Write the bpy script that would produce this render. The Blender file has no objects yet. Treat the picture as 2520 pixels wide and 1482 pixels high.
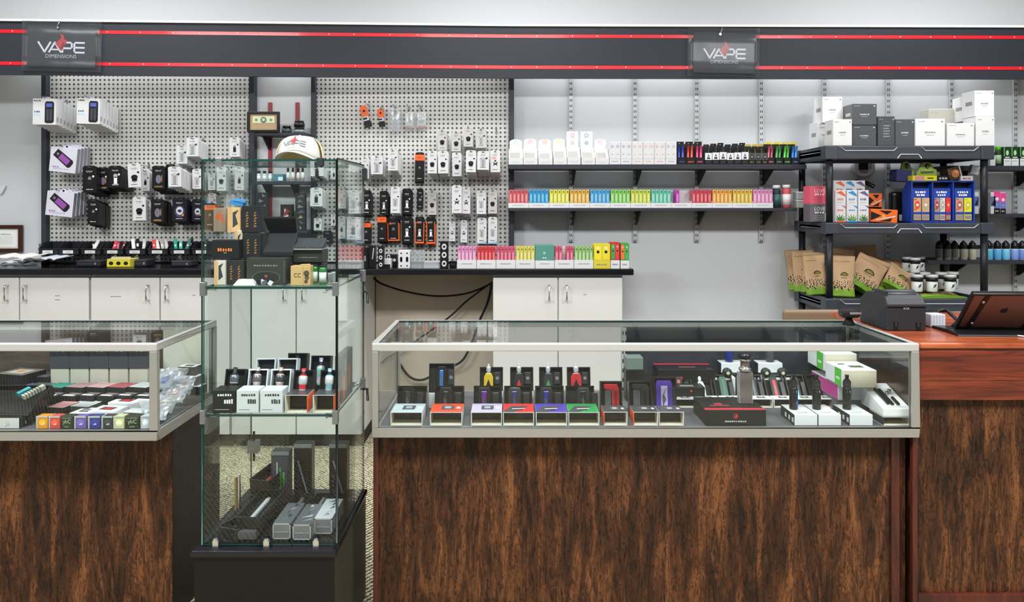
import bpy, bmesh, math, random
from mathutils import Matrix, Vector
S = bpy.context.scene
C = S.collection
# ---------------------------------------------------------------- camera, world, lights, exposure
F = 1850.0; H = 1.35; CXP = 1260.0; CYP = 500.0      # focal length in pixels, eye height, vanishing point
cd = bpy.data.cameras.new('camera'); cam = bpy.data.objects.new('camera', cd); C.objects.link(cam)
cd.sensor_width = 36.0; cd.sensor_fit = 'HORIZONTAL'; cd.lens = F / 2520 * 36.0
cd.shift_y = -(741 - CYP) / 2520.0; cd.clip_start = 0.05
cam.location = (0, 0, H); cam.rotation_euler = (math.radians(90), 0, 0)
S.camera = cam
w = bpy.data.worlds.new('world'); S.world = w; w.use_nodes = True
w.node_tree.nodes['Background'].inputs[0].default_value = (0.94, 0.97, 1.0, 1)
w.node_tree.nodes['Background'].inputs[1].default_value = 0.34
def area(name, loc, sx, sy, power, rot=(0, 0, 0), col=(0.975, 0.99, 1)):
    l = bpy.data.lights.new(name, 'AREA'); l.shape = 'RECTANGLE'; l.size = sx; l.size_y = sy
    l.energy = power; l.color = col
    o = bpy.data.objects.new(name, l); C.objects.link(o); o.location = loc; o.rotation_euler = rot
    return o
for k, x in enumerate((-2.4, 0.0, 2.4)):
    area('ceiling_troffer_light', (x, 0.9, 2.98), 1.2, 0.6, 120)
    area('ceiling_troffer_light', (x, 3.5, 2.98), 1.2, 0.3, 27)
for k, x in enumerate((-2.2, -0.75, 0.7, 2.15)):          # tubes in the valance above the wall displays
    area('valance_tube_light', (x, 4.42, 2.30), 1.35, 0.05, 4.6, (0.25, 0, 0))
S.view_settings.view_transform = 'Standard'; S.view_settings.look = 'None'
S.view_settings.gamma = 1.0; S.view_settings.use_curve_mapping = False
S.view_settings.exposure = 0.0
S.cycles.transparent_max_bounces = 40; S.cycles.max_bounces = 8; S.cycles.glossy_bounces = 4
S.cycles.caustics_reflective = False; S.cycles.caustics_refractive = False
# ---------------------------------------------------------------- helpers
WALL = 4.56; CAB = 4.13
def X(px, Y): return (px - CXP) * Y / F
def Z(py, Y): return H - (py - CYP) * Y / F
def lin(c): return c / 12.92 if c <= 0.04045 else ((c + 0.055) / 1.055) ** 2.4
def hexc(h):
    h = h.lstrip('#'); return tuple(lin(int(h[i:i + 2], 16) / 255) for i in (0, 2, 4)) + (1.0,)
_m = {}
def P(h, rough=0.5, metal=0.0, coat=0.0, bump=0.0):
    """plain procedural surface: a colour varied slightly by noise"""
    k = (h, rough, metal, coat, bump)
    if k in _m: return _m[k]
    m = bpy.data.materials.new('surface_' + h.lstrip('#')); m.use_nodes = True
    nt = m.node_tree; b = nt.nodes['Principled BSDF']; c = hexc(h)
    n = nt.nodes.new('ShaderNodeTexNoise'); n.inputs['Scale'].default_value = 22; n.inputs['Detail'].default_value = 1
    r = nt.nodes.new('ShaderNodeMapRange'); r.inputs[3].default_value = max(0.02, rough - 0.06); r.inputs[4].default_value = min(1, rough + 0.06)
    nt.links.new(n.outputs[0], r.inputs[0]); nt.links.new(r.outputs[0], b.inputs['Roughness'])
    b.inputs['Base Color'].default_value = c; b.inputs['Metallic'].default_value = metal
    if max(c[:3]) < 0.05: b.inputs['Specular IOR Level'].default_value = 0.28; coat *= 0.5
    if coat: b.inputs['Coat Weight'].default_value = coat; b.inputs['Coat Roughness'].default_value = 0.08
    if bump:
        bp = nt.nodes.new('ShaderNodeBump'); bp.inputs['Strength'].default_value = bump; bp.inputs['Distance'].default_value = 0.004
        n2 = nt.nodes.new('ShaderNodeTexNoise'); n2.inputs['Scale'].default_value = 60
        nt.links.new(n2.outputs[0], bp.inputs['Height']); nt.links.new(bp.outputs[0], b.inputs['Normal'])
    _m[k] = m; return m
def newmat(name):
    m = bpy.data.materials.new(name); m.use_nodes = True; nt = m.node_tree
    return m, nt, nt.nodes['Principled BSDF'], nt.nodes.new, nt.links.new
def glassmat(name, tint, refl=1.45, rough=0.0, haze=0.0):
    m = bpy.data.materials.new(name); m.use_nodes = True; nt = m.node_tree; nt.nodes.clear()
    o = nt.nodes.new('ShaderNodeOutputMaterial'); mx = nt.nodes.new('ShaderNodeMixShader')
    t = nt.nodes.new('ShaderNodeBsdfTransparent'); t.inputs[0].default_value = tint
    g = nt.nodes.new('ShaderNodeBsdfGlossy'); g.inputs['Roughness'].default_value = rough; g.inputs['Color'].default_value = (1, 1, 1, 1)
    f0 = ((refl - 1) / (refl + 1)) ** 2                       # Schlick reflectance, the same from either side of the sheet
    lw = nt.nodes.new('ShaderNodeLayerWeight'); lw.inputs['Blend'].default_value = 0.5
    pw = nt.nodes.new('ShaderNodeMath'); pw.operation = 'POWER'; pw.inputs[1].default_value = 5.0; nt.links.new(lw.outputs['Facing'], pw.inputs[0])
    fr = nt.nodes.new('ShaderNodeMapRange'); fr.inputs[3].default_value = f0; fr.inputs[4].default_value = 0.75; nt.links.new(pw.outputs[0], fr.inputs[0])
    nt.links.new(fr.outputs[0], mx.inputs[0]); nt.links.new(t.outputs[0], mx.inputs[1]); nt.links.new(g.outputs[0], mx.inputs[2])
    last = mx
    if haze:
        d = nt.nodes.new('ShaderNodeBsdfDiffuse'); d.inputs[0].default_value = (0.8, 0.83, 0.85, 1)
        m2 = nt.nodes.new('ShaderNodeMixShader'); m2.inputs[0].default_value = haze
        nt.links.new(mx.outputs[0], m2.inputs[1]); nt.links.new(d.outputs[0], m2.inputs[2]); last = m2
    nt.links.new(last.outputs[0], o.inputs[0]); return m
GLASS = glassmat('case_glass', (0.955, 0.975, 0.97, 1), 1.38)
TGLASS = glassmat('tower_glass', (0.94, 0.97, 0.962, 1), 1.3)
FILM = glassmat('clear_film', (0.86, 0.87, 0.9, 1), 1.3, 0.25, 0.02)
BAG = glassmat('clear_bag', (0.85, 0.87, 0.9, 1), 1.5, 0.2, 0.22)
EDGE = P('#0f3a34', 0.15, 0, 0.4)
ALU = P('#a09e99', 0.38, 0.5); ALU_LIT = P('#bdbcb8', 0.35, 0.35)  # second aluminium, for upper frames: ceiling reflection put into its brighter colour
BLK = P('#17181a', 0.4); BLKM = P('#222327', 0.55); CHR = P('#c8c9cb', 0.2, 0.95); STEEL = P('#8a8c90', 0.35, 0.8)
WHT = P('#e6e7e6', 0.45); WHG = P('#d9dad8', 0.5); KRAFT = P('#c2a07a', 0.8, 0, 0, 0.3)
def woodmat(name, ca, cb, cc, sx, sz, streak, rough=0.45, axis=2, coat=0.0, fleck=False):
    m, nt, b, N, L = newmat(name)
    tc = N('ShaderNodeTexCoord'); mp = N('ShaderNodeMapping'); sc = [sx, sx, sx]; sc[axis] = sz
    mp.inputs['Scale'].default_value = sc; L(tc.outputs['Object'], mp.inputs[0])
    n1 = N('ShaderNodeTexNoise'); n1.inputs['Scale'].default_value = 1.0; n1.inputs['Detail'].default_value = 6; n1.inputs['Roughness'].default_value = 0.65; n1.inputs['Distortion'].default_value = 0.9
    L(mp.outputs[0], n1.inputs[0])
    r = N('ShaderNodeValToRGB'); e = r.color_ramp.elements
    e[0].position = 0.33; e[0].color = hexc(ca); e[1].position = 0.68; e[1].color = hexc(cc)
    e2 = r.color_ramp.elements.new(0.5); e2.color = hexc(cb)
    L(n1.outputs[0], r.inputs[0])
    mp2 = N('ShaderNodeMapping'); sc2 = [sx * 4.2] * 3; sc2[axis] = sz * 2.6; mp2.inputs['Scale'].default_value = sc2; L(tc.outputs['Object'], mp2.inputs[0])
    n2 = N('ShaderNodeTexNoise'); n2.inputs['Detail'].default_value = 4; n2.inputs['Distortion'].default_value = 1.6; n2.inputs['Scale'].default_value = 1.0; L(mp2.outputs[0], n2.inputs[0])
    r2 = N('ShaderNodeValToRGB'); r2.color_ramp.elements[0].position = 0.36; r2.color_ramp.elements[0].color = (streak, streak, streak, 1); r2.color_ramp.elements[1].position = 0.5
    L(n2.outputs[0], r2.inputs[0])
    mx = N('ShaderNodeMix'); mx.data_type = 'RGBA'; mx.blend_type = 'MULTIPLY'; mx.inputs[0].default_value = 1.0
    L(r.outputs[0], mx.inputs[6]); L(r2.outputs[0], mx.inputs[7]); last = mx
    if fleck:                                                  # short dark pores and a slow light-dark drift
        for sx3, sz3, p0, p1, dk, dist in ((95, 24, .40, .49, .38, 2.6), (5, 1.6, .35, .65, .72, 1.2)):
            mp3 = N('ShaderNodeMapping'); s3 = [sx3] * 3; s3[axis] = sz3; mp3.inputs['Scale'].default_value = s3; L(tc.outputs['Object'], mp3.inputs[0])
            n3 = N('ShaderNodeTexNoise'); n3.inputs['Scale'].default_value = 1.0; n3.inputs['Detail'].default_value = 3; n3.inputs['Distortion'].default_value = dist; L(mp3.outputs[0], n3.inputs[0])
            r3 = N('ShaderNodeValToRGB'); r3.color_ramp.elements[0].position = p0; r3.color_ramp.elements[0].color = (dk, dk, dk, 1); r3.color_ramp.elements[1].position = p1; L(n3.outputs[0], r3.inputs[0])
            m3 = N('ShaderNodeMix'); m3.data_type = 'RGBA'; m3.blend_type = 'MULTIPLY'; m3.inputs[0].default_value = 1.0; L(last.outputs[2], m3.inputs[6]); L(r3.outputs[0], m3.inputs[7]); last = m3
        b.inputs['Specular IOR Level'].default_value = 0.25
    L(last.outputs[2], b.inputs['Base Color'])
    b.inputs['Roughness'].default_value = rough
    if coat: b.inputs['Coat Weight'].default_value = coat
    bp = N('ShaderNodeBump'); bp.inputs['Strength'].default_value = 0.25; bp.inputs['Distance'].default_value = 0.002; L(n2.outputs[0], bp.inputs['Height']); L(bp.outputs[0], b.inputs['Normal'])
    return m
LAM = woodmat('walnut_laminate', '#26170f', '#4e2e1b', '#825230', 18, 2.9, 0.45, 0.5, 2, 0.0, True)
RED = woodmat('red_stained_pine', '#45180c', '#722d17', '#9c4b28', 11, 1.1, 0.5, 0.35, 0, 0.3)
REDT = woodmat('red_stained_pine_top', '#6a2a14', '#9a4826', '#c26a3c', 14, 1.0, 0.6, 0.32, 0, 0.3)
TRIM = woodmat('mahogany_trim', '#33120c', '#4b1c13', '#5f281b', 22, 3, 0.75, 0.35)

class MB:
    """collects polygons (with a material each) for one mesh; local axes x right, y away from the viewer, z up"""
    def __init__(s): s.v = []; s.f = []; s.mi = []; s.mats = []; s.sm = []; s.M = Matrix(); s.stack = []
    def push(s, m): s.stack.append(s.M.copy()); s.M = s.M @ m; return s
    def pop(s): s.M = s.stack.pop(); return s
    def mat(s, m):
        if isinstance(m, str): m = P(m)
        if m not in s.mats: s.mats.append(m)
        return s.mats.index(m)
    def add(s, vs, fs, m, smooth=False):
        b = len(s.v); s.v += [tuple(s.M @ Vector(p)) for p in vs]; i = s.mat(m)
        for f in fs: s.f.append([b + k for k in f]); s.mi.append(i); s.sm.append(smooth)
        return s
    def hexa(s, p, m, mf=None):
        """p: 4 bottom corners (front-left, front-right, back-right, back-left) then the 4 above; mf = material of single faces"""
        fs = dict(bottom=(3, 2, 1, 0), top=(4, 5, 6, 7), front=(0, 1, 5, 4), right=(1, 2, 6, 5), back=(2, 3, 7, 6), left=(3, 0, 4, 7))
        for k, f in fs.items(): s.add([p[i] for i in f], [(0, 1, 2, 3)], (mf or {}).get(k, m))
        return s
    def box(s, x0, x1, y0, y1, z0, z1, m, mf=None):
        return s.hexa([(x0, y0, z0), (x1, y0, z0), (x1, y1, z0), (x0, y1, z0), (x0, y0, z1), (x1, y0, z1), (x1, y1, z1), (x0, y1, z1)], m, mf)
    def q(s, x0, x1, z0, z1, y, m): return s.add([(x0, y, z0), (x1, y, z0), (x1, y, z1), (x0, y, z1)], [(0, 1, 2, 3)], m)
    def qt(s, x0, x1, y0, y1, z, m): return s.add([(x0, y0, z), (x1, y0, z), (x1, y1, z), (x0, y1, z)], [(0, 1, 2, 3)], m)
    def poly(s, pts, y, m): return s.add([(a, y, b) for a, b in pts], [tuple(range(len(pts)))], m)
    def disc(s, cx, cz, r, y, m, n=14, rz=None):
        rz = rz or r
        return s.poly([(cx + r * math.cos(2 * math.pi * k / n), cz + rz * math.sin(2 * math.pi * k / n)) for k in range(n)], y, m)
    def prism(s, pts, y0, y1, m, mside=None):
        """outline in x-z, extruded along y"""
        n = len(pts); v = [(a, y0, b) for a, b in pts] + [(a, y1, b) for a, b in pts]
        s.add(v, [tuple(range(n))], m); s.add(v, [tuple(range(2 * n - 1, n - 1, -1))], m)
        s.add(v, [(i, i + n, (i + 1) % n + n, (i + 1) % n) for i in range(n)], mside or m); return s
    def prismx(s, pts, x0, x1, m, mside=None):
        """outline in y-z, extruded along x"""
        n = len(pts); v = [(x0, a, b) for a, b in pts] + [(x1, a, b) for a, b in pts]
        s.add(v, [tuple(range(n - 1, -1, -1))], m); s.add(v, [tuple(range(n, 2 * n))], m)
        s.add(v, [(i, (i + 1) % n, (i + 1) % n + n, i + n) for i in range(n)], mside or m); return s
    def lathe(s, prof, cx, cy, m, n=16, mats=None, ax='z'):
        v = []; L_ = len(prof)
        for r, z in prof:
            for k in range(n):
                a = 2 * math.pi * k / n; v.append((cx + r * math.cos(a), cy + r * math.sin(a), z))
        for j in range(L_ - 1):
            mm = mats[j] if mats else m
            s.add(v[j * n:(j + 2) * n], [(k, (k + 1) % n, n + (k + 1) % n, n + k) for k in range(n)], mm, True)
        s.add(v[:n], [tuple(range(n - 1, -1, -1))], mats[0] if mats else m); s.add(v[-n:], [tuple(range(n))], mats[-1] if mats else m); return s
    def tube(s, pts, r, m, n=6):
        pts = [Vector(p) for p in pts]; v = []
        for i, p in enumerate(pts):
            d = (pts[min(i + 1, len(pts) - 1)] - pts[max(i - 1, 0)]).normalized()
            u = d.cross(Vector((0, 0, 1)));
            if u.length < 1e-3: u = d.cross(Vector((1, 0, 0)))
            u.normalize(); w_ = d.cross(u)
            for k in range(n):
                a = 2 * math.pi * k / n; v.append(tuple(p + r * (math.cos(a) * u + math.sin(a) * w_)))
        fs = [(j * n + k, j * n + (k + 1) % n, (j + 1) * n + (k + 1) % n, (j + 1) * n + k) for j in range(len(pts) - 1) for k in range(n)]
        s.add(v, fs, m, True); s.add(v[:n], [tuple(range(n))], m); s.add(v[-n:], [tuple(range(n - 1, -1, -1))], m); return s
    def text(s, t, cx, cz, w_, h, y, m):
        vs, fs = glyphs(t); s.add([(cx + a * w_, y, cz + b * h) for a, b in vs], fs, m); return s
    def build(s, name, parent=None, loc=(0, 0, 0), rot=(0, 0, 0), bevel=0.0, seg=2):
        me = bpy.data.meshes.new(name); me.from_pydata(s.v, [], s.f)
        for m in s.mats: me.materials.append(m)
        me.polygons.foreach_set('material_index', s.mi); me.polygons.foreach_set('use_smooth', s.sm)
        if bevel or True:
            bm = bmesh.new(); bm.from_mesh(me); bmesh.ops.remove_doubles(bm, verts=bm.verts, dist=1e-5)
            bm.to_mesh(me); bm.free()
        me.update(); o = bpy.data.objects.new(name, me); C.objects.link(o); o.location = loc; o.rotation_euler = rot
        if parent: o.parent = parent
        if bevel:
            b = o.modifiers.new('bevel', 'BEVEL'); b.width = bevel; b.segments = seg; b.limit_method = 'ANGLE'; b.angle_limit = 0.7
        return o
_g = {}
def glyphs(t):
    """filled outline of a word, scaled to a unit box centred on the origin"""
    if t in _g: return _g[t]
    cu = bpy.data.curves.new('t', 'FONT'); cu.body = t; cu.resolution_u = 2; cu.size = 1.0
    o = bpy.data.objects.new('t', cu); C.objects.link(o)
    me = bpy.data.meshes.new_from_object(o.evaluated_get(bpy.context.evaluated_depsgraph_get()))
    vs = [(v.co.x, v.co.y) for v in me.vertices]; fs = [tuple(p.vertices) for p in me.polygons]
    bpy.data.objects.remove(o); bpy.data.curves.remove(cu); bpy.data.meshes.remove(me)
    a0 = min(v[0] for v in vs); a1 = max(v[0] for v in vs); b0 = min(v[1] for v in vs); b1 = max(v[1] for v in vs)
    _g[t] = ([((a - a0) / (a1 - a0) - .5, (b - b0) / (b1 - b0) - .5) for a, b in vs], fs); return _g[t]
def T(x, y, z): return Matrix.Translation((x, y, z))
def R(ax, deg): return Matrix.Rotation(math.radians(deg), 4, ax)
def tag(o, label, cat, group=None):
    o['label'] = label; o['category'] = cat
    if group: o['group'] = group
    return o
def struct(o): o['kind'] = 'structure'; return o
def thing(name, label, cat, loc=(0, 0, 0), rot=(0, 0, 0), group=None):
    o = bpy.data.objects.new(name, None); C.objects.link(o); o.location = loc; o.rotation_euler = rot
    o.empty_display_size = 0.05; return tag(o, label, cat, group)
def dup(r, loc=None, rot=None, label=None, group=None):
    n = r.copy(); C.objects.link(n)
    if loc is not None: n.location = loc
    if rot is not None: n.rotation_euler = rot
    if label: n['label'] = label
    if group: n['group'] = group
    for c in list(r.children):
        c2 = c.copy(); C.objects.link(c2); c2.parent = n
        for g in list(c.children):
            g2 = g.copy(); C.objects.link(g2); g2.parent = c2
    return n
ORD = ['first', 'second', 'third', 'fourth', 'fifth', 'sixth', 'seventh', 'eighth', 'ninth', 'tenth', 'eleventh', 'twelfth', 'thirteenth', 'fourteenth', 'fifteenth', 'sixteenth']
rnd = random.Random(5)
# ---------------------------------------------------------------- room
def wallmat():
    m, nt, b, N, L = newmat('painted_wall'); b.inputs['Roughness'].default_value = 0.6
    b.inputs['Base Color'].default_value = hexc('#c5c8cb')
    tc = N('ShaderNodeTexCoord'); n = N('ShaderNodeTexNoise'); n.inputs['Scale'].default_value = 180; L(tc.outputs['Object'], n.inputs[0])
    bp = N('ShaderNodeBump'); bp.inputs['Strength'].default_value = 0.08; bp.inputs['Distance'].default_value = 0.002; L(n.outputs[0], bp.inputs['Height']); L(bp.outputs[0], b.inputs['Normal'])
    return m
WALLM = wallmat()
def carpet():
    m, nt, b, N, L = newmat('flecked_carpet'); b.inputs['Roughness'].default_value = 0.95
    tc = N('ShaderNodeTexCoord'); mp = N('ShaderNodeMapping'); mp.inputs['Rotation'].default_value = (0, 0, 0.6); L(tc.outputs['Object'], mp.inputs[0])
    wv = N('ShaderNodeTexWave'); wv.inputs['Scale'].default_value = 17; wv.inputs['Distortion'].default_value = 4.5; wv.inputs['Detail Scale'].default_value = 6; L(mp.outputs[0], wv.inputs[0])
    n = N('ShaderNodeTexNoise'); n.inputs['Scale'].default_value = 130; L(mp.outputs[0], n.inputs[0])
    mu = N('ShaderNodeMath'); mu.operation = 'MULTIPLY'; L(wv.outputs['Fac'], mu.inputs[0]); L(n.outputs[0], mu.inputs[1])
    r = N('ShaderNodeValToRGB'); r.color_ramp.elements[0].position = 0.1; r.color_ramp.elements[0].color = hexc('#38332a'); r.color_ramp.elements[1].position = 0.30; r.color_ramp.elements[1].color = hexc('#cabf9f')
    L(mu.outputs[0], r.inputs[0]); L(r.outputs[0], b.inputs['Base Color']); return m
struct(MB().box(-4.6, 4.6, WALL, WALL + 0.12, 0, 3.0, WALLM).build('wall_back'))
struct(MB().box(-4.6, 4.6, -1.5, WALL, -0.1, 0, carpet()).build('floor'))
struct(MB().box(-4.6, 4.6, -1.5, WALL + 0.12, 3.0, 3.1, P('#dcdad4', 0.8)).build('ceiling'))
# ---------------------------------------------------------------- valance with slatwall strips
FP = [(-3.96, 4.126), (0.0, 4.30), (3.95, 4.341)]; FZ0, FZ1 = 2.064, 2.360
def fy(x): return FP[0][1] + (x - FP[0][0]) / (FP[1][0] - FP[0][0]) * (FP[1][1] - FP[0][1]) if x < 0 else FP[1][1] + x / FP[2][0] * (FP[2][1] - FP[1][1])
FASC = P('#2b2e35', 0.5)
val = thing('valance', 'long black slat panel valance with two red strips high above the wall displays', 'valance', (0, 4.3, FZ0))
b = MB(); z = 0.0; HH = FZ1 - FZ0
zs = [0, 0.054, 0.072, 0.232, 0.250, HH]                      # faces and grooves, bottom to top
for (xa, ya), (xb, yb) in zip(FP[:-1], FP[1:]):
    for i in range(5):
        z0, z1 = zs[i], zs[i + 1]; rec = 0.008 if i in (1, 3) else 0
        b.hexa([(xa, ya - 4.3 + rec, z0), (xb, yb - 4.3 + rec, z0), (xb, yb - 4.28, z0), (xa, ya - 4.28, z0), (xa, ya - 4.3 + rec, z1), (xb, yb - 4.3 + rec, z1), (xb, yb - 4.28, z1), (xa, ya - 4.28, z1)], FASC)
b.build('slat_panel', val)
b = MB()
for (xa, ya), (xb, yb) in zip(FP[:-1], FP[1:]):
    b.hexa([(xa, ya - 4.3 - 0.012, HH), (xb, yb - 4.3 - 0.012, HH), (xb, WALL - 4.301, HH), (xa, WALL - 4.301, HH), (xa, ya - 4.312, HH + .012), (xb, yb - 4.312, HH + .012), (xb, WALL - 4.301, HH + .012), (xa, WALL - 4.301, HH + .012)], P('#e9e9e6', 0.5))
b.build('top_board', val)
for z0 in (0.063, 0.241):
    b = MB()
    for (xa, ya), (xb, yb) in zip(FP[:-1], FP[1:]):
        a0, b0 = ya - 4.3, yb - 4.3
        b.hexa([(xa, a0 - .002, z0 - .0095), (xb, b0 - .002, z0 - .0095), (xb, b0 + .007, z0 - .0095), (xa, a0 + .007, z0 - .0095), (xa, a0 - .002, z0 + .0095), (xb, b0 - .002, z0 + .0095), (xb, b0 + .007, z0 + .0095), (xa, a0 + .007, z0 + .0095)], P('#d20c20', 0.35, 0, 0.2))
    for k in range(45):
        x = -3.8 + k * 0.172 + rnd.uniform(-.02, .02)
        b.disc(x, z0 + .001, 0.0032, fy(x) - 4.3 - .0028, P('#f0d8c8', 0.4), 8)
    b.build('red_strip', val)
# laminated signs in clear pouches
def flame(b, cx, z0, s, y, m=P('#c83a3c'), m2=P('#8e1f26')):
    pts = [(0.02, 0), (-0.20, .28), (-.30, .42), (-.16, .56), (.02, .74), (.0, .88), (-.08, 1.0), (.12, .92), (.2, .78), (.2, .66), (.36, .62), (.34, .52), (.24, .34), (.16, .22), (.12, .08)]
    b.poly([(cx + p * s, z0 + q_ * s) for p, q_ in pts], y, m)
    b.poly([(cx + p * s, z0 + q_ * s) for p, q_ in [(.06, .03), (-.02, .2), (.1, .42), (.16, .56), (.22, .42), (.14, .2)]], y - .0003, m2)
def logo(b, cx, cz, wd, y, ink=P('#e9ecec', 0.4), sub=P('#c5d0d2', 0.4)):
    """VAPE in wide rounded capitals, DIMENSIONS below, flame between A and P"""
    u = wd / 10.9; t = 0.42 * u; z0 = cz - 1.15 * u; hgt = 2.3 * u
    def seg(p0, p1, th=t):
        (a, c), (d, e) = p0, p1; dx, dz = d - a, e - c; l = math.hypot(dx, dz); nx, nz = -dz / l * th / 2, dx / l * th / 2; ex, ez = dx / l * th * .3, dz / l * th * .3
        b.add([(a - ex + nx, y, c - ez + nz), (a - ex - nx, y, c - ez - nz), (d + ex - nx, y, e + ez - nz), (d + ex + nx, y, e + ez + nz)], [(0, 1, 2, 3)], ink)
    x = cx - wd / 2
    seg((x + .2 * u, z0 + hgt), (x + 1.65 * u, z0)); seg((x + 1.65 * u, z0), (x + 3.0 * u, z0 + hgt))
    seg((x + 2.7 * u, z0), (x + 4.0 * u, z0 + hgt)); seg((x + 4.0 * u, z0 + hgt), (x + 5.4 * u, z0)); seg((x + 3.2 * u, z0 + .6 * u), (x + 4.9 * u, z0 + .6 * u), t * .8)
    px = x + 5.75 * u
    seg((px, z0), (px, z0 + 1.2 * u)); seg((px, z0 + .95 * u), (px + 1.9 * u, z0 + .95 * u)); seg((px + .2 * u, z0 + hgt), (px + 1.9 * u, z0 + hgt)); seg((px + 2.15 * u, z0 + 1.15 * u), (px + 2.15 * u, z0 + 2.1 * u))
    ex_ = x + 8.5 * u
    seg((ex_, z0 + .25 * u), (ex_, z0 + 2.05 * u)); seg((ex_ + .2 * u, z0 + hgt), (ex_ + 2.25 * u, z0 + hgt)); seg((ex_, z0 + hgt / 2), (ex_ + 2.25 * u, z0 + hgt / 2)); seg((ex_ + .2 * u, z0), (ex_ + 2.25 * u, z0))
    flame(b, x + 5.35 * u, z0 + .3 * u, 4.1 * u, y - .0006)
    b.text('DIMENSIONS', cx + .15 * wd * 0, z0 - .95 * u, 7.1 * u, .85 * u, y, sub)
def sign(px0, py0, px1, py1, ix0, iy0, ix1, iy1, tilt, label):
    xm = X((px0 + px1) / 2, 4.25); Y = fy(xm) - .012
    x0, x1 = X(px0, Y), X(px1, Y); z0, z1 = Z(py1, Y), Z(py0, Y)
    sg = thing('shop_sign', label, 'sign', ((x0 + x1) / 2, Y, z0), (0, math.radians(tilt), math.radians(2.5 if xm < 0 else .6)), 'laminated shop signs')
    wv = (x1 - x0) / 2; hh = z1 - z0
    a = MB(); ax0, ax1 = X(ix0, Y) - (x0 + x1) / 2, X(ix1, Y) - (x0 + x1) / 2; az0, az1 = Z(iy1, Y) - z0, Z(iy0, Y) - z0
    a.box(ax0, ax1, 0, .0015, az0, az1, P('#3b3c3c', 0.4))
    logo(a, (ax0 + ax1) / 2, az0 + (az1 - az0) * .48, (ax1 - ax0) * .69, -.0008); a.build('printed_card', sg)
    a = MB(); n = 12
    vs = [(-wv + 2 * wv * i / n, -.003 - .0025 * math.sin(i * 1.7 + j) * (1 if j in (0, 3) else .4), hh * j / 3) for j in range(4) for i in range(n + 1)]
    a.add(vs, [(j * (n + 1) + i, j * (n + 1) + i + 1, (j + 1) * (n + 1) + i + 1, (j + 1) * (n + 1) + i) for j in range(3) for i in range(n)], FILM, True)
    o = a.build('clear_pouch', sg); so = o.modifiers.new('s', 'SOLIDIFY'); so.thickness = .0006
    a = MB().tube([(-.02, -.006, hh * .86), (-.02, -.012, hh * .9), (-.012, -.008, hh * .98), (-.018, .004, hh + .012)], .0022, CHR); a.disc(-.022, hh * .86, .007, -.008, CHR, 10); a.build('hanging_clip', sg)
sign(56, 52, 247, 176, 67, 64, 232, 165, 1.0, 'laminated black VAPE sign in clear pouch near the left end of the valance')
sign(1691, 68, 1868, 189, 1706, 80, 1858, 180, 1.0, 'laminated black VAPE sign in clear pouch on the right half of the valance')
# ---------------------------------------------------------------- wall panels
def pegmat():
    m, nt, b, N, L = newmat('perforated_board'); b.inputs['Roughness'].default_value = 0.55
    tc = N('ShaderNodeTexCoord'); sp = N('ShaderNodeSeparateXYZ'); L(tc.outputs['Object'], sp.inputs[0])
    def fr(o_):
        a = N('ShaderNodeMath'); a.operation = 'DIVIDE'; a.inputs[1].default_value = 0.0262; L(o_, a.inputs[0])
        c = N('ShaderNodeMath'); c.operation = 'FRACT'; L(a.outputs[0], c.inputs[0])
        d = N('ShaderNodeMath'); d.operation = 'SUBTRACT'; d.inputs[1].default_value = 0.5; L(c.outputs[0], d.inputs[0])
        e = N('ShaderNodeMath'); e.operation = 'MULTIPLY'; L(d.outputs[0], e.inputs[0]); L(d.outputs[0], e.inputs[1]); return e.outputs[0]
    s_ = N('ShaderNodeMath'); s_.operation = 'ADD'; L(fr(sp.outputs[0]), s_.inputs[0]); L(fr(sp.outputs[2]), s_.inputs[1])
    r = N('ShaderNodeValToRGB'); r.color_ramp.elements[0].position = 0.044; r.color_ramp.elements[0].color = hexc('#3c3c3a'); r.color_ramp.elements[1].position = 0.078; r.color_ramp.elements[1].color = hexc('#c4c3c0')
    L(s_.outputs[0], r.inputs[0]); L(r.outputs[0], b.inputs['Base Color']); return m
PEG = pegmat(); PY = 4.50
POST = P('#33363d', 0.45)
def peg(x0, x1, label):
    o = MB().box(0, X(x1, PY) - X(x0, PY), 0, .006, 0, 1.24, PEG).build('pegboard', loc=(X(x0, PY), PY, 1.0)); tag(o, label, 'pegboard')
peg(112, 613, 'white perforated pegboard on the left end of the wall, hung with vaporizer accessories')
peg(774, 1254, 'white perforated pegboard in the middle of the wall beside the colourful shelves')
tag(MB().box(0, X(766, PY) - X(624, PY), 0, .03, 0, 1.24, P('#cfd0d2', 0.5)).build('plain_panel', loc=(X(624, PY), 4.515, 1.0)), 'plain white wall panel with red standards between the two pegboards', 'panel')
for (a, c, z0, lb) in [(101, 113, .99, 'dark upright post at the left edge of the left pegboard'), (612, 625, .99, 'dark upright post at the right edge of the left pegboard'), (765, 775, .99, 'dark upright post at the left edge of the middle pegboard'), (1252, 1265, 1.10, 'dark upright post between the middle pegboard and the slotted shelving')]:
    Y = 4.46; wd = X(c, Y) - X(a, Y)
    tag(MB().box(0, wd, 0, .1, 0, 2.25 - z0, POST).build('upright_post', loc=(X(a, Y), Y, z0), bevel=.002), lb, 'post', 'wall upright posts')
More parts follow.
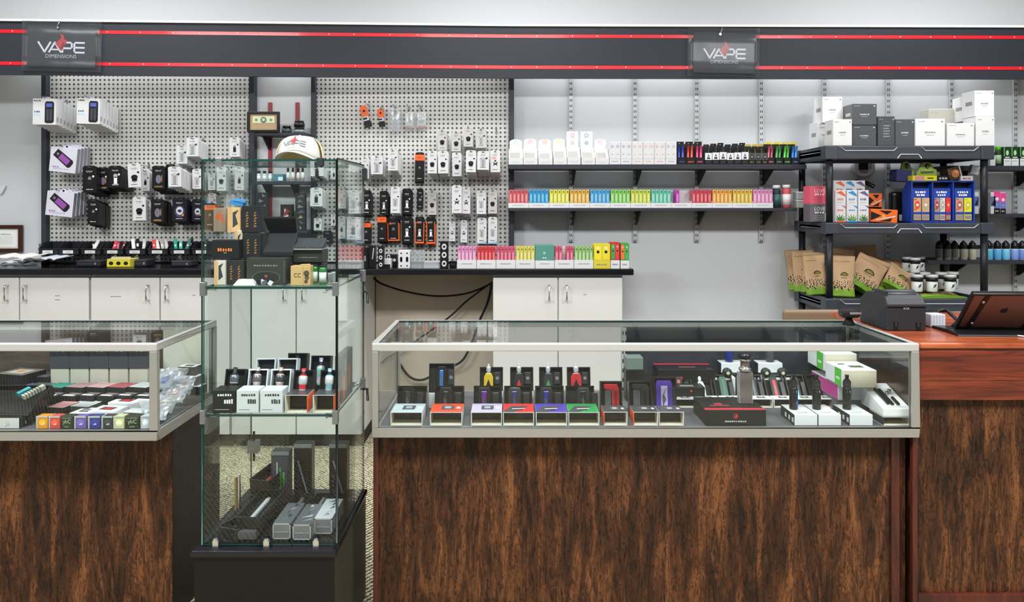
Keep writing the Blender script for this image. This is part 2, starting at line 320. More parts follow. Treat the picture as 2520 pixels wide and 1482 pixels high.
# slotted standards
SLOT = None
def slotmat():
    m, nt, b, N, L = newmat('slotted_steel'); b.inputs['Roughness'].default_value = 0.45; b.inputs['Metallic'].default_value = 0.3
    tc = N('ShaderNodeTexCoord'); sp = N('ShaderNodeSeparateXYZ'); L(tc.outputs['Object'], sp.inputs[0])
    a = N('ShaderNodeMath'); a.operation = 'DIVIDE'; a.inputs[1].default_value = 0.034; L(sp.outputs[2], a.inputs[0])
    c = N('ShaderNodeMath'); c.operation = 'FRACT'; L(a.outputs[0], c.inputs[0])
    d = N('ShaderNodeMath'); d.operation = 'LESS_THAN'; d.inputs[1].default_value = 0.42; L(c.outputs[0], d.inputs[0])
    ab = N('ShaderNodeMath'); ab.operation = 'ABSOLUTE'; L(sp.outputs[0], ab.inputs[0])
    g = N('ShaderNodeMath'); g.operation = 'GREATER_THAN'; g.inputs[1].default_value = 0.0025; L(ab.outputs[0], g.inputs[0])
    h = N('ShaderNodeMath'); h.operation = 'LESS_THAN'; h.inputs[1].default_value = 0.0075; L(ab.outputs[0], h.inputs[0])
    k = N('ShaderNodeMath'); k.operation = 'MULTIPLY'; L(g.outputs[0], k.inputs[0]); L(h.outputs[0], k.inputs[1])
    k2 = N('ShaderNodeMath'); k2.operation = 'MULTIPLY'; L(k.outputs[0], k2.inputs[0]); L(d.outputs[0], k2.inputs[1])
    mx = N('ShaderNodeMix'); mx.data_type = 'RGBA'; mx.inputs[6].default_value = hexc('#b9babb'); mx.inputs[7].default_value = hexc('#35373a'); L(k2.outputs[0], mx.inputs[0]); L(mx.outputs[2], b.inputs['Base Color']); return m
SLOT = slotmat()
stdm = None
for i, px in enumerate([1405, 1563, 1715, 1874, 2030, 2187, 2343, 2500]):
    zb = Z(596, 4.54) if px < 1900 else .6
    o = MB().box(-.0125, .0125, 0, .018, 0, 2.28 - zb, SLOT).build('slotted_standard', loc=(X(px, 4.54), 4.542, zb), bevel=.0015)
    tag(o, 'grey slotted shelf standard, %s from left along the wall right of the pegboard' % ORD[i], 'shelf standard', 'grey slotted wall standards')
# ---------------------------------------------------------------- back cabinets and worktop
ctop = P('#15161a', 0.18, 0, 0.4)
xl, xr = -3.2, X(1560, 4.10); z1 = Z(662, 4.10); z0 = Z(678, 4.10)
tag(MB().box(xl, xr, 4.10, 4.535, z0, z1, ctop).build('worktop', bevel=.006), 'long glossy black worktop along the back wall over white cabinets', 'worktop')
CABM = P('#d4d3d0', 0.42, 0, 0.1)
def cabinet(px0, px1, doors, handles, label, marks=(), sidepx=None):
    x0, x1 = X(px0, CAB), X(px1, CAB); c = thing('base_cabinet', label, 'cabinet', ((x0 + x1) / 2, CAB, 0), group='white base cabinets'); cx = (x0 + x1) / 2
    zt = z0 - .001; zb = .078
    MB().box(x0 - cx, x1 - cx, .02, WALL - CAB - .002, zb, zt, CABM).build('carcass', c)
    MB().box(x0 - cx + .01, x1 - cx - .002, .05, WALL - CAB - .002, 0, zb, P('#131416', .5)).build('toe_kick', c)
    for (a, d), h in zip(doors, handles):
        a_, d_ = X(a, CAB) - cx + .002, X(d, CAB) - cx - .002
        dr = MB().box(a_, d_, 0, .018, zb, Z(683, CAB), CABM).build('door', c, bevel=.002)
        hx = X(h, CAB) - cx; hz0, hz1 = Z(738, CAB), Z(703, CAB)
        MB().tube([(hx, -.001, hz1), (hx, -.028, hz1), (hx, -.032, hz1 - .01), (hx, -.032, hz0 + .01), (hx, -.028, hz0), (hx, -.001, hz0)], .0045, CHR, 8).build('handle', dr)
        for (mx_, mz_, mw) in marks:
            if a < mx_ < d:
                m_ = MB(); zc = Z(mz_, CAB)
                for k in range(4): m_.q(X(mx_, CAB) - cx + (k - 2) * mw / 4, X(mx_, CAB) - cx + (k - 1.3) * mw / 4, zc - .002, zc + .002, -.0005, P('#6e6e6e'))
                m_.build('name_label', dr)
    return c
cabinet(-470, -125, [(-470, -298), (-298, -125)], [-330, -265], 'white two-door base cabinet cut off at the left edge of the photo')
cabinet(-123, 220, [(-123, 47), (48, 219)], [20, 66], 'white two-door base cabinet at far left below the framed certificate', [(142, 728, .03), (142, 738, .03)])
cabinet(222, 566, [(223, 393), (394, 565)], [366, 413], 'white two-door base cabinet left of the glass tower, second from left', [(286, 730, .06), (477, 727, .02)])
cabinet(569, 890, [(569, 728), (729, 889)], [701, 747], 'white two-door base cabinet seen through the glass tower beside the knee space', [(800, 720, .02)])
cabinet(1213, 1533, [(1213, 1373), (1374, 1532)], [1351, 1394], 'white two-door base cabinet right of the knee space with hanging cables', [(1440, 725, .02)])
tag(MB().box(X(925, 4.53) - .0, X(1213, 4.53) + .06, 4.53, 4.555, .1, z0 - .002, P('#b8ad9f', .6)).build('back_panel'), 'beige panel closing the knee space under the black worktop', 'panel')
# cables in the knee space
def cable(pts, r, label, m=BLK):
    P3 = []
    V = [Vector((X(a, y), y, Z(c, y))) for a, c, y in pts]
    for i in range(len(V) - 1):
        p0, p1, p2, p3 = V[max(i - 1, 0)], V[i], V[i + 1], V[min(i + 2, len(V) - 1)]
        for k in range(6):
            t = k / 6; P3.append(.5 * ((2 * p1) + (p2 - p0) * t + (2 * p0 - 5 * p1 + 4 * p2 - p3) * t * t + (3 * p1 - p0 - 3 * p2 + p3) * t ** 3))
    P3.append(V[-1]); o0 = P3[0]
    tag(MB().tube([tuple(p - o0) for p in P3], r, m).build('cable', loc=o0), label, 'cable', 'black cables in the knee space')
cable([(920, 684, 4.48), (940, 699, 4.46), (1000, 718, 4.46), (1075, 729, 4.46), (1150, 722, 4.46), (1212, 697, 4.46)], .006, 'black cable sagging in one wide curve just under the worktop')
cable([(1212, 694, 4.44), (1150, 740, 4.46), (1100, 785, 4.47), (1000, 855, 4.48), (955, 880, 4.49), (938, 895, 4.49)], .006, 'black cable running straight down to the left through the knee space')
cable([(1210, 700, 4.42), (1200, 745, 4.44), (1180, 790, 4.45), (1160, 845, 4.46), (1135, 890, 4.46), (1085, 912, 4.46), (1040, 935, 4.47), (1005, 925, 4.48), (975, 880, 4.49)], .0075, 'thick dark cable hanging in a deep loop behind the long showcase')
# ---------------------------------------------------------------- wall shelves
SH = P('#30333a', 0.5)
def bracket(b, x, yf, yb, zt, h):
    b.prismx([(yf, zt), (yb, zt), (yb, zt - h), (yb - .015, zt - h)], x - .004, x + .004, P('#1e1f23', .5))
def shelf(px0, px1, py, Y, th, label, br, depth=None, m=SH):
    zt = Z(py, Y); x0, x1 = X(px0, Y), X(px1, Y); yb = 4.540
    s_ = thing('wall_shelf', label, 'shelf', ((x0 + x1) / 2, yb, zt - th), group='black wall shelves'); cx = (x0 + x1) / 2
    MB().box(x0 - cx, x1 - cx, Y - yb, 0, 0, th, m).build('shelf_board', s_, bevel=.002)
    for px in br:
        q_ = MB(); x = X(px, 4.54) - cx; bracket(q_, x, Y - yb + .06, -.001, -.0005, .085); q_.build('bracket', s_)
    return s_, zt
SY = 4.30
shelf(1250, 1985, 405, SY, .026, 'upper black wall shelf carrying white and black vape displays', [1410, 1566, 1718, 1878])
shelf(1250, 1962, 512, SY, .018, 'lower black wall shelf carrying a row of rainbow-coloured boxes', [1410, 1566, 1718, 1878])
shelf(2330, 2640, 408, SY, .026, 'black wall shelf at far right with green bottles', [2346, 2503])
shelf(2330, 2640, 527, SY, .02, 'black wall shelf at far right with pink and blue bottles', [2346, 2503])
shelf(2284, 2640, 641, SY, .022, 'lowest black wall shelf behind the tablet, with capped bottles', [2338, 2503])
# ---------------------------------------------------------------- counters (laminate bases)
def base(x0, x1, y0, y1, z1, label, trims, name='counter_base', ft=LAM, side=LAM):
    c = thing(name, label, 'counter', ((x0 + x1) / 2, y0, 0)); cx = (x0 + x1) / 2
    MB().box(x0 - cx, x1 - cx, 0, y1 - y0, 0, z1, ft, {'right': side, 'left': side}).build('body', c, bevel=.002)
    for (n_, a, d, e, f_, g, h, m) in trims: MB().box(a - cx, d - cx, e, f_, g, h, m).build(n_, c, bevel=.003)
    return c
ZR = Z(1078, 2.30); ZL = Z(1086, 2.30)
base(X(921, 2.35), 1.230, 2.35, 2.76, ZR - .001, 'walnut laminate counter base under the long glass showcase', [('corner_trim', X(919, 2.35), X(932, 2.35), -.006, .02, 0, ZR - .002, TRIM), ('corner_trim', X(2214, 2.35) - .03, X(2236, 2.35) - .03, -.008, -.0005, 0, ZR - .002, TRIM)])
SIDE = P('#0f0e0e', .5)
base(-2.6, -1.088, 2.41, 2.80, ZL - .001, 'walnut laminate counter base with black side under the left showcase', [], side=SIDE)
zt = Z(845, 2.31)
dk = thing('sales_desk', 'desk with red-brown pine top and walnut laminate front at the right edge', 'desk', (1.97, 2.335, 0))
MB().box(1.252 - 1.97, .8, .0, .62, 0, .742, LAM).build('body', dk, bevel=.002)
MB().box(X(2240, 2.33) - 1.97, X(2253, 2.33) - 1.97, -.02, -.0005, 0, .742, TRIM).build('vertical_trim', dk, bevel=.003)
MB().box(X(2254, 2.33) - 1.97, .8, -.018, -.0005, 0, Z(1458, 2.33), TRIM).build('bottom_trim', dk, bevel=.003)
MB().box(1.254 - 1.97, .8, -.025, .63, zt - .018, zt, REDT).build('top_board', dk, bevel=.005)
MB().box(1.254 - 1.97, .8, -.02, .02, .743, .801, RED).box(1.254 - 1.97, .8, -.0185, .02, .8015, zt - .0185, RED).build('front_apron', dk, bevel=.002)
# ---------------------------------------------------------------- framed glass showcases
def pane(b, x0, x1, y0, y1, z0, z1, g, e=EDGE):
    d = (x1 - x0, y1 - y0, z1 - z0); k = d.index(min(d))
    nm = [('left', 'right'), ('front', 'back'), ('bottom', 'top')]
    mf = {n_: e for i in range(3) if i != k for n_ in nm[i]}
    b.box(x0, x1, y0, y1, z0, z1, g, mf)
def showcase(x0, x1, y0, y1, z0, z1, label, side_panels=('left', 'right')):
    cx = (x0 + x1) / 2; s_ = thing('glass_showcase', label, 'showcase', (cx, y0, z0)); a, d = x0 - cx, x1 - cx; D = y1 - y0; h = z1 - z0
    pw = .024; rt = .024; rb = .030
    b_ = MB()
    for (xa, xb) in ((a, a + pw * .8), (d - pw, d)):
        b_.box(xa, xb, 0, .02, rb, h - rt, ALU); b_.box(xa, xb, D - .02, D, rb, h - rt, ALU)
    b_.box(a, d, 0, .02, 0, rb, ALU); b_.box(a, d, D - .02, D, 0, rb, ALU); b_.box(a, a + .02, .02, D - .02, 0, rb, ALU); b_.box(d - .02, d, .02, D - .02, 0, rb, ALU)
    b_.build('lower_frame', s_, bevel=.002)
    b_ = MB(); t0 = h - rt
    b_.box(a, d, 0, .016, t0, h, ALU_LIT); b_.box(a, d, D - .016, D, t0, h, ALU_LIT); b_.box(a, a + .016, .016, D - .016, t0, h, ALU_LIT); b_.box(d - .016, d, .016, D - .016, t0, h, ALU_LIT)
    b_.build('upper_frame', s_, bevel=.003)
    b_ = MB(); pane(b_, a + .017, d - .017, .017, D - .017, h - .007, h - .002, GLASS); b_.build('top_glass', s_)
    b_ = MB(); pane(b_, a + .02, d - .024, .008, .012, rb, t0, GLASS); b_.build('front_glass', s_)
    for n_ in side_panels:
        b_ = MB()
        if n_ == 'left': pane(b_, a + .008, a + .012, .02, D - .02, rb, t0, GLASS)
        else: pane(b_, d - .012, d - .008, .02, D - .02, rb, t0, GLASS)
        b_.build('side_glass', s_)
    MB().box(a + .02, d - .02, .02, D - .02, rb - .012, rb - .002, P('#55575b', .5)).build('deck', s_)
    return s_, cx
RX0, RX1 = X(915, 2.3), X(2263, 2.3); RY0, RY1 = 2.30, 2.77; RZ1 = Z(846, 2.3)
rs, rcx = showcase(RX0, RX1, RY0, RY1, ZR, RZ1, 'long aluminium and glass showcase full of boxed vape devices in the middle')
RD = ZR + .029      # deck height
DARK = P('#2a2c30', .3, 0, .2)
hR = RZ1 - ZR
MB().box(X(1532, 2.76) - rcx, X(2105, 2.76) - rcx, .452, .458, .03, hR - .025, P('#33363a', .25, 0, .3)).build('sliding_door', rs)
for px, wd in ((1527, .018), (2096, .016)): MB().box(X(px, 2.76) - rcx, X(px, 2.76) - rcx + wd, .436, .45, .03, hR - .025, SLOT if px == 1527 else ALU).build('back_post', rs)
LX0, LX1 = -2.55, X(386, 2.3)
ls, lcx = showcase(LX0, LX1, RY0, RY1, ZL, RZ1, 'aluminium and glass showcase crowded with boxes and plastic bags at left')
LD = ZL + .029
MB().box(LX0 + .02 - lcx, X(404, 2.76) - lcx, .452, .458, .03, hR - .025, woodmat('back_door_laminate', '#3a3028', '#4c4036', '#5e5044', 4, 20, .8)).build('sliding_door', ls)
MB().box(X(404, 2.76) - lcx, LX1 - .03 - lcx, .452, .456, .03, hR - .025, P('#cfcfc0', .5)).build('sliding_door', ls)
# ---------------------------------------------------------------- glass tower on a black plinth
TX0, TX1 = X(497, 2.16), X(829, 2.16); TY0, TY1 = 2.16, 2.56; TZ0, TZ1 = Z(1341, 2.16), Z(392, 2.16); TM = (TX0 + TX1) / 2
pl = thing('display_plinth', 'black painted plinth carrying the glass display tower', 'plinth', (TM, 2.13, 0))
px0, px1 = X(468, 2.13) - TM, X(826, 2.13) - TM; pz = Z(1358, 2.13)
PLM = P('#08080a', .45)
MB().box(px0 + .008, px1 - .004, .008, .46, 0, pz - .018, PLM, {'right': P('#3a382f', .45)}).build('body', pl, bevel=.002)  # right side: a beige reflection painted into the black
MB().box(px0, px1, 0, .470, pz - .018, pz, P('#1b1b1e', .25)).build('top_board', pl, bevel=.004)
MB().tube([(px1 - .002, .02, pz + .004), (px1 - .002, .43, pz + .006)], .009, BLK).build('rubber_edge', pl)
tw = thing('glass_tower', 'tall frameless glass display tower with two shelves on a black plinth', 'display tower', (TM, TY0, pz))
def tz(v): return v - pz
ZS1, ZS2 = Z(706, 2.16), Z(1021, 2.16); tx0, tx1 = TX0 - TM, TX1 - TM; g = .005
for n_, xx in (('front_glass', (tx0, tx1, 0, g)), ('back_glass', (tx0 + g, tx1 - g, .40 - g, .40)), ('side_glass', (tx0, tx0 + g, g, .40)), ('side_glass', (tx1 - g, tx1, g, .40))):
    b_ = MB(); pane(b_, xx[0], xx[1], xx[2], xx[3], tz(TZ0), tz(TZ1) - .006, TGLASS); b_.build(n_, tw)
b_ = MB(); pane(b_, tx0 - .002, tx1 + .002, -.002, .402, tz(TZ1) - .0055, tz(TZ1), TGLASS); b_.build('top_glass', tw)
for zz in (ZS1, ZS2):
    b_ = MB(); pane(b_, tx0 + g + .001, tx1 - g - .001, g + .001, .394, tz(zz) - .007, tz(zz), TGLASS); b_.build('shelf', tw)
for xx in (tx0, tx1):
    b_ = MB().tube([(xx, -.0, tz(TZ0)), (xx, 0, tz(TZ1))], .0022 if xx < 0 else .0038, EDGE if xx < 0 else P('#07100f', .3)); b_.build('glass_seam', tw)
for zz in (ZS1 - .004, ZS2 - .004):
    for xx in (tx0 + .004, tx1 - .004):
        for yy in (.0, .398):
            b_ = MB(); b_.box(xx - .008, xx + .008, yy - .009, yy + .011, tz(zz) - .022, tz(zz) + .018, STEEL); b_.tube([(xx, yy + .01, tz(zz)), (xx + (.03 if xx < 0 else -.03), yy + (.02 if yy < .1 else -.02), tz(zz) - .004)], .006, CHR, 8); b_.build('shelf_clamp', tw, bevel=.002)
for px in (531, 656, 778):
    x = X(px, 2.155) - TM; b_ = MB(); b_.prism([(x - .009, tz(TZ0) - .012), (x + .009, tz(TZ0) - .012), (x + .009, tz(TZ0) + .014), (x + .004, tz(TZ0) + .021), (x - .004, tz(TZ0) + .021), (x - .009, tz(TZ0) + .014)], -.011, -.001, CHR); b_.build('base_clamp', tw, bevel=.002)
for px, m in ((538, CHR), (787, BLKM)):
    x = X(px, 2.155) - TM; zz = tz(TZ1); b_ = MB(); b_.prism([(x - .009, zz + .004), (x + .009, zz + .004), (x + .009, zz - .018), (x, zz - .024), (x - .009, zz - .018)], -.008, .012, m); b_.build('top_clamp', tw, bevel=.002)
x = tx1 - .01; MB().tube([(tx1, .006, tz(TZ1) + .002), (tx1, .39, tz(TZ1) + .002)], .003, BLK).build('edge_seal', tw)
b_ = MB().box(tx1 - .002, tx1 + .012, .37, .395, tz(TZ1) - .05, tz(TZ1) - .01, BLKM); b_.build('hinge', tw)
zz = Z(1098, 2.56); b_ = MB().box(tx0 - .005, tx0 + .03, .385, .412, tz(zz) - .02, tz(zz) + .02, STEEL); b_.tube([(tx0 + .012, .4, tz(zz) - .05), (tx0 + .012, .4, tz(zz) + .05)], .004, BLK); b_.build('door_lock', tw)
for zz in (.72, 1.05):
    b_ = MB().tube([(tx1 - .002, .385, tz(zz)), (tx1 + .012, .39, tz(zz)), (tx1 + .014, .39, tz(zz) - .04)], .005, BLK); b_.build('hinge', tw)
# ---------------------------------------------------------------- resin shelving unit
ru = thing('resin_shelving_unit', 'black resin shelving unit with tray shelves standing against the wall at right', 'shelving unit', (2.14, 4.05, 0))
UX0, UX1, UY0, UY1 = X(2034, 4.05) - 2.14, X(2442, 4.05) - 2.14, 0, .44
RES = P('#363a42', .42, 0, .1, .15); GROOVE = P('#b9bfc6', .35)
def tray(zt, hh, nm):
    b_ = MB(); z0 = zt - hh
    b_.box(UX0, UX1, UY0 + .012, UY1, z0 + .018, zt - .012, RES)
    b_.box(UX0, UX1, UY0, UY0 + .03, z0, zt, RES); b_.box(UX0, UX1, UY1 - .03, UY1, z0, zt, RES); b_.box(UX0, UX0 + .03, UY0 + .03, UY1 - .03, z0, zt, RES); b_.box(UX1 - .03, UX1, UY0 + .03, UY1 - .03, z0, zt, RES)
    for xx in (UX0, UX1):
        for yy in (UY0, UY1): b_.box(xx - .008 if xx < 0 else xx - .062, xx + .062 if xx < 0 else xx + .008, yy - .008 if yy < .2 else yy - .062, yy + .062 if yy < .2 else yy + .008, z0 - .002, zt + .002, RES)
    o = b_.build(nm, ru, bevel=.005)
    W_ = UX1 - UX0; xm = (UX0 + UX1) / 2
    # raised light ribs in the front rim
    pr = [[(UX0 + .075, zt - .006), (UX0 + .10, zt - .026), (xm - .085, zt - .026), (xm - .065, zt - .008)], [(xm + .065, zt - .008), (xm + .085, zt - .026), (UX1 - .10, zt - .026), (UX1 - .075, zt - .006)], [(xm - .065, z0 + .004), (xm - .048, z0 + .026), (xm + .048, z0 + .026), (xm + .065, z0 + .004)]]
    rb = MB()
    for l in pr: rb.tube([(p, -.002, q_) for p, q_ in l], .0028, GROOVE, 6)
    rb.tube([(UX0 - .0005, .08, zt - .03), (UX0 - .0005, .36, zt - .03)], .002, GROOVE, 6)
    rb.build('rim_rib', o)
UZ1, UZ2, UZ3 = Z(359, 4.05), Z(549, 4.05), Z(736, 4.05)
tray(UZ1, .072, 'tray_shelf'); tray(UZ2, .058, 'tray_shelf'); tray(UZ3, .066, 'tray_shelf'); tray(.42, .066, 'tray_shelf')
zz = [(.0, .354), (.42, UZ3 - .066), (UZ3, UZ2 - .058), (UZ2, UZ1 - .072)]
for xx in (UX0 + .027, UX1 - .027):
    for yy in (.028, UY1 - .028):
        for a, d in zz: MB().lathe([(.0185, a), (.0185, d)], xx, yy, P('#1e2024', .4), 14).build('post', ru)
# ---------------------------------------------------------------- packages hanging on the pegboards
E = -.0005
def marks(b, cx, cz, wd, h, m, n=5, y=E):
    """a line of small illegible print as short strokes"""
    u = wd / n
    for k in range(n): b.q(cx - wd / 2 + k * u, cx - wd / 2 + k * u + u * rnd.uniform(.55, .85), cz - h / 2, cz + h / 2 * rnd.uniform(.6, 1), y, m)
INK = P('#1b1b1d', .4); GRY = P('#77797c', .5); LGR = P('#b4b6b8', .5); PAP = P('#d0d1d2', .45, 0, .1); GRP = P('#bab8b5', .45, 0, .1)
BK = P('#141416', .35, 0, .25); ORA = P('#f0641a', .4); GOLD = P('#b08a4a', .35, .4); SILV = P('#c9cdd1', .3, .5); WH = P('#f4f4f4', .4)
def art(b, kind, w, h):
    c = h * .42
    if kind == 'dome': b.disc(0, c, w * .26, E, INK, 14, w * .2); b.q(-w * .2, w * .2, c - w * .3, c - w * .12, E, INK); b.q(-w * .12, w * .12, c - w * .38, c - w * .3, E, GRY)
    if kind == 'tube': 
        for s in (-1, 1): b.q(s * w * .2 - w * .05, s * w * .2 + w * .05, c - w * .4, c + w * .3, E, LGR)
        b.disc(0, c + w * .3, w * .24, E, LGR, 12, w * .1); b.q(-w * .12, w * .12, c - w * .45, c + w * .2, E, P('#8e9195'))
    if kind == 'pod': b.q(-w * .14, w * .14, c - w * .35, c + w * .12, E, INK); b.poly([(-w * .14, c + w * .12), (w * .14, c + w * .12), (w * .07, c + w * .34), (-w * .07, c + w * .34)], E, GRY)
    if kind == 'star': b.poly([(-w * .3, c + w * .12), (0, c - w * .02), (w * .3, c + w * .15), (w * .16, c - w * .1), (w * .24, c - w * .3), (0, c - w * .16), (-w * .24, c - w * .32), (-w * .14, c - w * .08)], E, P('#23252c')); b.disc(0, c + w * .22, w * .1, E, P('#23252c'))
    if kind == 'glass': b.q(-w * .12, w * .12, c - w * .4, c + w * .12, E, WH); b.disc(0, c + w * .2, w * .16, E, SILV, 12); b.q(-w * .22, w * .22, c - w * .5, c - w * .4, E, SILV)
    if kind == 'gold': b.disc(0, c, w * .22, E, P('#6f6a7a'), 12, w * .34); b.q(w * .22, w * .28, c - w * .2, c + w * .3, E, GOLD); b.q(-w * .3, w * .3, c - w * .62, c - w * .52, E, GOLD)
    if kind == 'helmet': b.disc(0, c, w * .34, E, P('#473a5e'), 14, w * .4); b.disc(0, c + w * .05, w * .24, E - .0003, P('#cfd0dc'), 12, w * .28); b.disc(0, c + w * .04, w * .15, E - .0006, P('#2c2a44'), 12, w * .11); b.disc(w * .22, c - w * .24, w * .08, E - .0006, P('#d98a4a'))
    if kind == 'ring': b.disc(0, c + w * .1, w * .28, E, P('#3c4048'), 14); b.disc(0, c + w * .1, w * .16, E - .0003, P('#8fa3a8'), 12); b.q(-w * .16, w * .16, c - w * .6, c - w * .25, E, INK)
def pack(w, h, d, style, kind):
    b = MB(); hb = h * .87; bk = style in ('black', 'orange', 'gold', 'space', 'clam')
    bodym = {'white': PAP, 'grey': GRP, 'black': BK, 'orange': BK, 'gold': BK, 'space': P('#1b1820', .3, 0, .3), 'clam': BK, 'blue': PAP, 'red': PAP}[style]
    b.box(-w / 2, w / 2, 0, d, 0, hb, bodym)
    b.prism([(-w * .5, hb), (w * .5, hb), (w * .5, h * .95), (w * .36, h), (-w * .36, h), (-w * .5, h * .95)], 0, .0012, bodym)
    b.poly([(-w * .14, h * .925), (w * .14, h * .925), (w * .14, h * .945), (.01 * w, h * .965), (-w * .14, h * .945)], E, P('#55575a') if not bk else P('#3f4146'))
    t = P('#d8d8da') if bk else P('#5a5b5e')
    marks(b, 0, h * .80, w * .5, h * .02, t, 4); marks(b, 0, h * .76, w * .4, h * .012, t, 3)
    marks(b, 0, h * .12, w * .5, h * .03, t if bk else INK, 4)
    art(b, kind, w, h)
    if style in ('white', 'grey'): b.disc(w * .3, h * .62, w * .085, E, INK)
    if style == 'black': b.disc(w * .26, h * .6, w * .08, E, P('#e4e4e6'))
    if style == 'orange': b.box(-w / 2 - .0006, w / 2 + .0006, -.0006, d, h * .72, h * .92, ORA); marks(b, 0, h * .82, w * .5, h * .03, P('#7a2c08'), 4, -.0012)
    if style == 'blue': b.poly([(-w / 2, 0), (w / 2, 0), (w / 2, h * .10), (-w / 2, h * .02)], E - .0003, P('#9db4c8')); b.disc(w * .3, h * .62, w * .07, E, INK)
    if style == 'clam':
        for a, c_ in ((-w / 2, -w * .42), (w * .42, w / 2)): b.q(a, c_, 0, h * .8, E, ORA)
        b.q(-w / 2, w / 2, 0, h * .06, E - .0002, ORA); b.disc(-w * .25, h * .78, w * .1, E - .0003, ORA)
    if style == 'red': b.q(-w * .3, w * .1, h * .6, h * .7, E, P('#d99a98'))
    return b
_pk = {}
STY = {'white': 'white', 'grey': 'light grey', 'black': 'black', 'orange': 'black and orange', 'gold': 'black and gold', 'space': 'black picture', 'clam': 'black orange-edged', 'blue': 'white pale-blue-bottomed', 'red': 'white'}
PIC = {'dome': 'dome-picture', 'tube': 'tank-picture', 'pod': 'pod-picture', 'star': 'star-picture', 'glass': 'silver-tank', 'gold': 'coil-picture', 'helmet': 'helmet-picture', 'ring': 'ring-picture'}
def hook(x, Yf, z, label, y0=4.5):
    o = MB().tube([(0, 0, 0), (0, Yf - .02 - y0, 0), (0, Yf - .03 - y0, .008)], .0022, STEEL, 6); o.box(-.006, .006, -.003, -.0005, -.012, .014, STEEL)
    tag(o.build('peg_hook', loc=(x, y0 - .002, z)), label, 'hook', 'steel peg hooks')
def hang(rect, n, th, style, kind, pos, Yf=None, roll=0, pad=0.0, skip=False):
    x0, y0, x1, y1 = rect; Yf = Yf or 4.485 - n * th; w_ = (x1 - x0) * Yf / F; h_ = (y1 - y0) * Yf / F
    desc = '%s %s pack' % (STY[style], PIC[kind])
    o = pack(w_, h_, th * .9, style, kind).build('accessory_pack', bevel=.0006, seg=1)
    x = X((x0 + x1) / 2, Yf); z = Z(y1, Yf)
    for k in range(n):
        q_ = o if k == 0 else dup(o); q_.location = (x + rnd.uniform(-.002, .002) * (k > 0), Yf + k * th, z - .006 * k + rnd.uniform(-.003, .002) * (k > 0))
        q_.rotation_euler = (0, math.radians(roll + rnd.uniform(-1.2, 1.2)), 0)
        tag(q_, desc + ', %s from front, ' % ORD[k] + pos, 'package', 'hanging packs, ' + pos)
    if not skip: hook(x, Yf, z + h_ * .945, 'steel hook of the ' + pos)
def row(items, rowname):
    for i, it in enumerate(items):
        r, n, th, st, kd = it[:5]; kw = it[5] if len(it) > 5 else {}
        hang(r, n, th, st, kd, '%s stack, %s' % (ORD[i], rowname), **kw)
# left pegboard
def chargers(rect, n, pos):
    x0, y0, x1, y1 = rect; th = .034; Yf = 4.485 - n * th; w_ = (x1 - x0) * Yf / F; h_ = (y1 - y0) * Yf / F
    b = MB().box(-w_ / 2, w_ / 2, 0, th * .93, 0, h_, PAP)
    b.prism([(w_ * .02, h_ * .1), (w_ * .08, h_ * .06), (w_ * .34, h_ * .06), (w_ * .42, h_ * .12), (w_ * .42, h_ * .84), (w_ * .36, h_ * .9), (w_ * .08, h_ * .9), (w_ * .02, h_ * .82)], -.001, 0, P('#1e2026'))
    b.q(w_ * .08, w_ * .34, h_ * .68, h_ * .82, -.0014, P('#4b5bb0')); b.q(w_ * .1, w_ * .2, h_ * .16, h_ * .6, -.0014, P('#3a3d45')); b.q(w_ * .24, w_ * .34, h_ * .16, h_ * .6, -.0014, P('#3a3d45'))
    marks(b, -w_ * .3, h_ * .92, w_ * .3, h_ * .05, INK, 4); marks(b, -w_ * .3, h_ * .5, w_ * .26, h_ * .06, P('#39507e'), 3); marks(b, -w_ * .28, h_ * .38, w_ * .34, h_ * .08, P('#a9cbe0'), 3)
    b.prism([(-w_ * .2, h_), (w_ * .2, h_), (w_ * .15, h_ * 1.08), (-w_ * .15, h_ * 1.08)], th * .4, th * .44, P('#bdbfc4'))
    for k in range(3): b.add([(w_ / 2 + .0004, th * .25, h_ * (.12 + .0 * k)), (w_ / 2 + .0004, th * .7, h_ * .12), (w_ / 2 + .0004, th * .7, h_ * .3), (w_ / 2 + .0004, th * .25, h_ * .3)], [(0, 1, 2, 3)], P('#9b9c9c'))
    o = b.build('charger_box', bevel=.001, seg=1); x = X((x0 + x1) / 2, Yf); z = Z(y1, Yf)
    for k in range(n):
        q_ = o if k == 0 else dup(o); q_.location = (x, Yf + k * th, z - .006 * k + rnd.uniform(-.002, .001)); q_.rotation_euler = (0, math.radians(1 + rnd.uniform(-.8, .8)), 0)
        tag(q_, 'white battery charger box, %s from front on the ' % ORD[k] + pos, 'box', 'charger boxes on the ' + pos)
    hook(x, Yf, z + h_ * 1.04, 'steel hook of the ' + pos)
chargers((80, 242, 137, 306), 6, 'leftmost hook at top left')
chargers((188, 242, 245, 305), 6, 'second hook at top left')
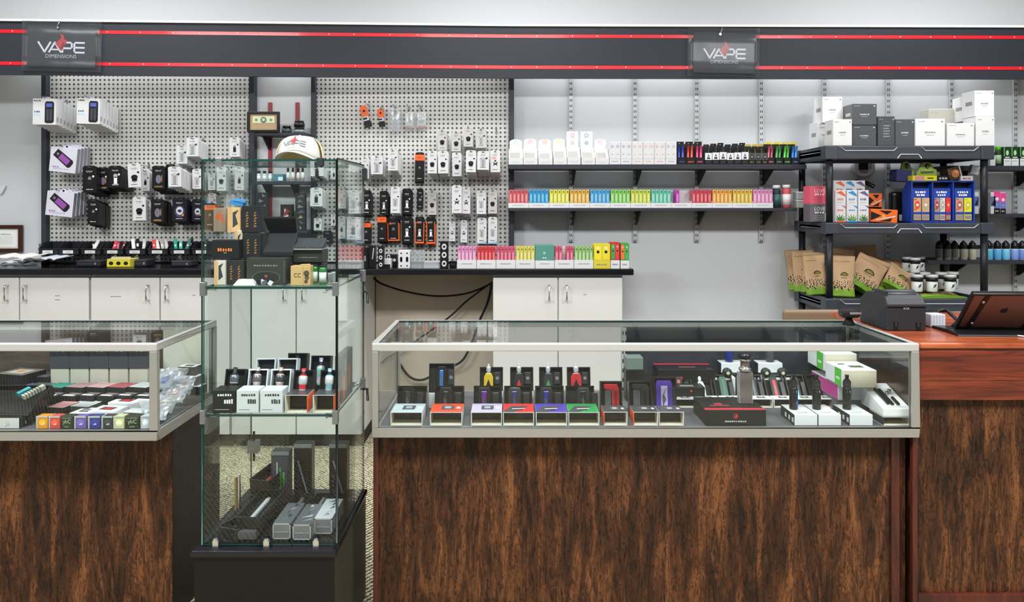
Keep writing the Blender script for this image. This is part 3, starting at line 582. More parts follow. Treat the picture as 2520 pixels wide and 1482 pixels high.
def purple(pts, z, pos):
    x0, y0, x1, y1 = pts; Yf = 4.36; w_ = (x1 - x0) * Yf / F; h_ = (y1 - y0) * Yf / F
    b = MB().box(-w_ / 2, w_ / 2, 0, .026, 0, h_, P('#cfcedb', .4, 0, .2), {'right': P('#8c8e96')})
    b.push(T(0, 0, h_ * .56)).push(R('Y', 35)); b.prism([(-w_ * .38, -h_ * .16), (w_ * .34, -h_ * .18), (w_ * .4, -h_ * .1), (w_ * .4, h_ * .1), (w_ * .34, h_ * .18), (-w_ * .38, h_ * .16)], -.0012, 0, P('#241c24')); b.q(-w_ * .16, w_ * .26, -h_ * .12, h_ * .12, -.0018, P('#8d4b9c')); b.disc(-w_ * .26, 0, w_ * .05, -.0018, GRY); b.pop().pop()
    marks(b, -w_ * .05, h_ * .13, w_ * .6, h_ * .03, P('#9a98ac'), 6); marks(b, -w_ * .25, h_ * .2, w_ * .25, h_ * .05, P('#8d6ba6'), 3)
    b.prism([(-w_ * .15, h_), (w_ * .25, h_), (w_ * .2, h_ * 1.1), (-w_ * .1, h_ * 1.1)], .01, .011, P('#c8c8d6'))
    b.disc(w_ * .05, h_ * 1.05, w_ * .04, .0095, INK)
    o = b.build('battery_pack_box', bevel=.001); x = X((x0 + x1) / 2, Yf)
    for k in range(4):
        q_ = o if k == 0 else dup(o); q_.location = (x + k * .005, Yf + k * .03, Z(y1, Yf) + .004 * k); q_.rotation_euler = (0, math.radians(6 - k), math.radians(-2))
        tag(q_, 'lavender box showing a purple device, %s from front, ' % ORD[k] + pos, 'box', 'lavender boxes, ' + pos)
    hook(x, Yf, Z(y1, Yf) + h_ * 1.05, 'steel hook of the lavender boxes, ' + pos)
purple((119, 363, 186, 424), 0, 'upper lavender hook at left')
purple((110, 472, 178, 532), 0, 'lower lavender hook at left')
row([((434, 358, 461, 403), 4, .028, 'white', 'tube'), ((459, 338, 488, 385), 5, .028, 'white', 'tube'), ((565, 338, 590, 386), 4, .026, 'white', 'pod')], 'top row of left pegboard')
row([((204, 408, 238, 474), 5, .03, 'black', 'pod'), ((268, 408, 301, 462), 5, .026, 'black', 'glass'), ((316, 402, 348, 461), 1, .012, 'white', 'dome', dict(Yf=4.33, roll=-2)), ((374, 408, 406, 465), 6, .022, 'gold', 'gold'), ((414, 410, 446, 460), 6, .026, 'white', 'tube', dict(Yf=4.27)), ((473, 416, 497, 465), 4, .024, 'white', 'tube')], 'middle row of left pegboard')
row([((240, 412, 268, 470), 4, .024, 'black', 'gold'), ((347, 418, 368, 470), 3, .02, 'white', 'pod'), ((408, 404, 432, 470), 4, .026, 'black', 'pod', dict(Yf=4.37))], 'half-hidden row of left pegboard')
row([((215, 490, 243, 553), 5, .026, 'black', 'pod'), ((327, 484, 359, 543), 2, .02, 'white', 'dome', dict(Yf=4.36)), ((371, 490, 404, 548), 5, .024, 'gold', 'gold'), ((424, 487, 460, 545), 5, .024, 'space', 'helmet'), ((472, 490, 500, 545), 4, .024, 'space', 'helmet'), ((503, 500, 530, 560), 5, .026, 'orange', 'pod')], 'lower row of left pegboard')
row([((512, 425, 530, 468), 3, .022, 'white', 'tube'), ((533, 411, 556, 470), 4, .024, 'white', 'dome'), ((577, 410, 600, 468), 4, .024, 'white', 'pod'), ((512, 476, 532, 520), 3, .02, 'grey', 'pod'), ((556, 478, 577, 522), 3, .02, 'grey', 'tube')], 'left pegboard behind the tower')
# middle pegboard, seen through the tower
row([((764, 408, 796, 434), 4, .034, 'red', 'pod'), ((813, 412, 830, 442), 2, .02, 'blue', 'pod'), ((763, 462, 793, 508), 4, .032, 'white', 'pod'), ((772, 537, 791, 567), 3, .02, 'white', 'dome'), ((814, 527, 829, 556), 2, .02, 'blue', 'pod'), ((795, 568, 816, 597), 2, .02, 'space', 'dome')], 'middle pegboard behind tower')
row([((832, 464, 851, 514), 3, .024, 'grey', 'tube'), ((858, 468, 884, 526), 3, .026, 'white', 'tube'), ((832, 532, 850, 588), 2, .024, 'blue', 'pod'), ((853, 534, 886, 590), 2, .028, 'blue', 'pod')], 'middle pegboard seen through side glass')
# middle pegboard rows
row([((1077, 320, 1100, 370), 5, .02, 'grey', 'dome'), ((1111, 324, 1134, 373), 5, .02, 'grey', 'dome'), ((1141, 312, 1164, 361), 5, .022, 'grey', 'dome'), ((1171, 317, 1197, 364), 5, .02, 'grey', 'tube')], 'top pack row, middle pegboard')
row([((889, 386, 908, 440), 4, .026, 'white', 'dome'), ((913, 384, 942, 429), 5, .03, 'white', 'tube'), ((955, 368, 979, 420), 6, .03, 'white', 'tube'), ((1021, 375, 1043, 448), 2, .02, 'orange', 'pod'), ((1052, 371, 1075, 427), 5, .03, 'white', 'dome'), ((1078, 371, 1103, 427), 5, .03, 'white', 'dome'), ((1113, 375, 1136, 434), 4, .024, 'white', 'dome'), ((1146, 370, 1171, 424), 6, .03, 'white', 'dome'), ((1174, 372, 1203, 418), 6, .03, 'white', 'tube'), ((1207, 370, 1231, 424), 5, .03, 'red', 'star')], 'second row, middle pegboard')
row([((891, 468, 914, 530), 3, .02, 'black', 'glass'), ((934, 470, 955, 530), 3, .02, 'black', 'glass'), ((961, 459, 984, 525), 4, .03, 'white', 'tube'), ((990, 464, 1013, 528), 3, .022, 'black', 'glass'), ((1026, 464, 1041, 514), 1, .012, 'black', 'ring'), ((1053, 469, 1074, 529), 2, .02, 'grey', 'dome'), ((1112, 456, 1136, 525), 4, .03, 'white', 'star'), ((1137, 460, 1157, 526), 4, .024, 'white', 'star'), ((1173, 469, 1196, 527), 4, .024, 'white', 'tube'), ((1201, 466, 1223, 526), 4, .022, 'grey', 'dome')], 'third row, middle pegboard')
row([((890, 545, 912, 597), 2, .02, 'orange', 'pod'), ((929, 529, 950, 595), 3, .024, 'orange', 'pod'), ((954, 538, 983, 593), 2, .02, 'clam', 'pod'), ((989, 532, 1014, 599), 3, .022, 'black', 'glass'), ((1021, 533, 1043, 599), 3, .024, 'clam', 'glass'), ((1050, 533, 1071, 600), 3, .024, 'clam', 'glass'), ((1105, 545, 1120, 594), 2, .022, 'white', 'star'), ((1133, 542, 1149, 597), 2, .024, 'white', 'star'), ((1174, 536, 1197, 600), 3, .026, 'blue', 'tube'), ((1201, 534, 1223, 600), 3, .026, 'blue', 'tube')], 'bottom row, middle pegboard')
# small tools in the upper middle
def tool(px, py0, py1, ang, label):
    Y = 4.46; s = (py1 - py0) * Y / F; b = MB(); wd = s * .16
    b.prism([(-wd, s * .5), (-wd * .9, s * .92), (0, s), (wd * .9, s * .92), (wd, s * .5)], 0, .01, ORA); b.disc(0, s * .74, wd * .35, -.0006, INK)
    b.prism([(-wd * .7, s * .3), (wd * .7, s * .3), (wd * .7, s * .5), (-wd * .7, s * .5)], .001, .009, PAP)
    b.prism([(-wd, 0), (wd, 0), (wd * 1.1, s * .2), (wd * .8, s * .3), (-wd * .8, s * .3), (-wd * 1.1, s * .2)], 0, .01, BK)
    b.prism([(-wd * .8, s * .36), (wd * .3, s * .36), (wd * .3, s * .44), (-wd * .8, s * .44)], -.001, 0, INK)
    tag(b.build('wire_cutter_tool', loc=(X(px, Y), Y, Z(py1, Y)), rot=(0, math.radians(ang), 0), bevel=.001), label, 'tool', 'orange hand tools'); hook(X(px, Y) - .004, Y - .01, Z(py0, Y) - .004, 'steel hook of the orange hand tool, ' + label.split(', ')[1])
tool(907, 257, 313, -16, 'orange and black hand tool in a sleeve, left one'); tool(941, 266, 312, -8, 'orange and black hand tool in a sleeve, right one')
def filmbag(px0, py0, px1, py1, Y, label, inner, name='clear_bag', group=None, rot=(0, 0, 0)):
    w_ = (px1 - px0) * Y / F; h_ = (py1 - py0) * Y / F; b = MB(); nx, nz = 7, 9
    vs = [((-.5 + i / nx) * w_ * (1 - .12 * abs(j / nz - .5)), -.008 * math.sin(math.pi * i / nx) * math.sin(math.pi * j / nz) + rnd.uniform(-.0025, .0025), h_ * j / nz) for j in range(nz + 1) for i in range(nx + 1)]
    b.add(vs, [(j * (nx + 1) + i, j * (nx + 1) + i + 1, (j + 1) * (nx + 1) + i + 1, (j + 1) * (nx + 1) + i) for j in range(nz) for i in range(nx)], BAG, True)
    o = b.build(name, loc=(X((px0 + px1) / 2, Y), Y, Z(py1, Y)), rot=rot); s_ = o.modifiers.new('s', 'SOLIDIFY'); s_.thickness = .0012
    tag(o, label, 'bag', group)
    if inner:
        b = MB(); inner(b, w_, h_); b.build('contents_card', o)
    return o
filmbag(959, 268, 986, 325, 4.45, 'clear plastic bag holding thin grey tools on the middle pegboard', lambda b, w_, h_: [b.tube([(k * w_ * .2, .004, h_ * .05), (k * w_ * .08, .004, h_ * .95)], .003, STEEL) for k in (-1, 0, 1)], group='small clear bags')
hook(X(970, 4.45), 4.44, Z(262, 4.45), 'steel hook of the clear bag of grey tools')
for px0, px1, nm in ((995, 1019, 'left'), (1024, 1050, 'right')):
    def inn(b, w_, h_):
        b.box(-w_ * .4, w_ * .4, .002, .005, h_ * .1, h_ * .85, P('#dcd8cc')); b.disc(0, h_ * .5, w_ * .26, .0012, P('#c0a95c'), 12); b.disc(w_ * .05, h_ * .5, w_ * .12, .0006, P('#8b7a48'), 10); b.q(-w_ * .4, w_ * .4, h_ * .04, h_ * .18, .0008, P('#c3283a'))
    filmbag(px0, 276, px1, 317, 4.45, 'clear bag of small coils with red stripe, %s of two' % nm, inn, group='small clear bags')
    hook(X(px0 + 9, 4.45), 4.43, Z(262, 4.45), 'steel hook of the %s red-striped coil bag' % nm)
hook(X(1221, 4.40), 4.40, Z(320, 4.40), 'empty steel peg hook at the top right of the middle pegboard')
# black parts bins hung along the bottom of the left pegboard
def binmesh(w_, h_, d_):
    b = MB(); t = .003; pr = [(0, h_ * .1), (0, h_ * .5), (d_ * .35, h_), (d_, h_), (d_, 0), (d_ * .05, 0)]
    for xx in (-w_ / 2, w_ / 2 - t): b.prismx(pr, xx, xx + t, BLKM)
    b.box(-w_ / 2 + t, w_ / 2 - t, 0.002, d_, 0, t, BLKM); b.box(-w_ / 2 + t, w_ / 2 - t, d_ - t, d_, t, h_, BLKM); b.box(-w_ / 2 + t, w_ / 2 - t, 0, t, t, h_ * .48, BLKM)
    b.box(-w_ / 2 - .002, w_ / 2 + .002, -.004, .002, h_ * .42, h_ * .5, BLKM)
    return b
BX = [93, 143, 197, 252, 307, 362, 416, 470]
BINC = [None, None, ['#d8d8d8', '#2a2a2c'], ['#c8364a', '#e06a78', '#8c2030'], ['#e8e8e8', '#111214', '#d0d0d0'], ['#d8403a', '#e8e4e4', '#b8b0b2', '#e3d8da'], ['#1f9a86', '#27b59c', '#15655a', '#101214'], ['#26272a']]
for i, px in enumerate(BX):
    Y = 4.36; w_ = 48 * Y / F; h_ = 30 * Y / F
    t_ = thing('parts_bin', 'black plastic parts bin, %s from left under the left pegboard' % ORD[i], 'bin', (X(px + 26, Y), Y, Z(627, Y)), group='black parts bins')
    binmesh(w_, h_, .13).build('bin_body', t_, bevel=.001)
    b = MB().q(-w_ * .28, w_ * .25, h_ * .10, h_ * .36, -.0045, PAP); marks(b, 0, h_ * .22, w_ * .25, h_ * .05, GRY, 3, -.005); b.build('label_card', t_)
    for k, hc in enumerate(BINC[i] or []):
        bb = MB().box(-.009, .009, 0, .008, 0, h_ * (.95 + .35 * rnd.random()), P(hc, .35, 0, .2)); bb.q(-.006, .006, h_ * .6, h_ * .85, -.0006, P('#e9e9ea')) if k % 2 else bb.disc(0, h_ * .7, .005, -.0006, P('#f0f0f0'))
        tag(bb.build('coil_card', loc=(X(px + 26, Y) + (k - len(BINC[i]) / 2 + .4) * .021, Y + .03 + .012 * k, Z(627, Y) + .0045), rot=(math.radians(-12), math.radians(rnd.uniform(-28, 28)), 0)), 'small coil card standing in the %s black bin, %s from left' % (ORD[i], ORD[k]), 'card', 'coil cards in the black bins')
tag(MB().box(0, X(520, 4.49) - X(95, 4.49), 0, .008, 0, .03, STEEL).build('bin_rail', loc=(X(95, 4.49), 4.4905, Z(612, 4.49))), 'steel rail carrying the row of black parts bins', 'rail')
# ---------------------------------------------------------------- goods on the worktop
WT = z1 + .0005
def boxthing(name, px0, py0, px1, py1, Y, d, m, label, cat='box', art_=None, mf=None, bevel=.0015, z=None, rz=0, group=None, rx=0, ry=0, parent=None):
    w_ = (px1 - px0) * Y / F; h_ = (py1 - py0) * Y / F; b = MB().box(-w_ / 2, w_ / 2, 0, d, 0, h_, m, mf)
    if art_: art_(b, w_, h_, d)
    o = b.build(name, loc=(X((px0 + px1) / 2, Y), Y, Z(py1, Y) if z is None else z), rot=(math.radians(rx), math.radians(ry), math.radians(rz)), bevel=bevel, seg=1)
    return tag(o, label, cat, group)
DC = dict(red='#c0535a', blue='#308fc3', yellow='#c9c547', amber='#cb9f47', azure='#4996c7', green='#7bb85a', lime='#b6c248', mint='#63b59a', crimson='#bd3d4a', orange='#d3973d', mustard='#c9a83d', pink='#cd85af', scarlet='#c5343a', rose='#c04e68', teal='#51897d', lemon='#c7be55', leaf='#88b26b')
def tray_of(px0, py0, px1, py1, lip, Y, d, colour, name, row_, i, zz, gaps=(), n=5):
    w_ = (px1 - px0) * Y / F; h_ = (py1 - py0) * Y / F; hl = (py1 - lip) * Y / F; x = X((px0 + px1) / 2, Y)
    b = MB(); b.box(-w_ / 2, w_ / 2, 0, d, 0, .0015, PAP); b.box(-w_ / 2, w_ / 2, 0, .0015, .0015, hl, PAP); b.box(-w_ / 2, -w_ / 2 + .001, .0015, d, .0015, hl * 1.4, PAP); b.box(w_ / 2 - .001, w_ / 2, .0015, d, .0015, hl * 1.4, PAP); b.box(-w_ / 2, w_ / 2, d - .001, d, .0015, h_ * .97, PAP)
    marks(b, 0, hl * .55, w_ * .6, hl * .1, GRY, 9)
    tag(b.build('display_tray', loc=(x, Y, zz)), 'white cardboard tray of %s boxes, %s from left on the %s' % (name, ORD[i], row_), 'tray', 'white trays on the ' + row_)
    sw = (w_ - .003) / 5; c = P(colour, .35, 0, .2); r_, g_, b_ = [int(colour[k:k + 2], 16) for k in (1, 3, 5)]
    lt = P('#%02x%02x%02x' % tuple(int(v + (255 - v) * .35) for v in (r_, g_, b_)), .35); dkk = P('#%02x%02x%02x' % tuple(int(v * .7) for v in (r_, g_, b_)), .4)
    m_ = MB().box(-sw / 2 + .0006, sw / 2 - .0006, 0, d * .8, 0, h_ - .002, c); m_.q(-sw * .22, sw * .22, h_ * .36, h_ * .72, E, lt); m_.disc(sw * .1, h_ * .86, sw * .17, E, P('#2c3038')); m_.q(-sw * .2, sw * .2, h_ * .3, h_ * .34, E, lt); m_.q(-sw * .47, -sw * .42, 0, h_ * .98, E, dkk)
    o = None
    for k in range(n):
        if k in gaps: continue
        q_ = m_.build('vape_box') if o is None else dup(o); o = o or q_
        q_.location = (x - w_ / 2 + .0015 + sw * (k + .5), Y + .002, zz + .0016)
        tag(q_, 'slim %s vape box, %s from left in the %s tray of the %s' % (name, ORD[k], ORD[i], row_), 'box', 'slim vape boxes on the ' + row_)
zs2 = Z(512, SY) + .0004; zs1 = Z(405, SY) + .0004
seq = [('red', ()), ('blue', ()), ('yellow', ()), ('amber', ()), ('azure', ()), ('green', ()), ('lime', ()), ('mint', ()), ('pink', (1, 2, 3, 4)), ('crimson', ()), ('orange', ()), ('mustard', ()), ('pink', ())]
for i, (nm, gp) in enumerate(seq):
    a = 1251 + i * 50.15; col = DC[nm] if i != 8 else '#b23aa6'; nn = nm if i != 8 else 'magenta'
    tray_of(a, 466, a + 49.6, 511, 499, SY + .008, .085, col, nn, 'lower shelf', i, zs2, gp if i != 8 else (0, 2, 3, 4))
seq = [('pink', 1125), ('scarlet', 1173), ('rose', 1221), ('lemon', 1269), (None, 1317), ('rose', 1365), ('leaf', 1413)]
for i, (nm, a) in enumerate(seq):
    if nm: tray_of(a, 608, a + 47, 662, 641, 4.12, .09, DC[nm], nm, 'worktop', i, WT, (2,) if i == 5 else ())
    else:
        boxthing('display_box', a, 604, a + 47, 662, 4.12, .09, P(DC['teal'], .4), 'closed teal display box with white base between yellow and rose trays', art_=lambda b, w_, h_, d: [b.q(-w_ / 2, w_ / 2, 0, h_ * .34, E, PAP), marks(b, 0, h_ * .2, w_ * .5, h_ * .03, GRY, 7, E - .0004), b.disc(-w_ * .02, h_ * .66, w_ * .07, E, P('#8cc0b2')), marks(b, 0, h_ * .45, w_ * .24, h_ * .05, P('#b9ddd2'), 2)], z=WT)
def two(b, w_, h_, d, base_, inks):
    b.q(-w_ / 2, w_ / 2, 0, h_ * .32, E, base_)
    for s_, c in ((-.24, inks[0]), (.24, inks[1])):
        b.q(s_ * w_ - w_ * .2, s_ * w_ + w_ * .2, h_ * .36, h_ * .94, E, P(c)); b.disc(s_ * w_, h_ * .68, w_ * .09, E - .0004, INK); b.disc(s_ * w_, h_ * .84, w_ * .07, E - .0004, P('#e8e0d8'))
    marks(b, 0, h_ * .16, w_ * .6, h_ * .06, GRY, 5, E - .0004)
boxthing('display_box', 1461, 602, 1502, 662, 4.12, .09, P('#cdb91f', .35), 'yellow display box with two black figures at the right of the worktop', art_=lambda b, w_, h_, d: two(b, w_, h_, d, P('#cdbb34'), ('#e0d02c', '#d8c828')), z=WT)
boxthing('display_box', 1503, 598, 1525, 662, 4.12, .08, P('#b8232a', .35), 'narrow red and green display box near the worktop end', art_=lambda b, w_, h_, d: two(b, w_, h_, d, PAP, ('#2c9a4a', '#d8343a')), z=WT)
boxthing('display_box', 1527, 600, 1548, 662, 4.12, .08, P('#3a8a3e', .35), 'narrow green and orange display box last on the worktop', art_=lambda b, w_, h_, d: two(b, w_, h_, d, PAP, ('#e2682c', '#3fa34a')), z=WT)
# left of the trays
def cigar(b, w_, h_, d):
    for z in (.18, .5, .8): b.disc(0, h_ * z, w_ * .3, E, P('#c9c9c9'), 12, w_ * .38); b.disc(0, h_ * z, w_ * .16, E - .0004, INK)
boxthing('device_box', 891, 610, 906, 661, 4.13, .05, BK, 'black box leaning left beside the tower on the worktop', art_=lambda b, w_, h_, d: marks(b, 0, h_ * .5, w_ * .5, h_ * .3, P('#8a8d92'), 2), z=WT, ry=-3)
boxthing('device_box', 907, 606, 923, 661, 4.15, .05, BK, 'black box with a grey stroke, second right of the tower', art_=lambda b, w_, h_, d: b.poly([(0, h_ * .4), (w_ * .2, h_ * .4), (w_ * .4, h_ * .9), (w_ * .2, h_ * .9)], E, P('#9a9da2')), z=WT)
boxthing('device_box', 930, 609, 944, 663, 4.12, .04, BK, 'narrow black box with white rings standing on the worktop', art_=cigar, z=WT)
boxthing('device_box', 949, 612, 964, 640, 4.3, .05, BK, 'small black box behind the rings box on the worktop', art_=cigar, z=WT, bevel=0)
boxthing('device_box', 946, 640, 962, 662, 4.16, .05, PAP, 'small white carton with black corner on the worktop', art_=lambda b, w_, h_, d: b.q(-w_ / 2, w_ * .4, 0, h_ * .4, E, INK), z=WT)
boxthing('device_box', 964, 616, 977, 645, 4.25, .05, BK, 'small black box with white disc beside the dotted box', art_=lambda b, w_, h_, d: b.disc(0, h_ * .55, w_ * .3, E, PAP), z=WT)
def dots(b, w_, h_, d):
    for s_ in (-.25, .25):
        for z in (.14, .42, .5, .58, .84): b.disc(s_ * w_, h_ * z, w_ * (.07 if z in (.14, .84) else .11), E, INK, 10)
boxthing('device_box', 980, 618, 1009, 662, 4.13, .06, PAP, 'white box with black dots like a domino on the worktop', art_=dots, z=WT)
boxthing('clear_case', 1012, 618, 1041, 662, 4.13, .05, glassmat('acrylic', (.8, .82, .83, 1), 1.5, .05, .18), 'clear plastic case of small parts on the worktop', 'case', art_=lambda b, w_, h_, d: [b.disc(w_ * rnd.uniform(-.4, .4), h_ * rnd.uniform(.1, .9), w_ * .06, .002 + .001 * k, GRY, 8) for k in range(16)], z=WT)
boxthing('clear_case', 1042, 647, 1081, 662, 4.14, .08, glassmat('acrylic2', (.88, .88, .92, 1), 1.5, .05, .3), 'low clear plastic tray on the worktop left of the black tower pack', 'case', z=WT)
boxthing('device_box', 1083, 596, 1103, 663, 4.12, .03, BK, 'tall black pack of round tanks standing beside the pink tray', art_=cigar, z=WT)
boxthing('device_box', 1106, 648, 1122, 663, 4.2, .05, BK, 'low black box between the tall black pack and pink tray', art_=lambda b, w_, h_, d: marks(b, 0, h_ * .5, w_ * .6, h_ * .1, GRY, 3), z=WT)
# left part of the worktop: papers, yellow display, black things
PC = [(0, 640, 60, 652, '#e4e5e8', 3), (30, 628, 108, 640, '#f0f0f2', -2), (60, 640, 130, 650, '#dadce2', 4), (86, 622, 140, 634, '#c8ced6', -5), (-20, 650, 80, 657, '#e9e4de', 1)]
for i, (a, c, d_, e, hc, an) in enumerate(PC):
    Y = 4.18 + .05 * (4 - i); w_ = (d_ - a) * Y / F; b = MB(); n = 8
    zt_ = [.002 + .012 * abs(math.sin(k * .9 + i)) for k in range(n + 1)]
    for k in range(n): b.hexa([(-w_ / 2 + w_ * k / n, 0, zt_[k]), (-w_ / 2 + w_ * (k + 1) / n, 0, zt_[k + 1]), (-w_ / 2 + w_ * (k + 1) / n, .16, zt_[k + 1] + .01), (-w_ / 2 + w_ * k / n, .16, zt_[k] + .01), (-w_ / 2 + w_ * k / n, 0, zt_[k] + .004), (-w_ / 2 + w_ * (k + 1) / n, 0, zt_[k + 1] + .004), (-w_ / 2 + w_ * (k + 1) / n, .16, zt_[k + 1] + .014), (-w_ / 2 + w_ * k / n, .16, zt_[k] + .014)], P(hc, .5))
    if i == 1: marks(b, w_ * .05, .018, w_ * .4, .006, INK, 7, -.001)
    tag(b.build('paper_sheet', loc=(X((a + d_) / 2, Y), Y, WT + .011 * i), rot=(0, 0, math.radians(an))), 'crumpled pale sheet in the paper pile at the left end, %s from bottom' % ORD[i], 'paper', 'papers on the worktop')
def yel(b, w_, h_, d):
    b.q(-w_ / 2, w_ / 2, h_ * .1, h_ * .75, E, P('#d8c92a'))
    for k in (-.32, 0, .32): b.disc(w_ * k, h_ * .5, w_ * .1, E - .0004, INK, 10, h_ * .22)
    b.q(-w_ / 2, w_ / 2, 0, h_ * .12, E - .0004, P('#6b5a17'))
boxthing('battery_display', 263, 640, 320, 661, 4.18, .10, P('#c9bd4e', .4), 'low yellow display box with three black dots under the parts bins', art_=yel, z=WT)
boxthing('cardboard_flap', 270, 628, 318, 641, 4.24, .004, P('#a59a84', .7), 'tan cardboard flap behind the yellow display box', 'flap', z=Z(642, 4.24), rx=-40)
for i, (a, d_, c) in enumerate(((186, 246, 645), (330, 360, 643), (420, 470, 646))):
    boxthing('black_case', a, c, d_, 661, 4.22, .10, BLKM, ['flat black zip case on the worktop left of the yellow box', 'small black case right of the yellow display box', 'flat black case under the seventh parts bin'][i], 'case', art_=lambda b, w_, h_, d: [b.disc(w_ * .3, h_ * .5, h_ * .15, E, P('#ccaaaa')), b.q(-w_ * .4, w_ * .4, h_ * .45, h_ * .55, E, P('#3a3c40'))], z=WT, bevel=.006)
# framed certificate and note on the wall
def frame(px0, py0, px1, py1, Y, label, name, inner, fm, tilt=0, border=.02, z=None, group=None):
    w_ = (px1 - px0) * Y / F; h_ = (py1 - py0) * Y / F
    t_ = thing(name, label, 'picture frame', (X((px0 + px1) / 2, Y), Y, Z(py1, Y) if z is None else z), (math.radians(tilt), 0, 0)); b = MB(); B = border
    b.box(-w_ / 2, w_ / 2, 0, .018, 0, B, fm); b.box(-w_ / 2, w_ / 2, 0, .018, h_ - B, h_, fm); b.box(-w_ / 2, -w_ / 2 + B, 0, .018, B, h_ - B, fm); b.box(w_ / 2 - B, w_ / 2, 0, .018, B, h_ - B, fm); b.build('frame', t_, bevel=.002)
    b = MB(); inner(b, w_, h_, B); b.build('picture', t_)
def cert(b, w_, h_, B):
    b.box(-w_ / 2 + B, w_ / 2 - B, .008, .014, B, h_ - B, P('#cbc6b4')); b.q(-w_ * .36, w_ * .36, h_ * .18, h_ * .82, .0072, P('#e6e8e6'))
    b.text('Certificate', 0, h_ * .66, w_ * .4, h_ * .05, .0068, INK)
    for k in range(6): marks(b, 0, h_ * (.56 - .05 * k), w_ * .5, h_ * .008, GRY, 9, .0068)
frame(-42, 554, 53, 621, 4.53, 'dark wooden framed certificate leaning at the far left edge', 'framed_certificate', cert, P('#3b201b', .35), border=.022)
b = MB().add([(0, 0, 0), (.02, -.001, 0), (.045, -.002, .05), (.04, -.002, .056), (0, -.001, .05)], [(0, 1, 2, 3, 4)], PAP); b.add([(.018, -.003, 0), (.045, -.003, .052), (.042, -.003, .053), (.014, -.003, 0)], [(0, 1, 2, 3)], P('#6d7fae'))
tag(b.build('wall_note', loc=(X(-2, 4.55), 4.552, Z(478, 4.55))), 'torn white paper note taped on the wall at the left edge', 'note')
# centre panel: red standards, little shelves, dollar frame, jars and bottles
for i, px in enumerate((664, 731)): tag(MB().box(-.011, .011, 0, .012, 0, Z(252, 4.5) - 1.2, P('#8e1c2a', .4), None).build('red_standard', loc=(X(px, 4.5), 4.5015, 1.2), bevel=.001), '%s of two red slotted standards on the narrow white panel' % ('left' if i == 0 else 'right'), 'shelf standard', 'red slotted standards')
def mini(px0, px1, py, label):
    Y = 4.34; zt_ = Z(py, Y); x = X((px0 + px1) / 2, Y); w_ = (px1 - px0) * Y / F; t_ = thing('small_shelf', label, 'shelf', (x, 4.498, zt_), group='small black shelves')
    MB().box(-w_ / 2, w_ / 2, Y - 4.498, 0, -.018, 0, SH).build('shelf_board', t_, bevel=.002)
    for px in (664, 731): q_ = MB(); bracket(q_, X(px, 4.5) - x, Y - 4.498 + .03, -.001, -.0185, .07); q_.build('bracket', t_)
    return zt_
ms1 = mini(628, 752, 326, 'top small black shelf between the pegboards carrying a framed banknote'); ms2 = mini(627, 759, 446, 'small black shelf of bottles seen through the tower top'); ms3 = mini(650, 757, 567, 'lowest small black shelf seen through the tower')
def bill(b, w_, h_, B):
    b.box(-w_ / 2 + B, w_ / 2 - B, .008, .014, B, h_ - B, P('#a88d68')); b.q(-w_ * .34, w_ * .34, h_ * .42, h_ * .78, .0072, P('#c9cda8')); b.disc(0, h_ * .6, h_ * .15, .0068, P('#5b5f50'), 14); b.disc(0, h_ * .61, h_ * .08, .0064, P('#b9bba0'))
    for s_ in (-.23, .23): b.disc(s_ * w_, h_ * .6, h_ * .07, .0068, P('#5f8a62'))
    b.q(-w_ * .33, w_ * .33, h_ * .43, h_ * .455, .0068, P('#7d8a68'))
frame(608, 270, 687, 321, 4.33, 'black framed one-dollar bill standing on the top small shelf', 'framed_banknote', bill, P('#101012', .3), border=.014, z=ms1 + .0005)
def jar(name, px0, py0, px1, py1, Y, z, label, mb, mc, cat='jar', prof=None, cap=.28, group=None, band=None):
    r = (px1 - px0) / 2 * Y / F; h_ = (py1 - py0) * Y / F; t_ = thing(name, label, cat, (X((px0 + px1) / 2, Y), Y + r, z), group=group)
    hb = h_ * (1 - cap); p = prof or [(r * .92, 0), (r, h_ * .02), (r, hb * .86), (r * .8, hb)]
    b = MB().lathe(p, 0, 0, mb, 14)
    if band: b.lathe([(r * 1.01, hb * .15), (r * 1.01, hb * .7)], 0, 0, band, 14)
    b.build('body', t_); rr = p[-1][0] * 1.08
    MB().lathe([(rr, hb), (rr, h_ * .98), (rr * .9, h_)], 0, 0, mc, 14).build('cap', t_); return t_
jar('concentrate_jar', 690, 307, 714, 325, 4.37, ms1 + .0005, 'low black jar beside the framed banknote', BK, BK, band=P('#46484c'))
jar('concentrate_jar', 720, 311, 747, 325, 4.37, ms1 + .0005, 'wide dark jar with pale marks at the bottom of a two-jar stack', P('#3c4044'), BK, band=P('#7d8b90'), group='stacked jars')
jar('concentrate_jar', 720, 293, 746, 309, 4.37, ms1 + .0005 + 15 * 4.37 / F, 'black-lidded jar stacked on the wide jar under the red standard', BK, BK, group='stacked jars')
BOT = [(631, 640), (645, 654), (659, 668)]
for i, (a, d_) in enumerate(BOT): jar('eliquid_bottle', a, 420, d_, 446, 4.38, ms2 + .0005, 'white bottle with dark cap, %s of three on the bottle shelf' % ORD[i], P('#c9dcd8'), BK, 'bottle', cap=.25, group='white bottles on the small shelf', band=P('#e6eeec'))
boxthing('tin', 672, 428, 697, 446, 4.38, .06, P('#3d7d8a'), 'small teal tin between the bottles on the small shelf', 'tin', art_=lambda b, w_, h_, d: b.q(0, w_ * .45, h_ * .1, h_ * .6, E, P('#dfe8e8')), z=ms2 + .0005)
for i, a in enumerate((703, 715, 728, 739)): jar('dropper_bottle', a, 412, a + 9, 446, 4.38, ms2 + .0005, 'white dropper bottle with pointed black cap, %s of four' % ORD[i], P('#d9dedd'), BK, 'bottle', prof=[(.010, 0), (.0105, .04), (.006, .052)], cap=.32, group='dropper bottles', band=P('#c9c2c0'))
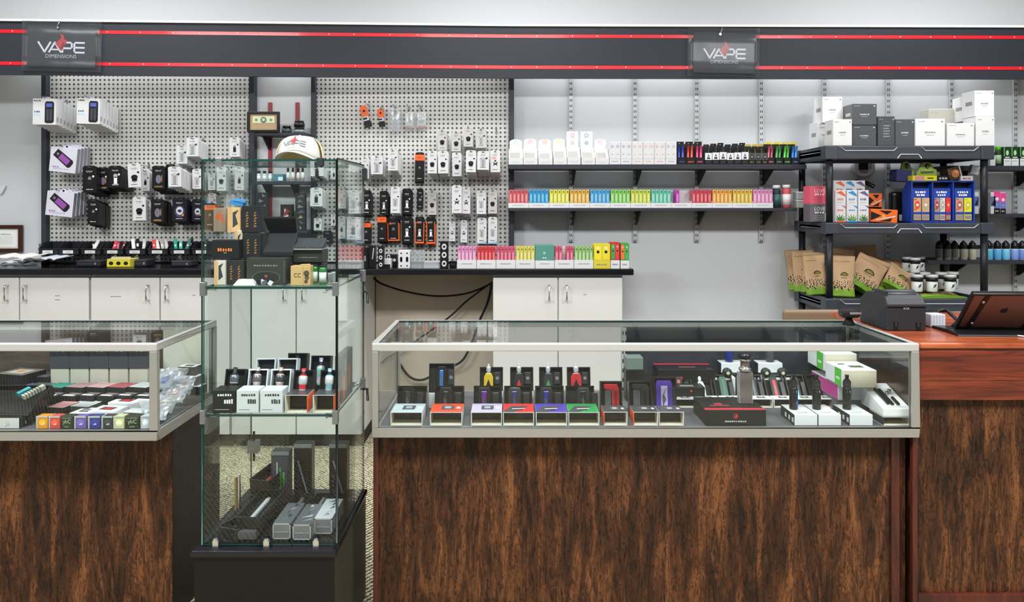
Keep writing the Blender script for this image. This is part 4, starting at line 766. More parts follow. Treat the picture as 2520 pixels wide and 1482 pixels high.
def dark_art(b, w_, h_, d):
    for k in range(7): b.poly([(rnd.uniform(-.4, .1) * w_, h_ * k / 7 + .004), (rnd.uniform(.1, .45) * w_, h_ * k / 7 + .01), (rnd.uniform(-.3, .3) * w_, h_ * (k + .8) / 7)], E, P(rnd.choice(['#7a7a72', '#9a8c6a', '#55585c', '#8e9094'])))
zz_ = ms3 + .0005
boxthing('hanging_packet', 630, 475, 659, 567, 4.40, .03, P('#1f2123'), 'tall dark packet left of the red standard behind the tower', 'packet', art_=dark_art, z=zz_)
boxthing('hanging_packet', 727, 475, 751, 566, 4.38, .03, P('#26282a'), 'tall dark packet right of the red box behind the tower', 'packet', art_=dark_art, z=zz_)
boxthing('red_box', 690, 505, 718, 540, 4.38, .05, P('#1b1517'), 'black box with red and white picture, upper of two behind the tower', art_=lambda b, w_, h_, d: [b.poly([(rnd.uniform(-.45, .2) * w_, rnd.uniform(.05, .7) * h_), (rnd.uniform(0, .45) * w_, rnd.uniform(.05, .7) * h_), (rnd.uniform(-.3, .3) * w_, rnd.uniform(.1, .8) * h_)], E - .0002 * k, P(rnd.choice(['#b8323f', '#d8d0d2', '#7c1f2a']))) for k in range(8)], z=zz_ + .066)
boxthing('red_box', 690, 540, 718, 567, 4.38, .05, P('#3a1a1f'), 'dark red box under the red picture box behind the tower', art_=dark_art, z=zz_)
# ---------------------------------------------------------------- upper wall shelf: white display cartons and colourful pen displays
def wdisp(px0, px1, py0, hd, tint, i, hy=0, grey=True):
    Y = SY + .012; w_ = (px1 - px0) * Y / F; h_ = (404 - py0) * Y / F; d = .11; hh_ = (404 - hd) * Y / F; b = MB(); tm = P('#%02x%02x%02x' % tuple(int(int(tint[k:k + 2], 16) * .55 + 100) for k in (1, 3, 5)), .6)
    s_ = h_ * .42
    b.prismx([(0, 0), (d, 0), (d, h_), (d * .55, h_), (d * .5, h_ * .8), (.006, s_), (0, s_)], -w_ / 2, w_ / 2, PAP)
    b.prism([(-w_ * .45, h_ * .6), (w_ * .45, h_ * .6), (w_ * .45, hh_ * .93), (w_ * .2, hh_), (-w_ * .2, hh_), (-w_ * .45, hh_ * .93)] if hy == 0 else [(-w_ * .45, h_ * .6), (w_ * .45, h_ * .6), (w_ * .45, hh_), (-w_ * .45, hh_)], d + .0008, d + .002, PAP)
    b.disc(0, hh_ * .9, w_ * .2, d - .0, tm, 14) if not hy else (b.disc(0, hh_ * .88, w_ * .16, d, tm, 14), b.disc(0, hh_ * .88, w_ * .09, d - .0004, PAP, 14), b.disc(0, hh_ * .66, w_ * .16, d, tm, 12))
    marks(b, 0, s_ * .45, w_ * .7, s_ * .12, tm, 6, -.0006); marks(b, 0, s_ * .25, w_ * .5, s_ * .06, LGR, 6, -.0006)
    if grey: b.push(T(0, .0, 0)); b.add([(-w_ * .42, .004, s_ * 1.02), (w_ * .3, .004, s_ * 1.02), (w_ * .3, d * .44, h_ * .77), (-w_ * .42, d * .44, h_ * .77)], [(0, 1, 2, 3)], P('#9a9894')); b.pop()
    tag(b.build('display_carton', loc=(X((px0 + px1) / 2, Y), Y, zs1), bevel=.0008, seg=1), 'white display carton with faint %s emblem, %s from left on the upper shelf' % (tn[i], ORD[i]), 'display', 'white display cartons on the upper shelf')
tn = ['green', 'pink', 'coral', 'yellow', 'red', 'navy', 'rose']
for i, a in enumerate([(1252, 1287, 364, 338, '#a8cbb4', 0), (1288, 1323, 364, 336, '#e3a3ac', 0), (1325, 1360, 366, 338, '#e8a392', 0), (1362, 1395, 360, 336, '#dcd793', 0), (1396, 1429, 360, 318, '#cf8a8c', 1), (1431, 1465, 362, 318, '#7c7f96', 1), (1466, 1499, 364, 337, '#e0a8b0', 0)]):
    wdisp(a[0], a[1], a[2], a[3], a[4], i, a[5])
for i in range(6):
    a = 1500 + i * 27.6; tint = ['#8d92ad', '#8d92ad', '#d8a29a', '#d3aaa0', '#d59aa0', '#a9a4ae'][i]
    def ar(b, w_, h_, d, tint=tint):
        for s_ in (-.25, .25): b.disc(s_ * w_, h_ * .8, w_ * .13, E, P(tint), 12); b.disc(s_ * w_, h_ * .8, w_ * .07, E - .0004, PAP, 10); b.disc(s_ * w_, h_ * .45, w_ * .06, E, P(tint)); b.q(s_ * w_ - w_ * .2, s_ * w_ - w_ * .19, h_ * .26, h_, E, LGR)
        b.q(-w_ / 2, w_ / 2, h_ * .25, h_ * .262, E, LGR); marks(b, 0, h_ * .14, w_ * .6, h_ * .05, P(tint), 5)
    boxthing('display_carton', a, 348, a + 27, 404, SY + .012, .10, PAP, 'tall white carton with two ring emblems, %s of six on upper shelf' % ORD[i], 'display', art_=ar, z=zs1, group='tall white cartons on the upper shelf')
def stick(b, x, z0_, z1_, m, y, r=.005, lean=0):
    b.tube([(x, y, z0_), (x + lean, y + .004, z1_)], r, m, 8)
PCOL = [('#2f3fa8', '#3a4ac0', 'blue'), ('#e03a3a', '#e85a40', 'red'), ('#e0407c', '#e8508c', 'pink')]
def pendisp(px0, px1, py0, i, cols, cname, lean, header, band=None, hcol='#151517'):
    Y = SY + .015; w_ = (px1 - px0) * Y / F; h_ = (404 - py0) * Y / F
    t_ = thing('pen_display', 'black display of %s vape pens, %s from left among the dark displays' % (cname, ORD[i]), 'display', (X((px0 + px1) / 2, Y), Y, zs1), group='dark pen displays on the upper shelf')
    b = MB().box(-w_ / 2, w_ / 2, 0, .07, 0, h_ * .3, BK).box(-w_ / 2, w_ / 2, .066, .07, h_ * .3, h_ * .9, BK)
    if band: b.q(-w_ / 2, w_ / 2, h_ * .22, h_ * .55, -.001, P(band)); b.poly([(-w_ * .25, h_ * .26), (w_ * .25, h_ * .26), (0, h_ * .5)], -.0015, INK); b.disc(0, h_ * .36, w_ * .1, -.002, PAP, 8)
    marks(b, 0, h_ * .12, w_ * .6, h_ * .06, P(cols[0]), 4, -.0006); b.build('tray', t_)
    b = MB(); b.prism([(-w_ * .5, h_ * .7), (w_ * .5, h_ * .7), (w_ * .5 + lean, h_), (-w_ * .35 + lean, h_)], .0712, .073, P(hcol)); b.poly([(-w_ * .28 + lean / 2, h_ * .76), (w_ * .28 + lean / 2, h_ * .76), (lean / 2, h_ * .95)], .0706, P(header)); b.poly([(-w_ * .1 + lean / 2, h_ * .8), (w_ * .1 + lean / 2, h_ * .8), (lean / 2, h_ * .88)], .07, P(hcol)); b.build('header_card', t_)
    for k, c in enumerate(cols):
        q_ = MB(); stick(q_, (k - (len(cols) - 1) / 2) * w_ * .42, h_ * .2, h_ * .8, P(c, .3, 0, .3), .03, .0065 if not band else .004, lean); tag(q_.build('vape_pen', loc=(X((px0 + px1) / 2, Y), Y, zs1)), '%s vape pen, %s from left in the %s dark display' % (cname, ORD[k], ORD[i]), 'vape pen', 'pens in the dark displays')
for i in range(3): pendisp(1667 + i * 22.5, 1688.5 + i * 22.5, 345, i, PCOL[i][:2], PCOL[i][2], .004, '#b8a0a4')
HC = ['#d0404c', '#d82f4a', '#d8c43c', '#46284c', '#2c3c6e', '#b0a43a', '#c8702c', '#c8a03a']
for i in range(6): pendisp(1735 + i * 18, 1752 + i * 18, 352 - 2 * (i % 3), 3 + i, ('#3a3c42', '#55585e'), 'charcoal', .003, HC[i], '#d9dadc')
for i in range(3): pendisp(1843 + i * 16, 1858 + i * 16, 352, 9 + i, ('#7c6e2c', '#3a3c42'), 'bronze', -.002, HC[5 + i], '#3c3d40', '#b39a24')
NC = [('#c85a74', '#a84a60', 'dull pink'), ('#4c9a50', '#3a8644', 'green'), ('#55c03c', '#3fa83a', 'bright green'), ('#2a78d0', '#3a90e0', 'sky blue')]
for i in range(4): pendisp(1889 + i * 20, 1907 + i * 20, 346, 12 + i, NC[i][:2], NC[i][2], .010, ['#c8432c', '#3fae4a', '#2e86c8', '#e07a2c'][i], None, '#d6c22a')
# end of the lower shelf: two bottles; jars and boxes beyond
jar('gummy_jar', 1904, 455, 1925, 511, SY + .02, zs2, 'dark bottle with broad white cap at the end of the lower shelf', P('#1b2b30'), PAP, 'bottle', cap=.15, group='bottles at the shelf end', band=P('#2f5a58'))
jar('gummy_jar', 1928, 454, 1950, 511, SY + .02, zs2, 'red bottle with broad white cap at the end of the lower shelf', P('#b84a4c'), PAP, 'bottle', cap=.15, group='bottles at the shelf end', band=P('#d9d0cf'))
# ---------------------------------------------------------------- cartons on top of the resin unit
UT = UZ1 + .0025; UM = UZ2 + .0025; UL = UZ3 + .0025
def carton(px0, py0, px1, py1, Y, d, hc, label, z=UT, ink='#8a8c90', emblem=None, gl=0.0, rz=0, cat='box', name='carton', group='cartons on top of the resin unit'):
    m = P(hc, .35, 0, .25)
    def ar(b, w_, h_, d_):
        marks(b, 0, h_ * .5, w_ * .38, h_ * .06, P(ink), 6); marks(b, 0, h_ * .4, w_ * .26, h_ * .02, P(ink), 5)
        b.q(w_ * .36, w_ * .43, h_ * .87, h_ * .92, E, P(ink)); marks(b, -w_ * .3, h_ * .9, w_ * .24, h_ * .025, P(ink), 4)
        b.add([(-w_ / 2 - .0005, d_ * .7, h_ * .45), (-w_ / 2 - .0005, d_ * .2, h_ * .45), (-w_ / 2 - .0005, d_ * .2, h_ * .6), (-w_ / 2 - .0005, d_ * .7, h_ * .6)], [(0, 1, 2, 3)], P(ink))
        if emblem:
            b.disc(0, h_ * .5, w_ * .36, E - .0004, P('#5f6266'), 24, h_ * .34); b.disc(0, h_ * .5, w_ * .34, E - .0007, m, 24, h_ * .32)
            for k in range(5): b.q(-w_ * .2, w_ * (.2 - .05 * (k % 2)), h_ * (.3 + k * .09), h_ * (.34 + k * .09), E - .001, P('#84878c'))
    return boxthing(name, px0, py0, px1, py1, Y, d, m, label, cat, ar, z=z, bevel=.002, group=group, rz=rz)
def zof(py0, py1, Y, z): return z + (py1 - py0) * Y / F
hW = lambda a, c, Y: (c - a) * Y / F
carton(2050, 292, 2097, 357, 4.07, .11, '#dcdddd', 'white carton at the front left corner on top of the resin unit')
carton(2012, 296, 2046, 360, 4.24, .12, '#d5d6d6', 'white carton behind the front left carton, lower of a stack')
carton(2024, 232, 2073, 296, 4.22, .12, '#dfe0df', 'tall white carton on top of the left back stack', z=UT + hW(296, 357, 4.24))
carton(2016, 244, 2030, 296, 4.36, .10, '#cbcac6', 'greyish carton edge behind the tallest left white carton', z=UT + hW(296, 357, 4.24))
carton(2098, 306, 2157, 357, 4.10, .12, '#4b4e53', 'dark grey carton, lower of the two stacked at left centre', ink='#c7c9cc')
carton(2098, 249, 2158, 301, 4.10, .12, '#4d5055', 'dark grey carton, upper of the two stacked at left centre', z=UT + hW(306, 358, 4.10), ink='#c7c9cc')
carton(2161, 284, 2202, 357, 4.09, .08, '#47494d', 'dark grey carton with a big round emblem on the resin unit', ink='#a0a2a6', emblem=True)
carton(2203, 291, 2251, 357, 4.10, .12, '#505257', 'dark grey carton right of the round emblem carton', ink='#c0c2c5')
carton(2253, 290, 2326, 357, 4.09, .12, '#e0e0e0', 'wide white carton in the middle of the resin unit top')
carton(2331, 301, 2398, 357, 4.09, .12, '#dedfe0', 'low white shrink-wrapped carton left of the tall stack')
carton(2402, 284, 2448, 356, 4.09, .12, '#dddede', 'white carton at the right end, lower of the tall stack')
carton(2399, 219, 2447, 283, 4.10, .12, '#dfe0e0', 'white carton topping the tall stack at the right end', z=UT + hW(284, 357, 4.09))
carton(2379, 290, 2400, 356, 4.26, .12, '#cfd0d0', 'pale carton behind the low shrink-wrapped one, lower', group='pale back cartons')
carton(2374, 228, 2398, 288, 4.26, .12, '#d6d7d7', 'pale carton behind the tall stack, upper', z=UT + hW(290, 357, 4.26), group='pale back cartons')
carton(2286, 232, 2356, 332, 4.36, .10, '#b9b5ab', 'beige carton at the back behind the middle white cartons', ink='#a5a197')
# ---------------------------------------------------------------- middle tray of the resin unit
def lov(b, w_, h_, d, c, c2):
    b.text('LOVE', w_ * .06, h_ * .74, w_ * .62, h_ * .2, E, P(c)); marks(b, w_ * .06, h_ * .54, w_ * .6, h_ * .1, P(c), 4)
    b.q(w_ * .36, w_ * .5, h_ * .05, h_ * .5, E, P(c2))
    for k in range(3): marks(b, -w_ * .05, h_ * (.35 - .1 * k), w_ * .5, h_ * .02, P(c2), 6)
boxthing('tea_carton', 1994, 504, 2036, 548, 4.16, .10, P('#5f5d61', .5), 'dark grey printed carton under the pink one on the middle tray', art_=lambda b, w_, h_, d: lov(b, w_, h_, d, '#e4e4e6', '#b9b9bd'), z=UM)
boxthing('tea_carton', 1994, 458, 2036, 502, 4.16, .10, P('#d4566c', .5), 'pink printed carton stacked on the dark grey one', art_=lambda b, w_, h_, d: lov(b, w_, h_, d, '#f3d6dc', '#a73b50'), z=UM + hW(504, 548.5, 4.16))
def leafbox(px, c, Y, back, label):
    def ar(b, w_, h_, d):
        cc = P(c); b.poly([(-w_ * .4, h_ * .93), (w_ * .1, h_ * .98), (w_ * .45, h_ * .86), (w_ * .45, h_ * .8)], E, cc); marks(b, 0, h_ * .72, w_ * .6, h_ * .07, cc, 4)
        marks(b, -.0, h_ * .62, w_ * .6, h_ * .03, LGR, 6); b.poly([(-w_ * .4, h_ * .56), (w_ * .1, h_ * .53), (w_ * .48, h_ * .43), (w_ * .48, h_ * .5)], E, cc); marks(b, 0, h_ * .38, w_ * .6, h_ * .05, cc, 4)
        b.poly([(-w_ * .35, h_ * .3), (w_ * .35, h_ * .3), (0, h_ * .2)], E, P('#d9d2cc'))
        for a_ in (-62, -35, -10, 14, 38, 64):
            L_ = h_ * .24; ra = math.radians(a_); dx, dz = math.sin(ra), math.cos(ra)
            b.poly([(0, h_ * .03), (dx * L_ * .5 - dz * w_ * .07, h_ * .03 + dz * L_ * .5 + dx * w_ * .07), (max(-w_ * .48, min(w_ * .48, dx * L_)), h_ * .03 + dz * L_), (dx * L_ * .5 + dz * w_ * .07, h_ * .03 + dz * L_ * .5 - dx * w_ * .07)], E - .0003, P(rnd.choice(['#3f7a2c', '#5c9a3c', '#2c5a22'])))
        b.q(-w_ / 2, w_ / 2, 0, h_ * .045, E - .0006, cc)
    w_px = 26; boxthing('wrap_box', px, 470, px + w_px, 549, Y, .05, PAP, label, art_=ar, z=UM + back, group='white cartons with leaf print')
for i, (c, n_) in enumerate((('#d9603a', 'orange'), ('#2a86c0', 'blue'), ('#6a5480', 'purple'))):
    leafbox(2055.5 + i * 28.3, c, 4.10, 0, 'white leaf-print box with %s lettering, front row of the middle tray' % n_)
    if i < 3: leafbox(2053 + i * 25, c, 4.20, .052, 'white leaf-print box with %s lettering, back row of the middle tray' % n_)
def ora(b, w_, h_, d):
    b.poly([(-w_ * .5, h_ * .1), (-w_ * .1, h_ * .5), (-w_ * .5, h_ * .8)], E, INK); b.poly([(-w_ * .2, h_ * .9), (w_ * .3, h_ * .9), (w_ * .1, h_ * .6)], E, INK); b.poly([(-w_ * .2, h_ * .05), (w_ * .3, h_ * .35), (w_ * .25, h_ * .08)], E, INK)
    b.poly([(-w_ * .3, h_ * .12), (w_ * .42, h_ * .46), (w_ * .42, h_ * .54), (-w_ * .3, h_ * .2)], E - .0004, PAP); b.disc(-w_ * .02, h_ * .45, w_ * .07, E - .0006, P('#d9a03a'))
OR = P('#e2671c', .45)
boxthing('rolling_box', 2142, 516, 2208, 548, 4.10, .09, OR, 'orange and black printed box lying at the front of the middle tray', art_=ora, z=UM, ry=3)
boxthing('rolling_box', 2137, 478, 2171, 512, 4.22, .06, OR, 'orange and black printed box standing behind on a small black stand', art_=ora, z=UM + hW(514, 550, 4.22))
boxthing('black_stand', 2140, 514, 2170, 550, 4.24, .06, BLKM, 'small black stand under the rear orange box', 'stand', z=UM)
# wall fittings seen through the unit
t_ = thing('thermostat', 'round grey wall thermostat with black display behind the resin unit', 'thermostat', (X(2128, 4.53), 4.558, Z(410, 4.53)))
MB().push(R('X', 90)).lathe([(.068, 0), (.068, .02), (.06, .028)], 0, 0, P('#b4b3b6', .5), 28).pop().build('housing', t_, bevel=.001)
b = MB().box(-.036, .02, -.031, -.0285, -.02, .024, P('#0e0f12', .2)); b.disc(.035, .012, .006, -.0288, P('#6f6e73')); b.disc(.035, -.006, .006, -.0288, P('#6f6e73')); b.build('display_screen', t_)
t_ = thing('desk_lamp', 'black-handled grey roll dispenser standing behind the leaf-print boxes', 'dispenser', (X(2118, 4.3), 4.32, UM))
t_.name = 'roll_dispenser'
MB().box(-.035, .055, 0, .08, 0, .165, P('#8f8c86', .6)).build('body', t_, bevel=.01)
MB().lathe([(.02, .15), (.032, .165), (.032, .21)], -.05, .03, BK, 14).tube([(-.04, .03, .215), (.0, .03, .232), (.06, .03, .22), (.10, .03, .20)], .012, BK, 8).build('handle', t_)
boxthing('grey_folder', 2183, 467, 2226, 548, 4.36, .03, P('#9b9a96', .6), 'grey folded sheet standing behind the blue display', 'folder', z=UM, ry=0)
t_ = thing('black_bag', 'black rounded case standing left of the blue display', 'case', (X(2212, 4.24), 4.24, UM)); MB().box(-.035, .035, 0, .06, 0, .17, BK).build('body', t_, bevel=.018, seg=4)
MB().q(.0, .022, .005, .04, -.0015, PAP).build('price_tag', t_)
# blue three-bay display
Y = 4.10; bx0, bx1 = X(2243, Y), X(2399, Y); bw = bx1 - bx0; bh = hW(447, 549, Y); BL = P('#1c3fa2', .4, 0, .2); BD = P('#10183a', .5)
t_ = thing('blue_display', 'royal blue three-bay cardboard display on the middle tray', 'display', ((bx0 + bx1) / 2, Y, UM)); b = MB(); p = .006
for k in range(4): xx = -bw / 2 + (bw - p) * k / 3; b.prismx([(0, 0), (.10, 0), (.10, bh * .75), (.05, bh), (0, bh)] if k == 0 else [(0, 0), (.10, 0), (.10, bh * .7), (.05, bh), (0, bh)], xx, xx + p, BL)
b.box(-bw / 2 + p, bw / 2 - p, .0, .098, 0, .006, BL); b.box(-bw / 2 + p, bw / 2 - p, .0, .05, bh - .006, bh, BL); b.box(-bw / 2 + p, bw / 2 - p, .052, .056, .006, bh * .97, BD)
b.build('shell', t_, bevel=.001)
ins = [[('#c9a070', '#d8432f'), ('#c9a070', '#b0a080')], [('#9a8f86', '#b5322c'), ('#cfcfc8', '#a8a49c'), ('#cf2a26', '#e04038')], [('#b8a088', '#c05040'), ('#e3dc2a', '#c8c020')]]
for k in range(3):
    cx_ = -bw / 2 + bw * (k + .5) / 3; iw = bw / 3 * .8
    b = MB(); b.box(cx_ - iw / 2, cx_ + iw / 2, .012, .018, bh * .04, bh * .82, BL); marks(b, cx_, bh * .73, iw * .66, bh * .045, WH, 5, .0112); marks(b, cx_, bh * .66, iw * .5, bh * .045, WH, 4, .0112)
    b.build('bay_panel', t_)
    L_ = ins[k]
    for j, (c1, c2) in enumerate(L_):
        sw = iw / len(L_) * .86; xx = cx_ - iw / 2 + iw * (j + .5) / len(L_)
        q_ = MB().box(-sw / 2, sw / 2, 0, .006, 0, bh * .54, P(c1, .4, 0, .2)); q_.q(-sw / 2, sw / 2, bh * .14, bh * .2, E, BL)
        q_.disc(0, bh * .37, sw * .36, E - .0002, P(c2), 12, bh * .1); q_.disc(0, bh * .37, sw * .2, E - .0005, P('#e0dcd6'), 10)
        for zz in (.25, .49): q_.q(-sw * .45, -sw * .1, bh * zz, bh * (zz + .03), E - .0003, P(c2)); 
        q_.q(-sw * .45, sw * .45, bh * .02, bh * .12, E, P('#8e8478'))
        tag(q_.build('rolling_paper_pack', loc=((bx0 + bx1) / 2 + xx, Y + .0045, UM + bh * .05)), 'slim patterned pack, %s from left in the %s bay of the blue display' % (ORD[j], ORD[k]), 'packet', 'packs in the blue display')
BT = UM + bh + .0005
boxthing('flat_box', 2246, 433, 2306, 446, 4.11, .09, P('#e0d22a', .4), 'flat yellow and pink box on top of the blue display', art_=lambda b, w_, h_, d: [b.q(-w_ * .42, -w_ * .02, h_ * .1, h_ * .9, E, P('#c98e86')), b.q(w_ * .1, w_ * .35, h_ * .4, h_ * .6, E, INK)], z=BT)
boxthing('flat_box', 2307, 433, 2336, 446, 4.11, .09, BK, 'flat black box beside the yellow one on the blue display', art_=lambda b, w_, h_, d: marks(b, 0, h_ * .5, w_ * .7, h_ * .4, LGR, 3), z=BT)
boxthing('flat_box', 2365, 434, 2395, 446, 4.11, .09, PAP, 'flat white box with red print at the right on the blue display', art_=lambda b, w_, h_, d: marks(b, 0, h_ * .5, w_ * .7, h_ * .4, P('#b03a44'), 5), z=BT)
boxthing('chocolate_bar_box', 2338, 412, 2372, 444, 4.12, .08, P('#3a2a22'), 'tilted brown picture box on the blue display', art_=lambda b, w_, h_, d: [b.disc(0, h_ * .5, w_ * .3, E, P('#a86a3c'), 12), b.disc(w_ * .1, h_ * .6, w_ * .12, E - .0004, P('#e0884a')), b.q(w_ * .36, w_ * .42, 0, h_, E, PAP)] + [b.q(-w_ * (.48 - .1 * k), -w_ * (.45 - .1 * k), h_ * .5, h_ * .9, E, P('#8a7a58')) for k in range(3)], z=BT + .006, ry=-14)
boxthing('silver_packet', 2388, 398, 2408, 420, 4.2, .03, P('#c9cbd0', .3, .3), 'crinkled silver and violet packet behind the right front post', 'packet', art_=dark_art, z=BT + .04, ry=15)
boxthing('navy_box', 2206, 420, 2243, 449, 4.16, .08, P('#1a2358'), 'dark navy box behind the green bags', z=BT - .002, ry=3)
def shaped_bag(px0, py0, px1, py1, Y, label, z):
    w_ = (px1 - px0) * Y / F; h_ = (py1 - py0) * Y / F; G = P('#7f9a3c', .4, 0, .2); b = MB()
    b.prism([(-w_ * .5, 0), (w_ * .5, 0), (w_ * .48, h_ * .45), (w_ * .32, h_ * .55), (w_ * .22, h_ * .9), (w_ * .1, h_), (-w_ * .15, h_), (-w_ * .28, h_ * .85), (-w_ * .36, h_ * .5), (-w_ * .48, h_ * .3)], 0, .012, G)
    b.disc(w_ * .02, h_ * .7, w_ * .12, E, P('#2c331c'), 12, h_ * .2); b.disc(w_ * .06, h_ * .66, w_ * .05, E - .0004, P('#8e9c5a')); b.poly([(-w_ * .3, h_ * .14), (w_ * .3, h_ * .2), (w_ * .34, h_ * .32), (-w_ * .3, h_ * .3)], E, P('#3d4d1e')); marks(b, 0, h_ * .42, w_ * .5, h_ * .06, P('#c4d68a'), 5)
    tag(b.build('green_bag', loc=(X((px0 + px1) / 2, Y), Y, z), rot=(math.radians(-4), 0, 0), bevel=.003), label, 'packet', 'green shaped bags')
shaped_bag(2212, 388, 2251, 426, 4.17, 'green printed bag, left and higher, behind the blue display top', BT + .025); shaped_bag(2256, 399, 2307, 433, 4.14, 'green printed bag, right and lower, on the yellow flat box', BT + .029)
# ---------------------------------------------------------------- far right wall shelves
zf1, zf2, zf3 = [Z(v, SY) + .0004 for v in (408, 527, 641)]
jar('green_bottle', 2453, 358, 2468, 407, SY + .02, zf1, 'dark bottle with bright green cap on the far right upper shelf', P('#1f3324'), P('#58c432'), 'bottle', cap=.22, band=P('#8fae8a'))
for i, a in enumerate((2470, 2489, 2510)):
    boxthing('eliquid_box', a, 360, a + 18, 407, SY + .02, .04, P('#1d3326'), 'dark green bottle box with white base, %s from left on far right shelf' % ORD[i], art_=lambda b, w_, h_, d: [b.q(-w_ / 2, w_ / 2, 0, h_ * .38, E, PAP), b.disc(0, h_ * .68, w_ * .2, E, P('#a9cf9a'), 10, h_ * .14), b.q(-w_ * .3, w_ * .3, h_ * .42, h_ * .47, E, PAP), marks(b, 0, h_ * .25, w_ * .7, h_ * .04, GRY, 4, -.0009), b.q(-w_ * .5, -w_ * .36, h_ * .5, h_, E, P('#4fae3a'))], z=zf1, group='dark green boxes at far right')
boxthing('eliquid_box', 2437, 383, 2450, 407, SY + .02, .04, PAP, 'small white box half hidden by the resin unit on far right shelf', z=zf1)
for i, a in enumerate((2395, 2436)): boxthing('eliquid_box', a + 2, 472, a + 14, 526, SY + .02, .04, PAP, 'white and navy box %s the right front post' % ('left of' if i == 0 else 'right of'), art_=lambda b, w_, h_, d: [b.q(-w_ / 2, w_ / 2, h_ * .35, h_ * .8, E, P('#5b6c9c')), b.poly([(-w_ * .4, h_ * .4), (w_ * .2, h_ * .4), (w_ * .4, h_ * .75)], E - .0004, INK)], z=zf2)
def multi(b, w_, h_, d):
    b.q(-w_ / 2, w_ / 2, h_ * .55, h_ * .98, E, P('#e0408c')); b.q(-w_ / 2, w_ / 2, h_ * .25, h_ * .55, E, P('#6f72b8')); b.q(-w_ / 2, w_ / 2, 0, h_ * .25, E, INK); b.disc(0, h_ * .66, w_ * .3, E - .0004, P('#e8dce8')); b.disc(0, h_ * .4, w_ * .2, E - .0004, P('#4fa0d0')); marks(b, 0, h_ * .13, w_ * .6, h_ * .05, PAP, 3, -.001)
boxthing('eliquid_box', 2446, 471, 2461, 527, SY + .02, .04, P('#d0458c'), 'pink, violet and black printed bottle box, left of two', art_=multi, z=zf2)
boxthing('eliquid_box', 2462, 474, 2475, 527, SY + .02, .04, P('#e8dfe8'), 'pink, violet and black printed bottle box, right of two', art_=multi, z=zf2)
def capbottle(px, wd, i, body, band, cn, lo):
    r = wd / 2 * (SY + .03) / F; Yb = SY + .03; hh = .105
    t_ = thing('capped_bottle', 'bottle with %s label and serrated black cap, %s' % (cn, lo), 'bottle', (X(px, Yb), Yb + r, zf3), group='capped bottles on the lowest far right shelf')
    MB().lathe([(r * .95, 0), (r, .003), (r, .058), (r * .6, .072)], 0, 0, body, 12, [body, band, body]).build('body', t_)
    b = MB(); b.lathe([(r * .92, .064), (r * .98, .072), (r * .92, .092), (r * .5, hh - .002), (r * .15, hh + .006)], 0, 0, BK, 10); b.build('cap', t_)
for i, (a, hc) in enumerate([(2316, '#77736d'), (2337, '#9a9792'), (2354, '#96938c'), (2376, '#b3b09c'), (2398, '#bfba9e')]): capbottle(a, 17, i, P('#9b9894'), P(hc), 'grey-beige', '%s of five left of the post' % ORD[i])
for i, (a, hc) in enumerate([(2439, '#5fb8dc'), (2460, '#58b0e0'), (2481, '#6fc0e4'), (2503, '#7a9ad8'), (2522, '#6f86c8')]): capbottle(a, 18, i, P('#a9cfe4'), P(hc), 'light blue', '%s of five right of the post' % ORD[i])
boxthing('display_tray', 2306, 612, 2414, 622, SY + .07, .004, BK, 'black display rack behind the grey-beige capped bottles', 'rack', z=zf3 + .06)
# ---------------------------------------------------------------- lower tray: kraft pouches and jars
GRN = P('#6f9a22', .6); DGR = P('#22301a', .6)
def pouch(w_, h_, d, seed):
    r_ = random.Random(seed); nx, nz = 30, 36; b = MB(); km = [KRAFT, GRN, DGR]
    def pt(i, j, s_):
        u, v = i / nx, j / nz; wd = w_ * (1 - .06 * math.sin(math.pi * v)); bul = d / 2 * (1 - v) ** .7 * math.sin(math.pi * min(max(u, .0), 1)) ** .6 * (1 if v < .93 else .2) + .002
        if v == 0: bul = d / 2 * math.sin(math.pi * u) ** .5 + .002
        return ((u - .5) * wd, s_ * bul + d / 2 + .004 * math.sin(seed + 5 * u + 7 * v), v * h_)
    for s_ in (-1, 1):
        for j in range(nz):
            for i in range(nx):
                v = (j + .5) / nz; m = 0
                lim = .17 + .03 * math.sin(i * .8 + seed)
                if v < lim: m = 1
                elif v < .40 and math.sin(i * 1.9 + 3.1 * math.sin(j * .9 + seed)) * math.sin(j * 1.6 + seed + i * .4) + r_.uniform(-.25, .25) > .12 + (v - .2) * 2.2: m = 2
                P4 = [pt(i, j, s_), pt(i + 1, j, s_), pt(i + 1, j + 1, s_), pt(i, j + 1, s_)]
                b.add(P4 if s_ < 0 else P4[::-1], [(0, 1, 2, 3)], km[m], True)
    for j in (0, nz):
        for i in range(nx): b.add([pt(i, j, -1), pt(i, j, 1), pt(i + 1, j, 1), pt(i + 1, j, -1)], [(0, 1, 2, 3)], GRN if j == 0 else KRAFT)
    for j in range(nz):
        for i in (0, nx): b.add([pt(i, j, -1), pt(i, j, 1), pt(i, j + 1, 1), pt(i, j + 1, -1)], [(0, 1, 2, 3)], KRAFT)
    yb = min(v[1] for v in b.v) - .001
    b.poly([(w_ * .16 * math.cos(a), h_ * .52 + w_ * .13 * math.sin(a)) for a in [math.pi * k / 10 for k in range(11)]], yb + d * .12, DGR); b.poly([(w_ * .12 * math.cos(a), h_ * .52 + w_ * .09 * math.sin(a)) for a in [math.pi * k / 10 for k in range(11)]], yb + d * .12 - .0005, P('#8a7a2a'))
    marks(b, 0, h_ * .46, w_ * .26, h_ * .02, P('#7a6242'), 5, yb + d * .12); marks(b, 0, h_ * .86, w_ * .9, h_ * .008, P('#9a7c58'), 1, yb + d * .3)
    return b
